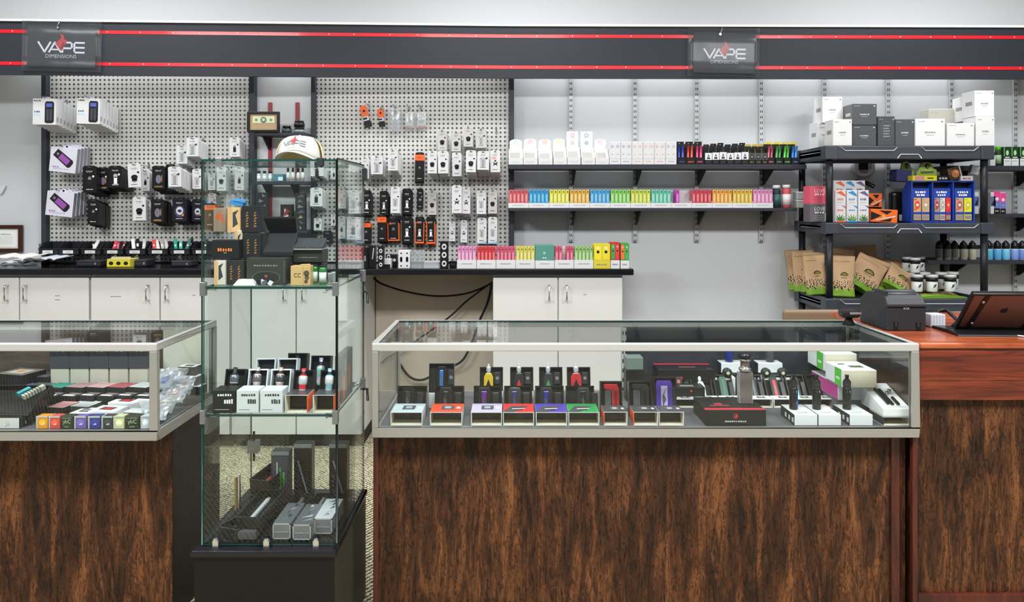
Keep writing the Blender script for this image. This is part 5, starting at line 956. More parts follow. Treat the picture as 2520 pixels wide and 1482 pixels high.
PO = [(1972, 4.44, .13, .24, -4, -10, 'kraft pouch at the back left corner of the lower tray'),
      (1986, 4.36, .13, .24, -2, -7, 'second kraft pouch from the left back corner, leaning'),
      (2004, 4.29, .13, .235, 3, -9, 'third kraft pouch in the left row, leaning back'),
      (2018, 4.21, .13, .225, -3, -8, 'kraft pouch just behind the left front post'),
      (2078, 4.12, .125, .225, 2, -6, 'upright kraft pouch with round emblem right of the front left post'),
      (2074, 4.32, .15, .255, 5, -12, 'kraft pouch leaning behind the emblem pouch'),
      (2138, 4.36, .17, .275, -4, -14, 'tallest kraft pouch at the back centre of the lower tray'),
      (2120, 4.17, .18, .20, 32, -20, 'kraft pouch slumped sideways against the emblem pouch'),
      (2160, 4.20, .18, .195, 24, -24, 'kraft pouch slumped at the middle with a dark arch print'),
      (2192, 4.28, .20, .21, 10, -26, 'kraft pouch leaning behind the slumped middle pouch'),
      (2212, 4.14, .17, .15, 34, -30, 'low kraft pouch beside the white-lidded jars')]
for i, (px, Y, w_, h_, ry, rx, lb) in enumerate(PO):
    tag(pouch(w_, h_, .055, i * 3 + 1).build('kraft_pouch', loc=(X(px, Y), Y, UL + abs(math.sin(math.radians(ry))) * w_ * .42), rot=(math.radians(rx), math.radians(ry), math.radians(rnd.uniform(-10, 10)))), lb, 'pouch', 'kraft pouches on the lower tray')
tag(pouch(.32, .2, .02, 77).build('kraft_pouch', loc=(X(2315, 4.10), 4.11, UL + .006), rot=(math.radians(-86), 0, math.radians(4))), 'kraft pouch lying flat under the white-lidded jars', 'pouch', 'kraft pouches on the lower tray')
def gjar(px, Y, z, lb, k=1.0):
    r = .030 * k; t_ = thing('lidded_jar', lb, 'jar', (X(px, Y), Y + r, z), group='white-lidded jars')
    b = MB().lathe([(r * .85, 0), (r * .95, .004), (r * .95, .055 * k), (r * .8, .064 * k), (r * .8, .072 * k)], 0, 0, P('#d3d6d4', .2, 0, .4), 16, [P('#cfd3d1', .2, 0, .4), P('#e3e5e2', .3), P('#b9bdbc', .2), INK]); b.poly([(-r * .3, .02), (r * .2, .03), (r * .3, .045), (-.1 * r, .04)], -r * .96, P('#3d4a3a')); b.build('body', t_)
    MB().lathe([(r * 1.05, .058 * k), (r * 1.05, .078 * k)], 0, 0, INK, 16).lathe([(r * 1.04, .0785 * k), (r * 1.04, .092 * k), (r * .95, .094 * k)], 0, 0, PAP, 16).build('lid', t_)
jz = UL + .026
for i, (px, Y, dz) in enumerate([(2264, 4.12, 0), (2301, 4.12, 0), (2346, 4.12, 0), (2282, 4.22, .004), (2324, 4.22, .004), (2352, 4.24, .004)]): gjar(px, Y, jz + dz, 'white-lidded glass jar, %s' % ['front left', 'front middle', 'front right', 'back left', 'back middle', 'back right'][i] + ' of the lower tray group')
for i, (px, Y) in enumerate([(2258, 4.22), (2238, 4.30), (2270, 4.33)]): gjar(px, Y, jz + .095, 'white-lidded jar stacked above the others, %s of three' % ORD[i], .9)
for i, (px, Y) in enumerate([(2244, 4.225), (2236, 4.31), (2272, 4.34)]): gjar(px, Y, UL + .03, 'white-lidded jar hidden under the stacked jars, %s of three' % ORD[i], .95)
boxthing('storage_jar', 1962, 470, 1990, 489, 4.33, .07, glassmat('tub', (.8, .78, .72, 1), 1.4, .1, .5), 'small clear tub with white lid, upper, left of the pink carton', 'tub', art_=lambda b, w_, h_, d: [b.box(-w_ / 2 - .002, w_ / 2 + .002, -.002, d, h_ * .75, h_, PAP), b.box(-w_ * .4, w_ * .4, .004, d * .8, .003, h_ * .6, P('#8a7358'))], z=zs2 + hW(490, 511, 4.33), bevel=.003)
boxthing('storage_jar', 1962, 491, 1990, 511, 4.33, .07, glassmat('tub2', (.8, .78, .72, 1), 1.4, .1, .5), 'small clear tub with white lid, lower, left of the pink carton', 'tub', art_=lambda b, w_, h_, d: [b.box(-w_ / 2 - .002, w_ / 2 + .002, -.002, d, h_ * .75, h_, PAP), b.box(-w_ * .4, w_ * .4, .004, d * .8, .003, h_ * .6, P('#7d8a6a'))], z=zs2, bevel=.003)
# ---------------------------------------------------------------- desk: printer, scanner, tablet
DZ = zt + .0005 if False else Z(845, 2.31) + .0005
Y = 2.53; t_ = thing('receipt_printer', 'black receipt printer standing at the left end of the pine desk', 'printer', (X(2231, Y), Y, DZ)); PB = P('#26272a', .45); w2 = hW(2183, 2279, Y) / 2
b = MB(); b.prismx([(0, 0), (.20, 0), (.20, .085), (.15, .118), (.045, .122), (.012, .108), (0, .09)], -w2, w2, PB); b.build('body', t_, bevel=.004)
b = MB(); b.box(-w2 - .001, w2 + .001, -.006, .012, .082, .092, P('#303236', .4)); b.build('paper_cutter_cover', t_, bevel=.002)
b = MB(); b.push(T(0, .055, .112)).push(R('Y', 90)).lathe([(.022, -w2 * .7), (.022, w2 * .8)], 0, 0, P('#2d2e32', .35), 16).pop().pop(); b.box(-w2 * .95, -w2 * .72, .03, .1, .10, .132, PB); b.build('roll_lid', t_, bevel=.002)
b = MB()
for s_ in (-.55, .6): b.box(w2 * s_ - .008, w2 * s_ + .008, -.0015, .0, .004, .03, P('#08090a', .6)); b.q(w2 * s_ - .003, w2 * s_ + .003, .014, .03, -.002, P('#2a2b2e'))
b.build('notch', t_); b = MB(); b.box(-.010, .008, -.0012, 0, .073, .079, P('#9da0a4', .3)); marks(b, -.001, .076, .014, .003, INK, 4, -.0017); b.build('maker_plate', t_)
Y = 2.62; t_ = thing('barcode_scanner', 'small black scanner head beside the receipt printer', 'scanner', (X(2098, Y), Y, DZ))
MB().lathe([(.02, 0), (.022, .004), (.012, .02), (.012, .03)], 0, .03, BK, 14).build('foot', t_); MB().box(-.032, .03, 0, .05, .028, .056, BK).build('head', t_, bevel=.010, seg=3); MB().box(-.01, .03, -.002, .002, .042, .05, CHR).build('trigger_strip', t_)
t_ = thing('chair', 'brown chair whose rounded back rises behind the right end of the long showcase', 'chair', (X(2000, 3.3), 3.3, 0)); WDC = P('#7d6650', .5); cw = hW(1929, 2072, 3.3) / 2; ch = Z(763, 3.3)
MB().box(-cw, cw, 0, .03, ch - .26, ch, WDC).build('backrest', t_, bevel=.028, seg=4)
MB().box(-cw * .6, cw * .9, -.006, -.001, ch - .16, ch - .045, P('#94795c', .6)).build('back_cushion', t_, bevel=.002)
MB().box(-cw, cw, .0, .42, .43, .47, WDC).build('seat', t_, bevel=.012)
for xx in (-cw + .03, cw - .03):
    MB().tube([(xx, .02, 0), (xx, .02, .43)], .014, WDC, 8).build('leg', t_); MB().tube([(xx, .38, 0), (xx, .38, .43)], .014, WDC, 8).build('leg', t_); MB().tube([(xx, .02, .47), (xx, .02, ch - .25)], .011, WDC, 8).build('back_support', t_)
Y = 2.60; b = MB(); b.box(-.03, .022, 0, .05, 0, .045, P('#b9bcc2', .4)); [b.q(-.03 + .01 * k, -.028 + .01 * k, 0, .045, E, P('#9da0a8')) for k in range(5)]
tag(b.build('white_adapter', loc=(X(2312, Y), Y, DZ), bevel=.003), 'pale ribbed adapter on the desk between printer and tablet', 'adapter')
tag(MB().tube([(0, 0, .006), (.03, .02, .05), (.06, .03, .055), (.1, .0, .008)], .006, BLK, 8).build('bent_cable_guide', loc=(X(2300, 2.62), 2.63, DZ)), 'black bent arm behind the pale adapter on the desk', 'stand')
# tablet leaning towards the viewer in a black case
t_ = thing('tablet', 'rose-gold tablet in a black frame propped on the desk, back to the viewer', 'tablet', (X(2456, 2.47), 2.47, DZ), (0, 0, math.radians(-3)))
L1, W1 = .155, .118; lean = R('X', 40)    # top leans to the viewer
def on(b): return b.push(T(0, .02, .018)).push(lean)
b = on(MB()); b.box(-W1, W1 + .03, 0, .006, 0, L1, P('#73544b', .4, .15)); b.build('back_shell', t_, bevel=.003)
b = on(MB())
for a_ in ((-W1 - .008, -W1, 0, L1), (W1 + .03, W1 + .038, 0, L1), (-W1 - .008, W1 + .038, -.008, 0), (-W1 - .008, W1 + .038, L1, L1 + .009)): b.box(a_[0], a_[1], -.003, .011, a_[2], a_[3], BK)
b.build('case_frame', t_, bevel=.002)
for xx in (-W1 * .70, W1 * .82):
    b = on(MB()); b.hexa([(xx - .012, -.004, 0), (xx + .002, -.004, 0), (xx + .002, 0, 0), (xx - .012, 0, 0), (xx, -.004, L1), (xx + .014, -.004, L1), (xx + .014, 0, L1), (xx, 0, L1)], BK)
    o = b.build('strap', t_)
    for zz in (.025, L1 * .82): q_ = on(MB()); q_.push(T(xx, -.004, zz)).push(R('X', 90)).lathe([(.005, 0), (.0045, .003)], 0, 0, CHR, 12).pop().pop(); q_.build('knob', o)
b = on(MB()); ap = [(0, .26), (.14, .34), (.34, .30), (.44, .16), (.36, .02), (.4, -.14), (.46, -.2), (.32, -.44), (.18, -.5), (0, -.45), (-.18, -.5), (-.34, -.42), (-.48, -.16), (-.46, .1), (-.34, .28), (-.16, .33)]
b.poly([(p_ * .024, L1 * .55 + q_ * .024) for p_, q_ in ap], -.0012, INK); b.poly([(0 * .024, L1 * .55 + .36 * .024), (.06 * .024, L1 * .55 + .52 * .024), (.2 * .024, L1 * .55 + .62 * .024), (.16 * .024, L1 * .55 + .44 * .024)], -.0012, INK); b.build('emblem', t_)
MB().prismx([(-.05, 0), (.12, 0), (.12, .008), (.02, .012), (-.045, .006)], -W1 - .035, W1 + .05, BK).build('stand_base', t_, bevel=.002)
MB().hexa([(-W1 + .02, .10, .006), (W1, .10, .006), (W1, .11, .006), (-W1 + .02, .11, .006), (-W1 + .02, .0, .07), (W1, .0, .07), (W1, .006, .075), (-W1 + .02, .006, .075)], BLKM).build('prop', t_)
b = MB(); b.tube([(.0, 0, .003), (.03, -.03, .003), (.07, -.035, .003), (.12, -.02, .01)], .0025, PAP, 6); tag(b.build('charging_cable', loc=(X(2488, 2.43), 2.44, DZ)), 'white charging cable beside the tablet at the right edge', 'cable')
# ---------------------------------------------------------------- goods inside the long showcase
def yat(py, z): return (H - z) * F / (py - 500)
CREAM = P('#cfc6b2', .7); CREAMD = P('#a99c84', .8)
def tube_box(b, w_, h_, d, top, side=None, right=None):
    """a cardboard sleeve lying open towards the viewer"""
    t = .002; b.box(-w_ / 2, w_ / 2, 0, d, 0, t, PAP, {'top': CREAM}); b.box(-w_ / 2, -w_ / 2 + t, 0, d, t, h_ - t, side or PAP, {'right': CREAM}); b.box(w_ / 2 - t, w_ / 2, 0, d, t, h_ - t, right or PAP, {'left': CREAM}); b.box(-w_ / 2, w_ / 2, 0, d, h_ - t, h_, PAP, {'top': top}); b.box(-w_ / 2 + t, w_ / 2 - t, d * .6, d * .62, t, h_ - t, BK)
def device(b, w_, h_, d, body, acc, kind):
    bm = P(body, .3, .2, .3); am = P(acc, .25, .3, .4)
    if kind == 'mod':
        b.prism([(-w_ * .5, h_ * .08), (-w_ * .42, 0), (w_ * .42, 0), (w_ * .5, h_ * .08), (w_ * .5, h_ * .9), (w_ * .4, h_), (-w_ * .4, h_), (-w_ * .5, h_ * .9)], 0, d, bm); b.prism([(-w_ * .2, h_ * .15), (w_ * .2, h_ * .15), (w_ * .2, h_ * .85), (-w_ * .2, h_ * .85)], -.002, 0, am)
        b.poly([(-w_ * .1, h_ * .25), (w_ * .12, h_ * .45), (-w_ * .02, h_ * .6), (w_ * .12, h_ * .8), (-w_ * .14, h_ * .55)], -.0026, P('#565a62', .3))
    if kind == 'grip':
        b.prism([(-w_ * .5, 0), (w_ * .4, 0), (w_ * .5, h_ * .1), (w_ * .5, h_ * .88), (w_ * .36, h_), (-w_ * .5, h_), (-w_ * .5, h_ * .86), (w_ * .02, h_ * .78), (w_ * .02, h_ * .22), (-w_ * .5, h_ * .15)], 0, d, am); b.box(-w_ * .44, -w_ * .02, .002, d, h_ * .2, h_ * .8, P('#6a6e74', .3, .5)); b.prism([(w_ * .2, h_ * .2), (w_ * .36, h_ * .24), (w_ * .36, h_ * .76), (w_ * .2, h_ * .8)], -.0015, 0, bm)
    if kind == 'twin':
        b.prism([(-w_ * .5, 0), (w_ * .5, 0), (w_ * .5, h_ * .6), (w_ * .3, h_ * .8), (-w_ * .3, h_ * .8), (-w_ * .5, h_ * .6)], 0, d, am); b.poly([(-w_ * .3, h_ * .1), (0, h_ * .5), (w_ * .3, h_ * .1)], -.0006, bm); b.push(T(0, d / 2, 0)).lathe([(w_ * .2, h_ * .8), (w_ * .26, h_ * .95), (w_ * .26, h_ * 1.12), (w_ * .12, h_ * 1.16), (w_ * .14, h_ * 1.28)], 0, 0, SILV, 14).pop()
    if kind == 'tank':
        b.push(T(0, d, 0)).lathe([(w_ * .3, 0), (w_ * .36, h_ * .1), (w_ * .36, h_ * .3), (w_ * .44, h_ * .36), (w_ * .44, h_ * .66), (w_ * .3, h_ * .72), (w_ * .2, h_ * .85), (w_ * .22, h_)], 0, 0, bm, 16, [am, bm, SILV, am, bm, INK, bm]).pop()
def traymesh(w_, h_, d, m=BK):
    b = MB(); t = .004; b.box(-w_ / 2, w_ / 2, d - .003, d, 0, h_, m); b.box(-w_ / 2, w_ / 2, 0, d - .003, 0, t, m); b.box(-w_ / 2, w_ / 2, 0, d - .003, h_ - t, h_, m); b.box(-w_ / 2, -w_ / 2 + t, 0, d - .003, t, h_ - t, m); b.box(w_ / 2 - t, w_ / 2, 0, d - .003, t, h_ - t, m); b.box(-w_ / 2 + t, w_ / 2 - t, d * .5, d - .003, t, h_ - t, P('#1b1c1e', .7)); return b
def kit(px0, px1, Y, deck, top, nm, where, dev, body, acc, hs=.042, ds=.10, ht=.092, lean=-14, stripe=None, side=None, devx=-.12, dw=.42, tray=BK, rest=0, group='open device boxes', rz=0, dn='vape_device', traym=None):
    w_ = (px1 - px0) * Y / F; x = X((px0 + px1) / 2, Y)
    t_ = thing('device_box', 'open %s device box %s' % (nm, where), 'box', (x, Y, deck), (0, 0, math.radians(rz)), group)
    b = MB(); tm = P(top, .4); tube_box(b, w_, hs, ds, tm, P(side, .5) if side else None); e = hs + .0005
    if stripe: b.add([(-w_ * .5, .0 * ds + .001, e), (-w_ * .15, 0.001, e), (w_ * .35, ds * .7, e), (-w_ * .25, ds * .7, e)], [(0, 1, 2, 3)], P('#3c3e42')); b.add([(-w_ * .2, ds * .25, e + .0004), (w_ * .12, ds * .2, e + .0004), (w_ * .2, ds * .5, e + .0004), (-w_ * .16, ds * .5, e + .0004)], [(0, 1, 2, 3)], P('#2a1c1c')); b.add([(-w_ * .2, ds * .3, e + .0008), (w_ * .2, ds * .34, e + .0008), (w_ * .2, ds * .42, e + .0008), (-w_ * .2, ds * .38, e + .0008)], [(0, 1, 2, 3)], P('#d8d8da'))
    else: b.qt(-w_ * .18, w_ * .22, ds * .3, ds * .75, e, P('#4a4c50')); b.qt(-w_ * .08, w_ * .12, ds * .4, ds * .65, e + .0004, P('#9aa0a6')); b.qt(w_ * .3, w_ * .42, ds * .4, ds * .6, e, P('#d8dadd'))
    b.build('sleeve', t_)
    o = traymesh(w_ * .96, ht, .03, tray).build('inner_tray', t_, loc=(0, ds + .012 + rest, .002), rot=(math.radians(lean), 0, 0))
    b = MB(); hd = ht * .86; device(b, w_ * dw, hd, .016, body, acc, dev)
    if dev == 'mod': b.box(w_ * (.5 - devx) * .0 + w_ * .30, w_ * .50, .004, .016, hd * .1, hd * .8, P('#34363a', .3, 0, .3))
    q_ = b.build(dn, loc=(x + w_ * devx, Y + ds + .008 + rest, deck + .010), rot=(math.radians(lean), 0, math.radians(rz)), bevel=.002); tag(q_, '%s device in the open %s box, %s' % (body_name(acc), nm, where.split(',')[0].replace(' in the long showcase', '')), 'vape device', 'boxed devices in the cases'); return t_
CN = {'#3a3d42': 'black', '#2c2f34': 'dark grey', '#7a2a9a': 'purple-panelled', '#37407e': 'blue-red', '#28389c': 'royal blue', '#1f2123': 'plain black', '#cf2634': 'red', '#34373c': 'graphite', '#d9ccf4': 'iridescent purple', '#d8b62a': 'yellow', '#c02c34': 'red-black', '#3a8a50': 'green', '#2a78c8': 'blue', '#b8626e': 'pink', '#d8e0e6': 'white', '#4a7a6a': 'grey-green', '#d42a32': 'bright red', '#3a9ae0': 'sky blue', '#5a5d62': 'grey', '#7a7d84': 'steel'}
def body_name(a): return CN.get(a, 'small')
YF = 2.328
kit(961, 1039, YF, RD, '#b4c6cc', 'pale blue', 'first from left in the long showcase', 'mod', '#1c1e21', '#3a3d42')
kit(1058, 1137, YF, RD, '#d9482c', 'orange-red', 'second from left in the long showcase', 'mod', '#24262a', '#2c2f34')
kit(1159, 1235, YF, RD, '#b9aecf', 'lavender', 'third from left in the long showcase', 'mod', '#26282c', '#7a2a9a')
kit(1238, 1314, YF, RD, '#cf2b2a', 'red-striped', 'fourth from left in the long showcase', 'mod', '#3a3c44', '#37407e', stripe=1)
kit(1319, 1396, YF, RD, '#4a36a0', 'violet-striped', 'fifth from left in the long showcase', 'mod', '#2c2e36', '#28389c', stripe=1)
kit(1399, 1475, YF, RD, '#1f8a48', 'green-striped', 'sixth from left in the long showcase', 'mod', '#34363a', '#1f2123', stripe=1, devx=.1)
kit(1486, 1544, YF, RD, '#3c3c40', 'dark narrow', 'seventh, orange-sided, with red device', 'grip', '#7c1a22', '#cf2634', hs=.043, ds=.075, ht=.112, lean=-10, side='#d8561c', devx=0, dw=.66)
kit(1559, 1620, YF, RD, '#3c3c40', 'dark narrow', 'eighth, orange-sided, with graphite device', 'grip', '#1a1b1d', '#34373c', hs=.043, ds=.075, ht=.112, lean=-10, side='#d8561c', devx=0, dw=.7)
kit(1622, 1683, YF, RD, '#46434a', 'dark narrow', 'ninth, with shiny purple device', 'mod', '#5638a8', '#d9ccf4', hs=.043, ds=.075, ht=.125, lean=-8, devx=-.05, dw=.68)
# second row of trays standing behind the first
def backtray(px, Yb, w_, zc, nm, where, dev, body, acc, h_=.10, dw=.42, devx=-.12, lean=-12):
    x = X(px, Yb); o = traymesh(w_, h_, .028).build('open_tray', loc=(x, Yb, zc), rot=(math.radians(lean), 0, 0)); tag(o, 'black open tray %s' % where, 'tray', 'black trays in the second row')
    t2 = boxthing('tray_support', px - 30, 900, px + 30, 920, Yb, .04, PAP, 'white carton holding up the tray %s' % where, z=RD + .0005, bevel=.001); t2.scale = (w_ / hW(px - 30, px + 30, Yb), 1, (zc - RD - .002) / hW(900, 920, Yb))
    b = MB(); device(b, w_ * dw, h_ * .82, .016, body, acc, dev); b.box(w_ * .26, w_ * .5, .004, .016, h_ * .2, h_ * .7, P('#2b2d31', .4)); b.disc(w_ * .38, h_ * .45, w_ * .07, .003, P('#6e7278'))
    tag(b.build('vape_device', loc=(x + w_ * devx, Yb - .006, zc + .008), rot=(math.radians(lean), 0, 0), bevel=.0015), '%s device in the tray %s' % (nm, where), 'vape device', 'boxed devices in the cases')
backtray(1086, 2.52, .085, RD + .055, 'blue printed', 'behind the first two boxes from left', 'mod', '#1c1e22', '#2a78c8', .095, .36, .0)
backtray(1209, 2.52, .078, RD + .06, 'yellow', 'behind the lavender box', 'twin', '#1b1c1e', '#d8b62a', .078, .4)
backtray(1284, 2.52, .078, RD + .06, 'black and red', 'behind the red-striped box', 'twin', '#c02c34', '#2c2f34', .078, .4)
backtray(1356, 2.52, .078, RD + .06, 'black and green', 'behind the violet-striped box', 'twin', '#3a8a50', '#34373c', .078, .4)
backtray(1425, 2.52, .078, RD + .06, 'red', 'behind the green-striped box', 'twin', '#1b1c1e', '#c02c34', .078, .46)
# black box with red band and a tall silver mod
Y = YF; w_ = hW(1737, 1886, Y); hb = hW(1015, 1053, Y)
b = MB().box(-w_ / 2, w_ / 2, 0, .16, 0, hb, P('#18181a', .45)); b.qt(-w_ / 2, w_ / 2, .004, .024, hb + .0004, P('#c62a3a', .4)); b.qt(-w_ * .35, -w_ * .02, .05, .058, hb + .0004, P('#b03040')); b.qt(-w_ * .26, -w_ * .12, .062, .085, hb + .0004, P('#8e2430'))
b.disc(0, hb * .62, .0085, E, P('#8e2a30'), 18); b.disc(0, hb * .62, .0062, E - .0003, P('#2a1416'), 16); b.poly([(-.004, hb * .5), (.004, hb * .56), (.001, hb * .78)], E - .0006, P('#d83a40')); marks(b, 0, hb * .28, w_ * .36, hb * .1, P('#b9babc'), 10)
tag(b.build('gift_box', loc=(X(1811, Y), Y, RD), bevel=.0015), 'large flat black box with red band at the front of the long showcase', 'box')
Yc = 2.40; t_ = thing('tall_mod', 'tall silver mod with chrome tank standing on the black red-banded box', 'vape mod', (X(1836, Yc), Yc, RD + hb + .001)); w_ = .038
b = MB().box(-w_ / 2, w_ / 2, 0, .026, 0, .098, P('#8e898c', .25, .6)); b.box(-w_ / 2 - .002, -w_ / 2, -.001, .026, 0, .10, SILV); b.box(w_ / 2, w_ / 2 + .002, -.001, .026, 0, .10, SILV); b.build('body', t_, bevel=.003)
b = MB(); b.lathe([(.016, .101), (.019, .106), (.019, .112), (.014, .114), (.014, .134), (.019, .136), (.019, .142)], 0, .013, CHR, 18, [CHR, CHR, P('#9a9490', .15, .5), P('#7a6a60', .2, .5), CHR, CHR, CHR]); b.lathe([(.021, .143), (.022, .156), (.012, .160), (.010, .168)], 0, .013, BK, 18); b.build('tank', t_)
# white flat boxes with upright black mods
def upright(px0, px1, Y, mx, acc, i, nm):
    w_ = hW(px0, px1, Y); h_ = .034; o = MB().box(-w_ / 2, w_ / 2, 0, .12, 0, h_, P('#dadddf', .4, 0, .2), {'left': P('#2c2d30')}); [o.add([(-w_ / 2 - .0005, .02 + .03 * k, .008), (-w_ / 2 - .0005, .006 + .03 * k, .008), (-w_ / 2 - .0005, .006 + .03 * k, .022), (-w_ / 2 - .0005, .02 + .03 * k, .022)], [(0, 1, 2, 3)], P('#d8d8d8')) for k in (0, 1, 2)]; o.qt(-w_ * .3, w_ * .2, .02, .03, h_ + .0004, P('#b8babc'))
    tag(o.build('white_box', loc=(X((px0 + px1) / 2, Y), Y, RD), bevel=.0015), 'flat white box carrying %s' % nm, 'box', 'flat white boxes in the long showcase')
    Ym = Y + .05; t_ = thing('upright_mod', nm + ' on a flat white box', 'vape mod', (X(mx, Ym), Ym, RD + h_ + .001), group='upright black mods'); k = .0125
    b = MB(); b.push(T(0, .014, 0)).lathe([(k, 0), (k * 1.06, .002), (k * 1.06, .066), (k * .9, .070)], 0, 0, P('#131416', .3, 0, .5), 16).pop(); b.box(-.004, .005, .0015, .004, .054, .061, PAP)
    if acc: b.poly([(.002, .002), (.009, .004), (.011, .03), (.006, .05), (.008, .03)], .0024, P(acc)); b.poly([(-.001, .01), (.006, .02), (.004, .034)], .0018, P('#c9d3e8'))
    b.build('body', t_); b = MB(); b.push(T(0, .014, 0)).lathe([(k * .9, .070), (k * .98, .075), (k * .98, .088), (k * .6, .093), (k * .42, .097), (k * .5, .108)], 0, 0, BK, 16, [BK, P('#3a3c40', .1, .3), BK, BK, BK, BK]).pop(); b.build('tank', t_)
upright(1955, 2012, YF, 1957, '#2a4a9c', 0, 'upright black mod with blue flame print'); upright(2014, 2070, YF, 2014, None, 1, 'upright plain black mod between two others'); upright(2091, 2148, YF, 2089, None, 2, 'upright black mod nearest the right side')
# white sloped box with pens
Y = YF; w_ = hW(2174, 2243, Y); t_ = thing('sloped_white_box', 'white open gift box with black pens at the right end of the long showcase', 'box', (X(2208, Y), Y, RD)); b = MB(); tube_box(b, w_, .028, .09, PAP, P('#2c2d30')); b.build('sleeve', t_)
b = MB(); b.prismx([(0, .029), (.15, .029), (.17, .085), (.155, .095), (.0, .052)], -w_ / 2, w_ / 2, P('#e2e4e6', .4, 0, .2)); sl = math.degrees(math.atan2(.043, .155)); b.push(T(0, 0, .0525)).push(R('X', sl)); b.qt(-w_ * .42, w_ * .42, .012, .14, .0006, P('#f0f1f2')); b.pop().pop(); b.build('inner_tray', t_, bevel=.0015)
b = MB().push(T(0, 0, .0545)).push(R('X', sl))
for k, (xx, y0_, y1_) in enumerate(((-.018, .02, .115), (-.006, .016, .11), (.012, .016, .06))): b.box(xx - .0045, xx + .0045, y0_, y1_, 0, .007, BK)
b.pop().pop(); tag(b.build('vape_pen_set', loc=(X(2208, Y), Y, RD + .0), bevel=.002), 'three black pens lying in the white open gift box', 'pen set')
b = MB().push(T(0, 0, .0545)).push(R('X', sl)).lathe([(.005, 0), (.005, .008)], .008, .085, CHR, 10).lathe([(.006, 0), (.006, .01)], .02, .095, CHR, 10); tag(b.build('pod_caps', loc=(X(2208, Y), Y, RD)), 'two clear caps lying in the white open gift box', 'caps')
# middle rows
MR = [(1663, 1713, 2.53, '#a9a6a4', 'grey', 'mod', '#3a2c30', '#b8626e'), (1716, 1772, 2.53, '#c9cbc8', 'silver', 'twin', '#2a4a6c', '#d8e0e6'), (1776, 1826, 2.53, '#e0e2e2', 'white', 'mod', '#3c5a50', '#4a7a6a'), (1852, 1902, 2.53, '#dcdcd8', 'ivory', 'mod', '#222428', '#5a5d62'), (1905, 1957, 2.53, '#e4e4e2', 'bright white', 'mod', '#26282c', '#d42a32'), (1960, 2010, 2.53, '#dadad6', 'chalk white', 'mod', '#202226', '#3a9ae0'), (2013, 2066, 2.53, '#e6e6e4', 'pale', 'mod', '#1c1d20', '#7a7d84')]
for i, (a, c, Y, top, nm, dv, bd, ac) in enumerate(MR): kit(a, c, Y, RD, top, nm, '%s from left in the middle row' % ORD[i], dv, bd, ac, hs=.030, ds=.045, ht=.105, lean=-38, dw=.36, devx=-.05, group='middle row of device boxes', rz=0)
# third row: white cartons with round tanks lying on them
for i, px in enumerate((1745, 1790, 1840, 1885, 1925)):
    Y = 2.655; boxthing('white_carton', px - 20, 925, px + 20, 950, Y, .05, P('#dcdedd', .4), 'white carton with a round tank on it, %s of five in the third row' % ORD[i], art_=lambda b, w_, h_, d: b.q(-w_ * .3, w_ * .3, h_ * .3, h_ * .5, E, LGR), z=RD, group='third row cartons').scale = (1, .8, 2.05)
    b = MB().push(T(0, 0, .016)).push(R('X', 90)).lathe([(.014, 0), (.016, .006), (.016, .02), (.008, .024)], 0, 0, P('#2a302f', .3), 16).lathe([(.006, .0245), (.006, .026)], 0, 0, P('#c9bd9a', .3), 12).pop().pop(); tag(b.build('round_tank', loc=(X(px, Y), 2.67, RD + .075)), 'dark round tank with pale centre, %s of five in the third row' % ORD[i], 'tank', 'round tanks in the third row')
boxthing('black_case', 1650, 915, 1735, 960, 2.56, .06, P('#1c1e20', .4), 'dark open case behind the pink device in the long showcase', 'case', z=RD + .0, art_=lambda b, w_, h_, d: [b.qt(-w_ * .2, w_ * .2, .01, .03, h_ + .0006, P('#7a7a72')), b.disc(w_ * .1, h_ * .8, .004, E, P('#b8322f'))])
# back row
YB = 2.68
boxthing('gift_box', 1620, 905, 1760, 940, 2.64, .10, P('#1a1b1e', .4), 'flat black and red box at the back left of the dark door', z=RD + .055, art_=lambda b, w_, h_, d: [b.qt(-w_ / 2, w_ / 2, d * .75, d, h_ + .0005, P('#b02c3c')), b.disc(-w_ * .1, h_ * .4, .006, E, P('#c23038')), b.qt(-w_ * .1, w_ * .2, .03, .05, h_ + .0005, P('#5c3a3e'))])
boxthing('support_box', 1630, 905, 1750, 940, 2.65, .09, P('#17181a', .5), 'black box under the flat black and red box at the back', z=RD).scale = (1, 1, 1.08)
def backup(px0, px1, mx, m1, nm, dz):
    boxthing('white_box', px0, 892, px1, 916, 2.69, .055, P('#d9dcdd', .4), 'white box carrying %s in the back row' % nm, mf={'left': P('#2c2d30')}, z=RD + .082); boxthing('support_box', px0 + 3, 892, px1 - 3, 916, 2.69, .055, P('#202124', .5), 'dark box beneath the white box of %s' % nm, z=RD).scale = (1, 1, .08 / hW(892, 916, 2.69))
    t_ = thing('upright_mod', nm + ' standing in the back row of the long showcase', 'vape mod', (X(mx, 2.70), 2.70, RD + .082 + hW(892, 916, 2.69) + .001)); MB().lathe([(.014, 0), (.0145, .004), (.0145, .045), (.012, .05)], 0, .014, m1, 16).build('body', t_); MB().lathe([(.012, .050), (.013, .055), (.013, .062), (.006, .066)], 0, .014, CHR, 14).build('tank', t_)
backup(1775, 1832, 1797, P('#1d2c7c', .25, .2, .5), 'dark blue mod', 0); backup(1866, 1926, 1898, P('#54565a', .3, .4), 'grey mod', 0)
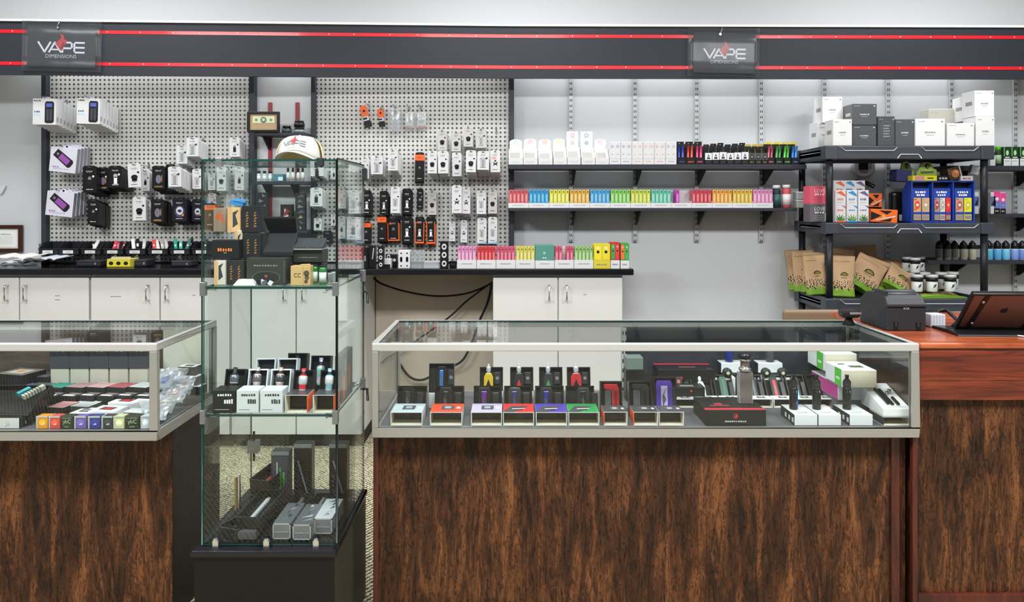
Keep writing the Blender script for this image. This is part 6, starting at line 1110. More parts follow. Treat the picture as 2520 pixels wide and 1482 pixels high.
for i, (a, c, py0, py1, hc, nm) in enumerate([(1541, 1583, 868, 898, '#6c7872', 'grey-green box, upper, beside the slotted post of the long showcase'), (1541, 1584, 899, 930, '#191b1e', 'black box, middle, beside the slotted post of the long showcase'), (1541, 1586, 931, 975, '#24262a', 'black box, lowest, beside the slotted post of the long showcase'), (1588, 1604, 908, 950, '#77767c', 'narrow grey box beside the purple device')]):
    Y = 2.62 if i < 3 else 2.55; z_ = [RD + hW(899, 930, 2.62) + hW(931, 975, 2.62) + .002, RD + hW(931, 975, 2.62) + .001, RD, RD][i]; o = boxthing('stock_box', a, py0, c, py1, Y, .06, P(hc, .45), nm, z=z_, group='stock boxes by the post' if i < 3 else None)
# green and white cartons along the right side
def greenbox(px0, px1, py0, py1, Y, d, z, lb):
    w_ = hW(px0, px1, Y); h_ = hW(py0, py1, Y); b = MB().box(-w_ / 2, w_ / 2, 0, d, 0, h_, P('#e1e4e3', .4, 0, .1), {'front': P('#c4bda9', .6)})
    x = -w_ / 2 - .0006; b.add([(x, d * .45, 0), (x, d * .1, 0), (x, d * .1, h_), (x, d * .45, h_)], [(0, 1, 2, 3)], P('#57b63c')); b.add([(x - .0004, d * .38, h_ * .35), (x - .0004, d * .18, h_ * .35), (x - .0004, d * .18, h_ * .5), (x - .0004, d * .38, h_ * .5)], [(0, 1, 2, 3)], P('#c9e6bc'))
    b.qt(-w_ * .1, w_ * .3, d * .3, d * .5, h_ + .0006, P('#4c5f3c')); b.qt(-w_ * .3, -w_ * .1, d * .62, d * .72, h_ + .0006, P('#2f4a2a')); tag(b.build('green_white_carton', loc=(X((px0 + px1) / 2, Y), Y, z), bevel=.002), lb, 'box', 'green and white cartons')
greenbox(2075, 2158, 912, 955, 2.42, .138, RD + .095, 'white and green carton with beige end, right side of the long showcase')
greenbox(2030, 2109, 872, 915, 2.565, .15, RD + .115, 'white and green carton at the back, behind the beige-ended one')
t_ = boxthing('magenta_carton', 2062, 950, 2150, 990, 2.47, .22, P('#b9bbbe', .5), 'pale carton with magenta side under the green cartons', mf={'left': P('#b23c86', .4)}, z=RD + .041); t_.scale = (1, 1, .05 / hW(950, 990, 2.47))
boxthing('support_box', 2064, 990, 2148, 1010, 2.475, .21, P('#6a6c70', .5), 'grey box at the bottom under the magenta-sided carton', z=RD).scale = (1, 1, .04 / hW(990, 1010, 2.475))
boxthing('support_box', 2040, 915, 2100, 960, 2.70, .04, P('#6a6c70', .5), 'grey box under the rear end of the green cartons', z=RD).scale = (1, 1, .113 / hW(915, 960, 2.70))
# ---------------------------------------------------------------- goods inside the left showcase
YF = 2.33
CUB = [(89, 117, '#dd9426', 'orange', 0), (120, 147, '#cc4b3d', 'red', 0), (150, 179, '#2a2f26', 'black with green lettering', 1), (183, 211, '#6a5aa0', 'purple', 0), (217, 246, '#2c3382', 'deep blue', 0), (250, 277, '#2f3637', 'charcoal', 0), (279, 305, '#c9cd9c', 'pale yellow', 0), (308, 343, '#262a22', 'black with green lettering, wider', 1), (346, 368, '#ccd3dc', 'pale blue-white', 0)]
for i, (a, c, hc, nm, tx) in enumerate(CUB):
    def ar(b, w_, h_, d, hc=hc, tx=tx):
        if tx: b.text('yhC', 0, h_ * .52, w_ * .62, h_ * .4, E, P('#a9cf9c')); marks(b, 0, h_ * .85, w_ * .8, h_ * .05, LGR, 7); marks(b, 0, h_ * .16, w_ * .4, h_ * .08, P('#8fae86'), 4)
        else:
            b.box(-w_ * .5, -w_ * .38, -.0012, d, 0, h_, P('#b9b9ae', .3)); b.box(-w_ * .5, w_ * .5, -.001, .0, h_ * .86, h_, P('#aab0ab', .3)); b.disc(w_ * .05, h_ * .48, w_ * .3, E, P('#%02x%02x%02x' % tuple(min(255, int(int(hc[k:k + 2], 16) * 1.25)) for k in (1, 3, 5))), 12, h_ * .25); b.poly([(-w_ * .1, h_ * .3), (w_ * .25, h_ * .36), (w_ * .1, h_ * .44)], E - .0005, P('#e6e6e4'))
    boxthing('coil_box', a, 1037, c, 1068, YF, .03, P(hc, .35, 0, .3), 'small %s cube box, %s from left in the front row of the left showcase' % (nm.split(' with')[0], ORD[i]), art_=ar, z=LD, group='front row cubes of the left showcase')
b = MB(); w_ = .20; tube_ = b.box(-w_ / 2, w_ / 2, 0, .16, 0, .033, P('#1e2123', .5), {'front': P('#c9cac6', .5)}); b.add([(w_ / 2 + .0005, .03, .008), (w_ / 2 + .0005, .05, .008), (w_ / 2 + .0005, .05, .024), (w_ / 2 + .0005, .03, .024)], [(0, 1, 2, 3)], P('#aab4bc'))
for k in range(5): b.poly([(-w_ * .4 + k * .034, .006), (-w_ * .32 + k * .034, .012), (-w_ * .36 + k * .034, .024)], E, LGR)
x1_ = X(47, YF); tag(b.build('battery_box', loc=(x1_ - w_ / 2, YF, LD), bevel=.0015), 'silver-fronted dark box at the left front corner of the left showcase', 'box')
b = traymesh(.20, .14, .038); tag(b.build('open_case', loc=(x1_ - .085, YF + .02, LD + .036), rot=(math.radians(-62), 0, 0), bevel=.0015), 'large open black case on the silver-fronted box', 'case')
for k, (dx, hc, l_, lb) in enumerate(((-.02, '#b9bcae', .07, 'silver ridged pen lying in the large open black case'), (-.055, '#39b3bc', .04, 'turquoise capsule lying in the large open black case'))):
    b = MB().push(R('X', 20)).push(R('Z', -28)); b.box(-.008, .008, 0, l_, 0, .014, P(hc, .3, .4)); [b.box(-.0085, .0085, .006 + .009 * j, .009 + .009 * j, -.0005, .0148, P('#5a5c56', .3, .5)) for j in range(int(l_ / .011))] if k == 0 else 0; b.pop().pop()
    tag(b.build('vape_pen', loc=(x1_ + dx, YF + .05 + .03 * k, LD + .078), bevel=.001), lb, 'pen')
def flat(px0, px1, Y, d, h_, z, hc, top, lb, rz=-8, rx=0, name='flat_box', ar=None, group=None):
    w_ = hW(px0, px1, Y); b = MB().box(-w_ / 2, w_ / 2, 0, d, 0, h_, P(hc, .45), {'top': P(top, .45)}); e = h_ + .0005
    if ar: ar(b, w_, d, e)
    return tag(b.build(name, loc=(X((px0 + px1) / 2, Y), Y, z), rot=(math.radians(rx), 0, math.radians(rz)), bevel=.001, seg=1), lb, 'box', group)
def art_dev(col): return lambda b, w_, d, e: [b.qt(-w_ * .25, w_ * .25, d * .25, d * .7, e, P('#3a3c40')), b.qt(-w_ * .15, w_ * .18, d * .32, d * .6, e + .0004, P(col))]
def art_lines(c): return lambda b, w_, d, e: [b.qt(-w_ * .4, w_ * .4, d * (.12 + .2 * k), d * (.18 + .2 * k), e, P(c)) for k in range(4)]
flat(168, 218, 2.40, .07, .028, LD, '#c9c2aa', '#eef0f0', 'white box with a grey device print, front left of the white group', ar=art_dev('#8e9096'), group='white boxes in the left showcase')
flat(214, 284, 2.41, .07, .032, LD, '#e6e8ea', '#f0f2f2', 'white box with a red device print, front middle of the white group', ar=art_dev('#d42c34'), group='white boxes in the left showcase')
flat(262, 330, 2.48, .07, .040, LD, '#e6e8ea', '#f0f2f2', 'white box with a red device print, behind the front red one', ar=art_dev('#cf2630'), group='white boxes in the left showcase')
flat(330, 384, 2.50, .07, .044, LD, '#e6e8ea', '#eef0f2', 'white box with a blue device print beside the aluminium post', ar=art_dev('#2c4ab0'), group='white boxes in the left showcase')
b = MB(); tube_box(b, .065, .034, .05, PAP); tag(b.build('open_sleeve', loc=(X(325, 2.39), 2.39, LD), rot=(0, 0, math.radians(-10))), 'white cardboard sleeve open to the front beside the aluminium post', 'box')
flat(112, 158, 2.44, .075, .036, LD, '#2a2426', '#d9a8ac', 'pink-striped box on dark base behind the orange cube', ar=art_lines('#b4505c'), group='pink-striped boxes')
flat(160, 220, 2.46, .075, .034, LD, '#4a4c4c', '#d3d6d8', 'silver-topped dark box behind the white group', ar=art_lines('#9aa0a4'))
for i, px in enumerate(range(-40, 330, 46)):
    flat(px, px + 42, 2.52 + .005 * (i % 2), .05, .052, LD, '#1d1f22', '#2e3033', 'low black open box, %s from left in the middle row of the left showcase' % ORD[i], rz=-10, ar=lambda b, w_, d, e: [b.qt(-w_ * .4, w_ * .3, d * .1, d * .4, e, P('#e2e4e6')), b.qt(-w_ * .3, w_ * .42, d * .5, d * .85, e, P('#7a6a6e'))], group='low black boxes in the left showcase')
RC = [('#6f70c0', 'violet'), ('#56585c', 'grey'), ('#1d9080', 'teal'), ('#b08a8c', 'dusty rose'), ('#d3a6aa', 'pale pink'), ('#b4505e', 'crimson pink'), ('#c9cfd0', 'silver white')]
for i, (hc, nm) in enumerate(RC):
    a = 0 + i * 52; flat(a, a + 50, 2.585, .07, .066, LD, '#2a2c2f', hc, '%s-topped flat box, %s in the coloured row of the left showcase' % (nm, ORD[i]), rz=-12, ar=art_lines('#%02x%02x%02x' % tuple(int(int(hc[k:k + 2], 16) * .75) for k in (1, 3, 5))), group='coloured flat boxes in the left showcase')
for i in range(5):
    a = 124 + i * 48.5; Y = 2.67
    boxthing('white_carton', a, 908, a + 45, 936, Y, .05, P('#b9b8aa', .5), 'pale carton under a black box, %s in the back row of the left showcase' % ORD[i], z=LD, group='pale cartons in the back row').scale = (1, 1, (Z(906, Y) - LD) / hW(908, 936, Y))
    boxthing('black_box', a - 2, 876, a + 46, 905, Y - .004, .06, P('#3a3f42', .5), 'dark grey box, %s from left in the back row of the left showcase' % ORD[i], art_=lambda b, w_, h_, d: [b.prismx([(.0, h_), (.05, h_), (.05, h_ + .004), (.0, h_ + .016)], -w_ * .5, w_ * .45, P('#26282b', .4)), b.tube([(-w_ * .3, .002, h_ + .01), (0, .004, h_ + .02), (w_ * .3, .002, h_ + .012)], .0008, SILV)], z=Z(906, Y) + .0005, group='dark grey boxes in the back row')
flat(-20, 62, 2.62, .10, .102, LD, '#1c1d1f', '#6a6660', 'dark framed box rising behind the violet one at the left edge', rz=-14, ar=lambda b, w_, d, e: [b.qt(-w_ * .3, w_ * .3, d * .2, d * .8, e, P('#a8a294')), b.qt(-w_ * .1, w_ * .1, d * .4, d * .6, e + .0004, P('#c07a44'))])
flat(48, 118, 2.66, .08, .085, LD, '#1c1d1f', '#4a4650', 'dark box with crinkled lid left of the back row', rz=-8, ar=art_lines('#77777c'))
# bags piled against the right glass side
def pile(px, Y, w_, h_, z, lb, print_, seed, hc=None, rx=-50, rz=0):
    r_ = random.Random(seed); b = MB(); nx, nz = 10, 8
    vs = [((-.5 + i / nx) * w_ + r_.uniform(-.002, .002), -.012 * math.sin(math.pi * i / nx) * math.sin(math.pi * j / nz) + r_.uniform(-.004, .004), h_ * j / nz) for j in range(nz + 1) for i in range(nx + 1)]
    b.add(vs, [(j * (nx + 1) + i, j * (nx + 1) + i + 1, (j + 1) * (nx + 1) + i + 1, (j + 1) * (nx + 1) + i) for j in range(nz) for i in range(nx)], BAG, False)
    o = b.build('plastic_bag', loc=(X(px, Y), Y, z), rot=(math.radians(rx), 0, math.radians(rz))); s_ = o.modifiers.new('s', 'SOLIDIFY'); s_.thickness = .001; tag(o, lb, 'bag', 'clear bags in the left showcase')
    b = MB(); b.box(-w_ * .32, w_ * .32, .004, .010, h_ * .12, h_ * .8, P(hc or '#d9dde2', .4)); b.q(-w_ * .2, w_ * .2, h_ * .3, h_ * .6, .0034, P(print_)); b.disc(w_ * .1, h_ * .65, w_ * .1, .003, P(print_), 10); b.build('contents', o)
BG = [(408, 2.37, '#e08478', 'clear bag with coral print at the front right corner', '#e6d6d4'), (420, 2.42, '#e2a03a', 'clear bag with amber print behind the corner bag', '#e9dcc4'), (425, 2.50, '#e27a70', 'clear bag with red ring print in the middle of the right side', '#e9d3d2'), (440, 2.56, '#e06a62', 'clear bag with red strip near the tower side', '#dde0e6'), (420, 2.62, '#c9d0d8', 'plain crinkled clear bag at the back of the right side', None), (395, 2.53, '#2c56c8', 'clear bag with blue patch against the aluminium post', None)]
for i, (px, Y, pc, lb, hc) in enumerate(BG): pile(min(px, X(0, 1) and 1260 + (-1.088 - .05) * F / Y), Y, .085, .07, LD + .012 + .012 * i, lb, pc, 40 + i, hc, rx=-55 + 5 * i, rz=8 - 5 * i)
for i in range(3): flat(452 - 8 * i, 492 - 6 * i, 2.62 + .02 * i, .05, .03 + .03 * i, LD + .03, '#3a3c40', '#e4e6e8', 'white-topped flat box by the right glass side, %s of three' % ORD[i], rz=-8, ar=art_dev(['#3a50a0', '#9a5a5e', '#5a5c60'][i]), group='boxes by the right glass side')
# ---------------------------------------------------------------- goods in the glass tower
S1, S2, S3 = ZS1 + .0005, ZS2 + .0005, TZ0 + .0005
def tb(px0, py0, px1, py1, Y, d, hc, lb, z=None, ar=None, rz=0, rough=.45, mf=None, name='boxed_item', group=None, rx=0, ry=0, base=None):
    return boxthing(name, px0, py0, px1, py1, Y, d, P(hc, rough, 0, .1), lb, art_=ar, z=S1 if z is None else z, rz=rz, mf=mf, group=group, rx=rx, ry=ry)
def goldart(b, w_, h_, d):
    for s_ in (-.2, .22):
        for k in range(6): b.poly([(w_ * (s_ - .08), h_ * (.2 + .1 * k)), (w_ * (s_ + .1 - .02 * (k % 3)), h_ * (.24 + .1 * k)), (w_ * (s_ - .02 + .05 * (k % 2)), h_ * (.29 + .1 * k))], E, P('#b07a44', .35, .3))
def peach(b, w_, h_, d): b.q(-w_ * .5, -w_ * .2, 0, h_, E, P('#c99a6c')); b.poly([(-w_ * .1, h_ * .2), (w_ * .3, h_ * .35), (w_ * .1, h_ * .7), (w_ * .35, h_ * .9), (-w_ * .1, h_ * .8)], E, P('#3a3a3c'))
YT = 2.20
r3 = tb(555, 641, 601, 701, YT + .01, .06, '#2a2826', 'dark box with gold drawing, bottom left of the tower top shelf', ar=goldart)
tb(527, 641, 554, 701, YT, .05, '#c9c0b4', 'peach and silver picture box at the bottom left of the tower', ar=peach)
h1 = hW(641, 702, YT)
tb(597, 571, 641, 633, YT + .04, .06, '#202022', 'black box with pale gold figures, second of the tower stack', z=S1 + h1 + .001, ar=goldart)
tb(578, 571, 596, 640, YT + .06, .05, '#c9b498', 'narrow kraft strip box behind the orange lettered box', z=S1 + h1 + .001, ar=peach)
b_ = tb(521, 588, 588, 636, YT + .02, .05, '#17171a', 'black box with orange lettering in the tower top compartment', z=S1 + h1 + .001, ar=lambda b, w_, h_, d: [marks(b, 0, h_ * .5, w_ * .56, h_ * .16, P('#e07a2c'), 6), marks(b, 0, h_ * .34, w_ * .12, h_ * .05, P('#c98a4c'), 2)])
h2 = hW(571, 634, YT + .04)
tb(594, 505, 641, 571, YT + .06, .06, '#1e1f22', 'black box with two gold figures on top of the tower stack', z=S1 + h1 + h2 + .002, ar=goldart)
tb(560, 507, 592, 569, YT + .07, .05, '#d0a878', 'tall kraft and black box left of the gold figure box', z=S1 + h1 + h2 + .002, ar=peach)
tb(525, 510, 556, 569, YT + .12, .05, '#9a8472', 'brownish box with orange glove print at the tower left', z=S1 + h1 + h2 + .002, ar=lambda b, w_, h_, d: b.poly([(-w_ * .4, h_ * .6), (w_ * .1, h_ * .9), (w_ * .4, h_ * .3), (0, h_ * .5)], E, P('#d8602c')))
tag(MB().box(-.02, .02, 0, .03, 0, .012, P('#2c78b4', .5)).box(-.01, .025, -.002, .02, .012, .02, P('#3a8ac8', .5)).build('blue_wrapper', loc=(X(587, YT + .1), YT + .08, S1 + h1 + h2 + .004 + hW(505, 571, YT + .06)), rot=(0, .2, 0)), 'crumpled blue wrapper on top of the tower stack', 'wrapper')
# big grey case box with oval, open black case above, flap box
tb(606, 634, 704, 701, YT, .10, '#34342f', 'large dark box with an oval emblem in the tower top compartment', ar=lambda b, w_, h_, d: [marks(b, 0, h_ * .72, w_ * .62, h_ * .06, P('#7a7a70'), 9), b.disc(0, h_ * .28, w_ * .36, E, P('#4a4a45'), 26, h_ * .24), b.disc(0, h_ * .28, w_ * .33, E - .0004, P('#292927'), 26, h_ * .21), b.disc(0, h_ * .33, .004, E - .0008, P('#b04040')), b.q(w_ * .44, w_ * .46, h_ * .1, h_ * .9, E, P('#4e4e48'))])
h3 = hW(634, 702, YT)
t_ = thing('open_case', 'open black presentation case propped above the oval box in the tower', 'case', (X(688, YT + .05), YT + .04, S1 + h3 + .001)); ww = hW(655, 728, YT) / 2
b = MB(); b.hexa([(-ww * 1.1, 0, 0), (ww * .95, 0, 0), (ww, .05, 0), (-ww, .05, 0), (-ww * 1.1, -.0, .012), (ww * .95, 0, .012), (ww, .05, .075), (-ww, .05, .075)], P('#222325', .35)); b.build('lower_shell', t_, bevel=.002)
b = MB(); b.hexa([(-ww * 1.0, .038, .074), (ww * 1.0, .038, .074), (ww, .055, .078), (-ww, .055, .078), (-ww * 1.12, .01, .112), (ww * 1.12, .01, .112), (ww * 1.12, .022, .118), (-ww * 1.12, .022, .118)], P('#0c0c0e', .3)); b.build('lid', t_, bevel=.002)
tb(722, 622, 794, 652, YT + .06, .07, '#2c2c2a', 'dark lettered box under the flap box at the right of the tower', z=S1 + .062, ar=lambda b, w_, h_, d: marks(b, 0, h_ * .4, w_ * .7, h_ * .08, P('#6e6e64'), 9))
tb(724, 652, 792, 700, YT + .07, .07, '#222224', 'black box at the bottom right behind the kraft carton', z=S1).scale = (1, 1, .061 / hW(652, 700, YT + .07))
t_ = thing('flap_box', 'flat dark box with raised lid at the right of the tower', 'box', (X(757, YT + .06), YT + .05, S1 + .062 + hW(622, 652, YT + .06) + .001)); w_ = .045
b = MB().box(-w_, w_, 0, .07, 0, .004, P('#8e8e8a')); b.hexa([(-w_ * 1.0, 0, .0045), (w_ * 1.0, 0, .0045), (w_, .06, .0045), (-w_, .06, .0045), (-w_, 0, .008), (w_, 0, .008), (w_, .06, .034), (-w_, .06, .034)], P('#34373b', .4)); b.disc(0, .006, .002, -.0005, P('#b03030')); b.build('lid', t_, bevel=.001)
tb(715, 656, 764, 704, YT - .01, .04, '#bd9c68', 'kraft carton printed CC with a dark round stamp', ar=lambda b, w_, h_, d: [b.text('CC', -w_ * .16, h_ * .52, w_ * .34, h_ * .22, E, P('#3c2c1c')), b.disc(w_ * .3, h_ * .62, w_ * .15, E, P('#4c4430'), 10), b.disc(w_ * .32, h_ * .4, w_ * .12, E, P('#5a4c34'), 9), b.disc(w_ * .28, h_ * .2, w_ * .1, E, P('#54482e'), 9), b.q(w_ * .12, w_ * .14, 0, h_, E, P('#a8874f')), b.prism([(-w_ * .2, h_), (w_ * .45, h_), (w_ * .45, h_ * 1.1), (w_ * .0, h_ * 1.08)], .01, .012, P('#c2a472'))])
for i, (a, c) in enumerate(((767, 780), (783, 801))): jar('green_tin', a, 655, c, 703, YT + .02 * (1 - i), S1, 'green and white tin, %s, right of the kraft carton' % ('narrow one' if i == 0 else 'wide one'), P('#2f7a3a', .3, .3), BK, 'tin', cap=.08, band=P('#c9d6cc'), group='green tins')
tag(MB().hexa([(-.034, 0, 0), (.034, 0, 0), (.034, .04, 0), (-.034, .04, 0), (-.02, .006, .018), (.02, .006, .018), (.02, .034, .018), (-.02, .034, .018)], P('#d9dcdc', .4)).build('white_cradle', loc=(X(600, 2.175), 2.175, S1), bevel=.003), 'white plastic cradle lying at the front of the tower top shelf', 'cradle')
b = MB(); [b.push(T(.008 * k, .004 * (k % 2), .006)).push(R('Y', 30 * k)).box(-.006, .006, 0, .008, -.004, .008, P(['#1c1d1f', '#d0d2d4', '#55585c'][k % 3])).pop().pop() for k in range(5)]
tag(b.build('small_parts', loc=(X(636, 2.175), 2.175, S1 + .003)), 'small clutter of black and silver parts beside the white cradle', 'parts')
for i in range(3): tag(MB().lathe([(.008, 0), (.009, .01), (.006, .03), (.008, .034)], 0, 0, [CHR, P('#aab4b4', .2, .5), BK][i], 12).build('small_tank', loc=(X(808 + 3 * i, YT), YT + .02 + .03 * i, S1 + .0)), 'small metal tank standing at the right of the tower shelf, %s from front' % ORD[i], 'tank', 'small tanks at the right tower side')
# baseball cap on top
t_ = thing('baseball_cap', 'off-white baseball cap with shop logo and tan mesh back on the glass tower', 'cap', (X(722, 2.28), 2.28, TZ1 + .0015)); Cr = P('#bfbeba', .85, 0, 0, .3); TAN = P('#cdb893', .9, 0, 0, .4)
def capsurf(a0, a1, mat, nm, R1=.078, hh=.082, yc=.07, k=1.0, arch=False):
    b = MB(); n, m_ = 18, 9; vs = []
    for j in range(m_ + 1):
        v = j / m_
        for i in range(n + 1):
            a = math.radians(a0 + (a1 - a0) * i / n); rr = R1 * math.cos(v * math.pi / 2) ** .55 * k
            z0_ = .030 * (1 - (math.cos(a)) ** 2) if arch else 0; zz = z0_ + (hh - z0_) * math.sin(v * math.pi / 2) ** .9
            vs.append((rr * math.cos(a), yc + rr * 1.1 * math.sin(a), zz))
    b.add(vs, [(j * (n + 1) + i, j * (n + 1) + i + 1, (j + 1) * (n + 1) + i + 1, (j + 1) * (n + 1) + i) for j in range(m_) for i in range(n)], mat, True)
    o = b.build(nm, t_); s_ = o.modifiers.new('s', 'SOLIDIFY'); s_.thickness = .0022; return o
capsurf(180, 360, Cr, 'front_panels', .066, arch=True); capsurf(-4, 184, TAN, 'mesh_back', .074)
# curved peak: an arch towards the viewer
b = MB(); n, m_ = 20, 5; vs = []
for j in range(m_ + 1):
    for i in range(n + 1):
        u = -1 + 2 * i / n; v = j / m_; a = u * math.pi / 2
        xx = .066 * math.sin(a) * (1 + .02 * v); y0_ = .07 - .0726 * math.cos(a); yy = y0_ - .055 * v * math.cos(a) ** .7
        vs.append((xx, yy, .030 * (1 - math.sin(a) ** 2) * (1 - .15 * v) + .001))
b.add(vs, [(j * (n + 1) + i, (j + 1) * (n + 1) + i, (j + 1) * (n + 1) + i + 1, j * (n + 1) + i + 1) for j in range(m_) for i in range(n)], Cr, True); o = b.build('peak', t_); s_ = o.modifiers.new('s', 'SOLIDIFY'); s_.thickness = .003
# embroidered logo follows the front of the crown
b = MB(); lg = MB(); logo(lg, 0, .058, .07, 0, P('#77797e', .6), P('#9a9ca2', .6))
def wrap(p):
    x_, y_, z_ = p; zc = max(.034, min(.080, z_ - 5.0 * x_ * x_)); z0_ = .030 * max(0, 1 - (x_ / .064) ** 2); v = math.asin(min(1, max(0, (zc - z0_) / (.082 - z0_))) ** (1 / .9)) / (math.pi / 2); rr = .066 * math.cos(v * math.pi / 2) ** .55; xx = max(-rr * .97, min(rr * .97, x_)); return (xx, .07 - 1.1 * math.sqrt(max(rr * rr - xx * xx, 0)) - .0035 + y_ * 1.5, zc)
lg.v = [wrap(p) for p in lg.v]; lg.build('embroidered_logo', t_)
MB().lathe([(.004, .081), (.003, .085)], 0, .07, Cr, 10).build('top_button', t_)
# middle compartment: open boxes of atomizers
def stepbox(px0, px1, Y, base_, hc, inner, dev, nm, where, logo_=None, d=.10, hs=.066, open_=False, side=None):
    w_ = hW(px0, px1, Y); x = X((px0 + px1) / 2, Y); m = P(hc, .4, 0, .15); t_ = thing('atomizer_box', '%s %s' % (nm, where), 'box', (x, Y, base_), group='open atomizer boxes in the tower')
    b = MB()
    if open_: tube_box(b, w_, hs * .8, .07, m, None, P(side, .4) if side else None)
    else:
        b.box(-w_ / 2, w_ / 2, 0, .06, 0, hs, m)
        ik = P('#e4e4e4') if hc[1] < '8' else P('#3a3a3c'); marks(b, w_ * .05, hs * .8, w_ * .66, hs * .1, ik, 6); marks(b, w_ * .22, hs * .52, w_ * .42, hs * .2, ik, 4); marks(b, 0, hs * .16, w_ * .8, hs * .015, ik, 1)
    b.build('sleeve', t_, bevel=.001)
    ht = .110; y0_ = .064 if not open_ else .05
    o = traymesh(w_ * .94, ht, .034, inner).build('inner_tray', t_, loc=(0, y0_, .002), rot=(math.radians(-17), 0, 0), bevel=.001)
    hd = ht * .62; b = MB(); device(b, w_ * .46, hd, .015, *dev, 'tank'); tag(b.build('atomizer', loc=(x, Y + y0_ - .006 - .0, base_ + .012 + ht * .36), rot=(math.radians(-17), 0, 0)), '%s tank in the %s %s' % (dname.get(dev, 'metal'), nm, where.split(',')[0]), 'atomizer', 'atomizers in the tower boxes')
dname = {('#2a2b2e', '#5c5f64'): 'dark steel', ('#b9aeb2', '#6a5a60'): 'silver rose', ('#c9a89a', '#3a3c40'): 'bronze', ('#d8323c', '#c9c9cc'): 'red', ('#8ab4c4', '#d8dadc'): 'steel blue', ('#d0b8e0', '#9ad0c0'): 'rainbow'}
YM = 2.174; WB = '#c9ccd0'; WT_ = P('#ced2d8', .4, 0, .2)
stepbox(523, 579, YM, S2, '#1b1b1d', BK, ('#2a2b2e', '#5c5f64'), 'black lettered box', 'at the left of the tower middle shelf')
stepbox(582, 636, YM, S2, WB, WT_, ('#b9aeb2', '#6a5a60'), 'white lettered box', 'second from left, middle shelf of tower')
stepbox(640, 695, YM, S2, WB, WT_, ('#c9a89a', '#3a3c40'), 'white lettered box', 'third from left, middle shelf of tower')
stepbox(702, 757, YM, S2, '#3c3a40', BK, ('#d8323c', '#c9c9cc'), 'dark open-fronted box', 'with orange side, fourth on middle shelf', open_=True, side='#e2571c')
stepbox(770, 822, YM, S2, '#3c3a40', BK, ('#8ab4c4', '#d8dadc'), 'dark open-fronted box', 'at the right corner, middle shelf of tower', open_=True, side='#e2571c')
for i, (px, Y, m, dv, nm) in enumerate([(648, 2.33, WT_, ('#b9aeb2', '#6a5a60'), 'white'), (702, 2.33, WT_, ('#c9a89a', '#3a3c40'), 'white'), (727, 2.41, BK, ('#2a2b2e', '#5c5f64'), 'black'), (785, 2.37, BK, ('#d0b8e0', '#9ad0c0'), 'black')]):
    o = traymesh(.062, .112, .034, m).build('open_tray', loc=(X(px, Y), Y, S2 + .013), rot=(math.radians(-14), 0, 0), bevel=.001); tag(o, '%s open tray %s behind the front boxes of the tower' % (nm, ['left one,', 'right one,', 'left one,', 'right one,'][i]), 'tray', 'trays behind the front tower boxes')
    tag(MB().box(-.028, .028, 0, .045, 0, .011, P('#cfd1d3')).build('low_carton', loc=(X(px, Y), Y, S2)), 'low pale carton under the %s open tray, %s' % (nm, ['left', 'right', 'left', 'right'][i]), 'box', 'low cartons in the tower')
    if i > 1: b = MB(); device(b, .03, .085, .015, *dv, 'tank'); tag(b.build('atomizer', loc=(X(px, Y), Y - .006, S2 + .035), rot=(math.radians(-14), 0, 0)), '%s tank in the black back tray, %s one' % (dname[dv], ['', '', 'left', 'right'][i]), 'atomizer', 'atomizers in the tower boxes')
Y = 2.30; b = MB().box(-.02, 0, 0, .16, 0, .145, P('#5b5c60', .4)); b.add([(.0005, .02, .01), (.0005, .045, .01), (.0005, .045, .075), (.0005, .02, .075)], [(0, 1, 2, 3)], P('#e2743c')); b.add([(.0005, .09, .03), (.0005, .12, .03), (.0005, .12, .1), (.0005, .09, .1)], [(0, 1, 2, 3)], P('#e2743c')); [b.add([(.0005, .045 + .014 * k, .115 - .012 * j), (.0005, .054 + .014 * k, .115 - .012 * j), (.0005, .054 + .014 * k, .123 - .012 * j), (.0005, .045 + .014 * k, .123 - .012 * j)], [(0, 1, 2, 3)], P('#8fc3e0')) for k in range(2) for j in range(3)]
tag(b.build('grey_orange_box', loc=(TX1 - .012, Y - .03, S2), bevel=.0015), 'tall grey and orange box against the right glass side of the tower', 'box')
# bottom compartment
def lg_(px, Y, w_, d, h_, hc, lb, rz=0, rx=0, top=None, z=None, inner=None, name='long_case', group=None, mf=None):
    b = MB(); m = P(hc, .35, 0, .15)
    if inner:
        t = .004; b.box(-w_ / 2, w_ / 2, 0, d, 0, h_ * .4, m); b.box(-w_ / 2, w_ / 2, 0, t, h_ * .4, h_, m); b.box(-w_ / 2, w_ / 2, d - t, d, h_ * .4, h_, m); b.box(-w_ / 2, -w_ / 2 + t, t, d - t, h_ * .4, h_, m); b.box(w_ / 2 - t, w_ / 2, t, d - t, h_ * .4, h_, m)
    else: b.box(-w_ / 2, w_ / 2, 0, d, 0, h_, m, mf)
    o = b.build(name, loc=(X(px, Y), Y, S3 if z is None else z), rot=(math.radians(rx), 0, math.radians(rz)), bevel=.0015); tag(o, lb, 'case', group)
    if inner: q_ = MB().box(-.006, .006, d * .12, d * .8, h_ * .41, h_ * .41 + .01, P(inner, .3, .4)); q_.lathe([(.007, h_ * .42), (.007, h_ * .42 + .009)], 0, d * .82, CHR, 10); tag(q_.build('vape_pen', loc=o.location, rot=o.rotation_euler, bevel=.002), 'slim pen lying in the ' + lb.replace('black ', '', 1), 'pen', 'pens in the long cases')
    return o
lg_(560, 2.20, .07, .24, .03, '#1c1c1e', 'long open black case at the far left of the tower floor', rz=-20, inner='#3a3c40')
lg_(604, 2.19, .060, .06, .024, '#4a4a4d', 'clear grey carton end at the front left of the tower floor', name='grey_carton')
lg_(612, 2.205, .078, .16, .035, '#1b1b1d', 'black open case with silver pen on the grey carton', rz=-8, z=S3 + .026, rx=8, inner='#b9bbbe')
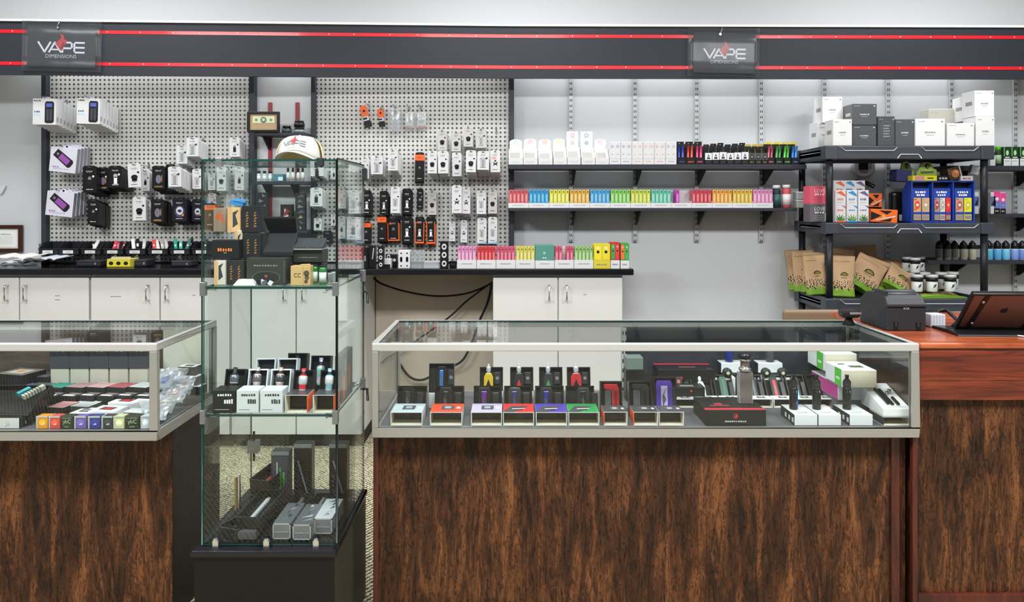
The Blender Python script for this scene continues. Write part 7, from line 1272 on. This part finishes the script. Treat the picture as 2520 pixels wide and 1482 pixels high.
lg_(640, 2.39, .07, .12, .05, '#1b1b1d', 'black open case with red pen behind the silver pen case', rz=-14, z=S3 + .052, rx=6, inner='#c24a4e')
lg_(636, 2.40, .06, .10, .048, '#232325', 'black block under the red pen case', name='support_block')
def clearcar(px0, px1, py0, py1, Y, lb, top='#5a5d63'):
    w_ = hW(px0, px1, Y); h_ = hW(py0, py1, Y); b = MB().box(-w_ / 2, w_ / 2, 0, .15, 0, h_, P('#6c6b6e', .3, 0, .3), {'top': P(top, .15, 0, .6)})
    for k in range(5): b.add([(rnd.uniform(-.4, .2) * w_, .02 + .025 * k, h_ + .0006), (rnd.uniform(.0, .4) * w_, .03 + .025 * k, h_ + .0006), (rnd.uniform(-.2, .4) * w_, .045 + .025 * k, h_ + .0006)], [(0, 1, 2)], P(rnd.choice(['#a9adb4', '#33353a', '#82868c']), .2))
    for (a_, c_, e_, f_) in ((-.5, -.44, 0, 1), (.44, .5, 0, 1), (-.5, .5, 0, .08), (-.5, .5, .9, 1)): b.q(a_ * w_, c_ * w_, e_ * h_, f_ * h_, E, P('#a3a3a6', .3))
    b.q(-w_ * .4, w_ * .4, h_ * .4, h_ * .5, E - .0002, P('#8a888c')); tag(b.build('wrapped_carton', loc=(X((px0 + px1) / 2, Y), Y, S3), bevel=.0012), lb, 'box', 'shrink-wrapped grey cartons')
clearcar(671, 715, 1291, 1330, 2.195, 'shrink-wrapped grey long carton, left of three on the tower floor'); clearcar(720, 765, 1294, 1332, 2.19, 'shrink-wrapped grey long carton, middle of three on the tower floor')
b_ = clearcar(773, 817, 1272, 1310, 2.23, 'shrink-wrapped pale-topped long carton, right of three on the tower floor', '#b4b8bd')
for i, (px, Y, h_, hc, lb) in enumerate([(689, 2.44, .175, '#3a3b42', 'standing open dark box with green and white sticks in the tower floor'), (745, 2.47, .19, '#1e2024', 'standing black box with a slanted pen picture on the tower floor'), (832, 2.47, .19, '#1e2024', 'standing black box at the right glass side of the tower floor')]):
    def ar(b, w_, h_, d, i=i):
        b.q(-w_ / 2, w_ / 2, h_ * .93, h_, E, P('#8a8c92')); b.q(-w_ * .42, w_ * .42, h_ * .05, h_ * .9, E - .0002, P('#15161a' if i else '#4a4854'))
        if i: b.poly([(-w_ * .3, h_ * .7), (-w_ * .24, h_ * .72), (w_ * .25, h_ * .2), (w_ * .19, h_ * .17)], E - .0006, P('#9a9ca4')); b.disc(w_ * .24, h_ * .17, w_ * .08, E - .0008, P('#6f7178')); [b.disc(-w_ * .28, h_ * (.2 + .08 * k), w_ * .05, E - .0006, P('#55586a')) for k in range(4)]
        else: [b.q(w_ * (-.2 + .18 * k), w_ * (-.12 + .18 * k), h_ * .35, h_ * (.8 - .1 * k), E - .0006, P(['#b9bcc8', '#4fae44', '#9aa0b4'][k])) for k in range(3)]; b.q(-w_ * .05, w_ * .08, h_ * .3, h_ * .55, E - .0009, P('#3fae3a')); b.q(w_ * .16, w_ * .26, h_ * .4, h_ * .62, E - .0009, P('#54b84a'))
    boxthing('standing_box', px - 22, 1000, px + 22, 1000 + h_ * F / Y, Y, .04, P(hc, .35, 0, .2), lb, art_=ar, z=S3)
for i, px in enumerate((728, 782)): lg_(px, 2.37, .06, .10, .03, '#1d1e20', 'low black open case behind the wrapped cartons, %s' % ('left one' if i == 0 else 'right one'), z=S3 + .0, inner='#8a8c8e', group='low cases on the tower floor')
tag(MB().box(-.0045, .0045, 0, .009, 0, .105, P('#a8875a', .35, .4)).box(.006, .014, 0, .009, 0, .115, CHR).build('gold_pen', loc=(X(580, 2.40), 2.40, S3), bevel=.002), 'gold and silver upright pens at the left of the tower floor', 'pens')
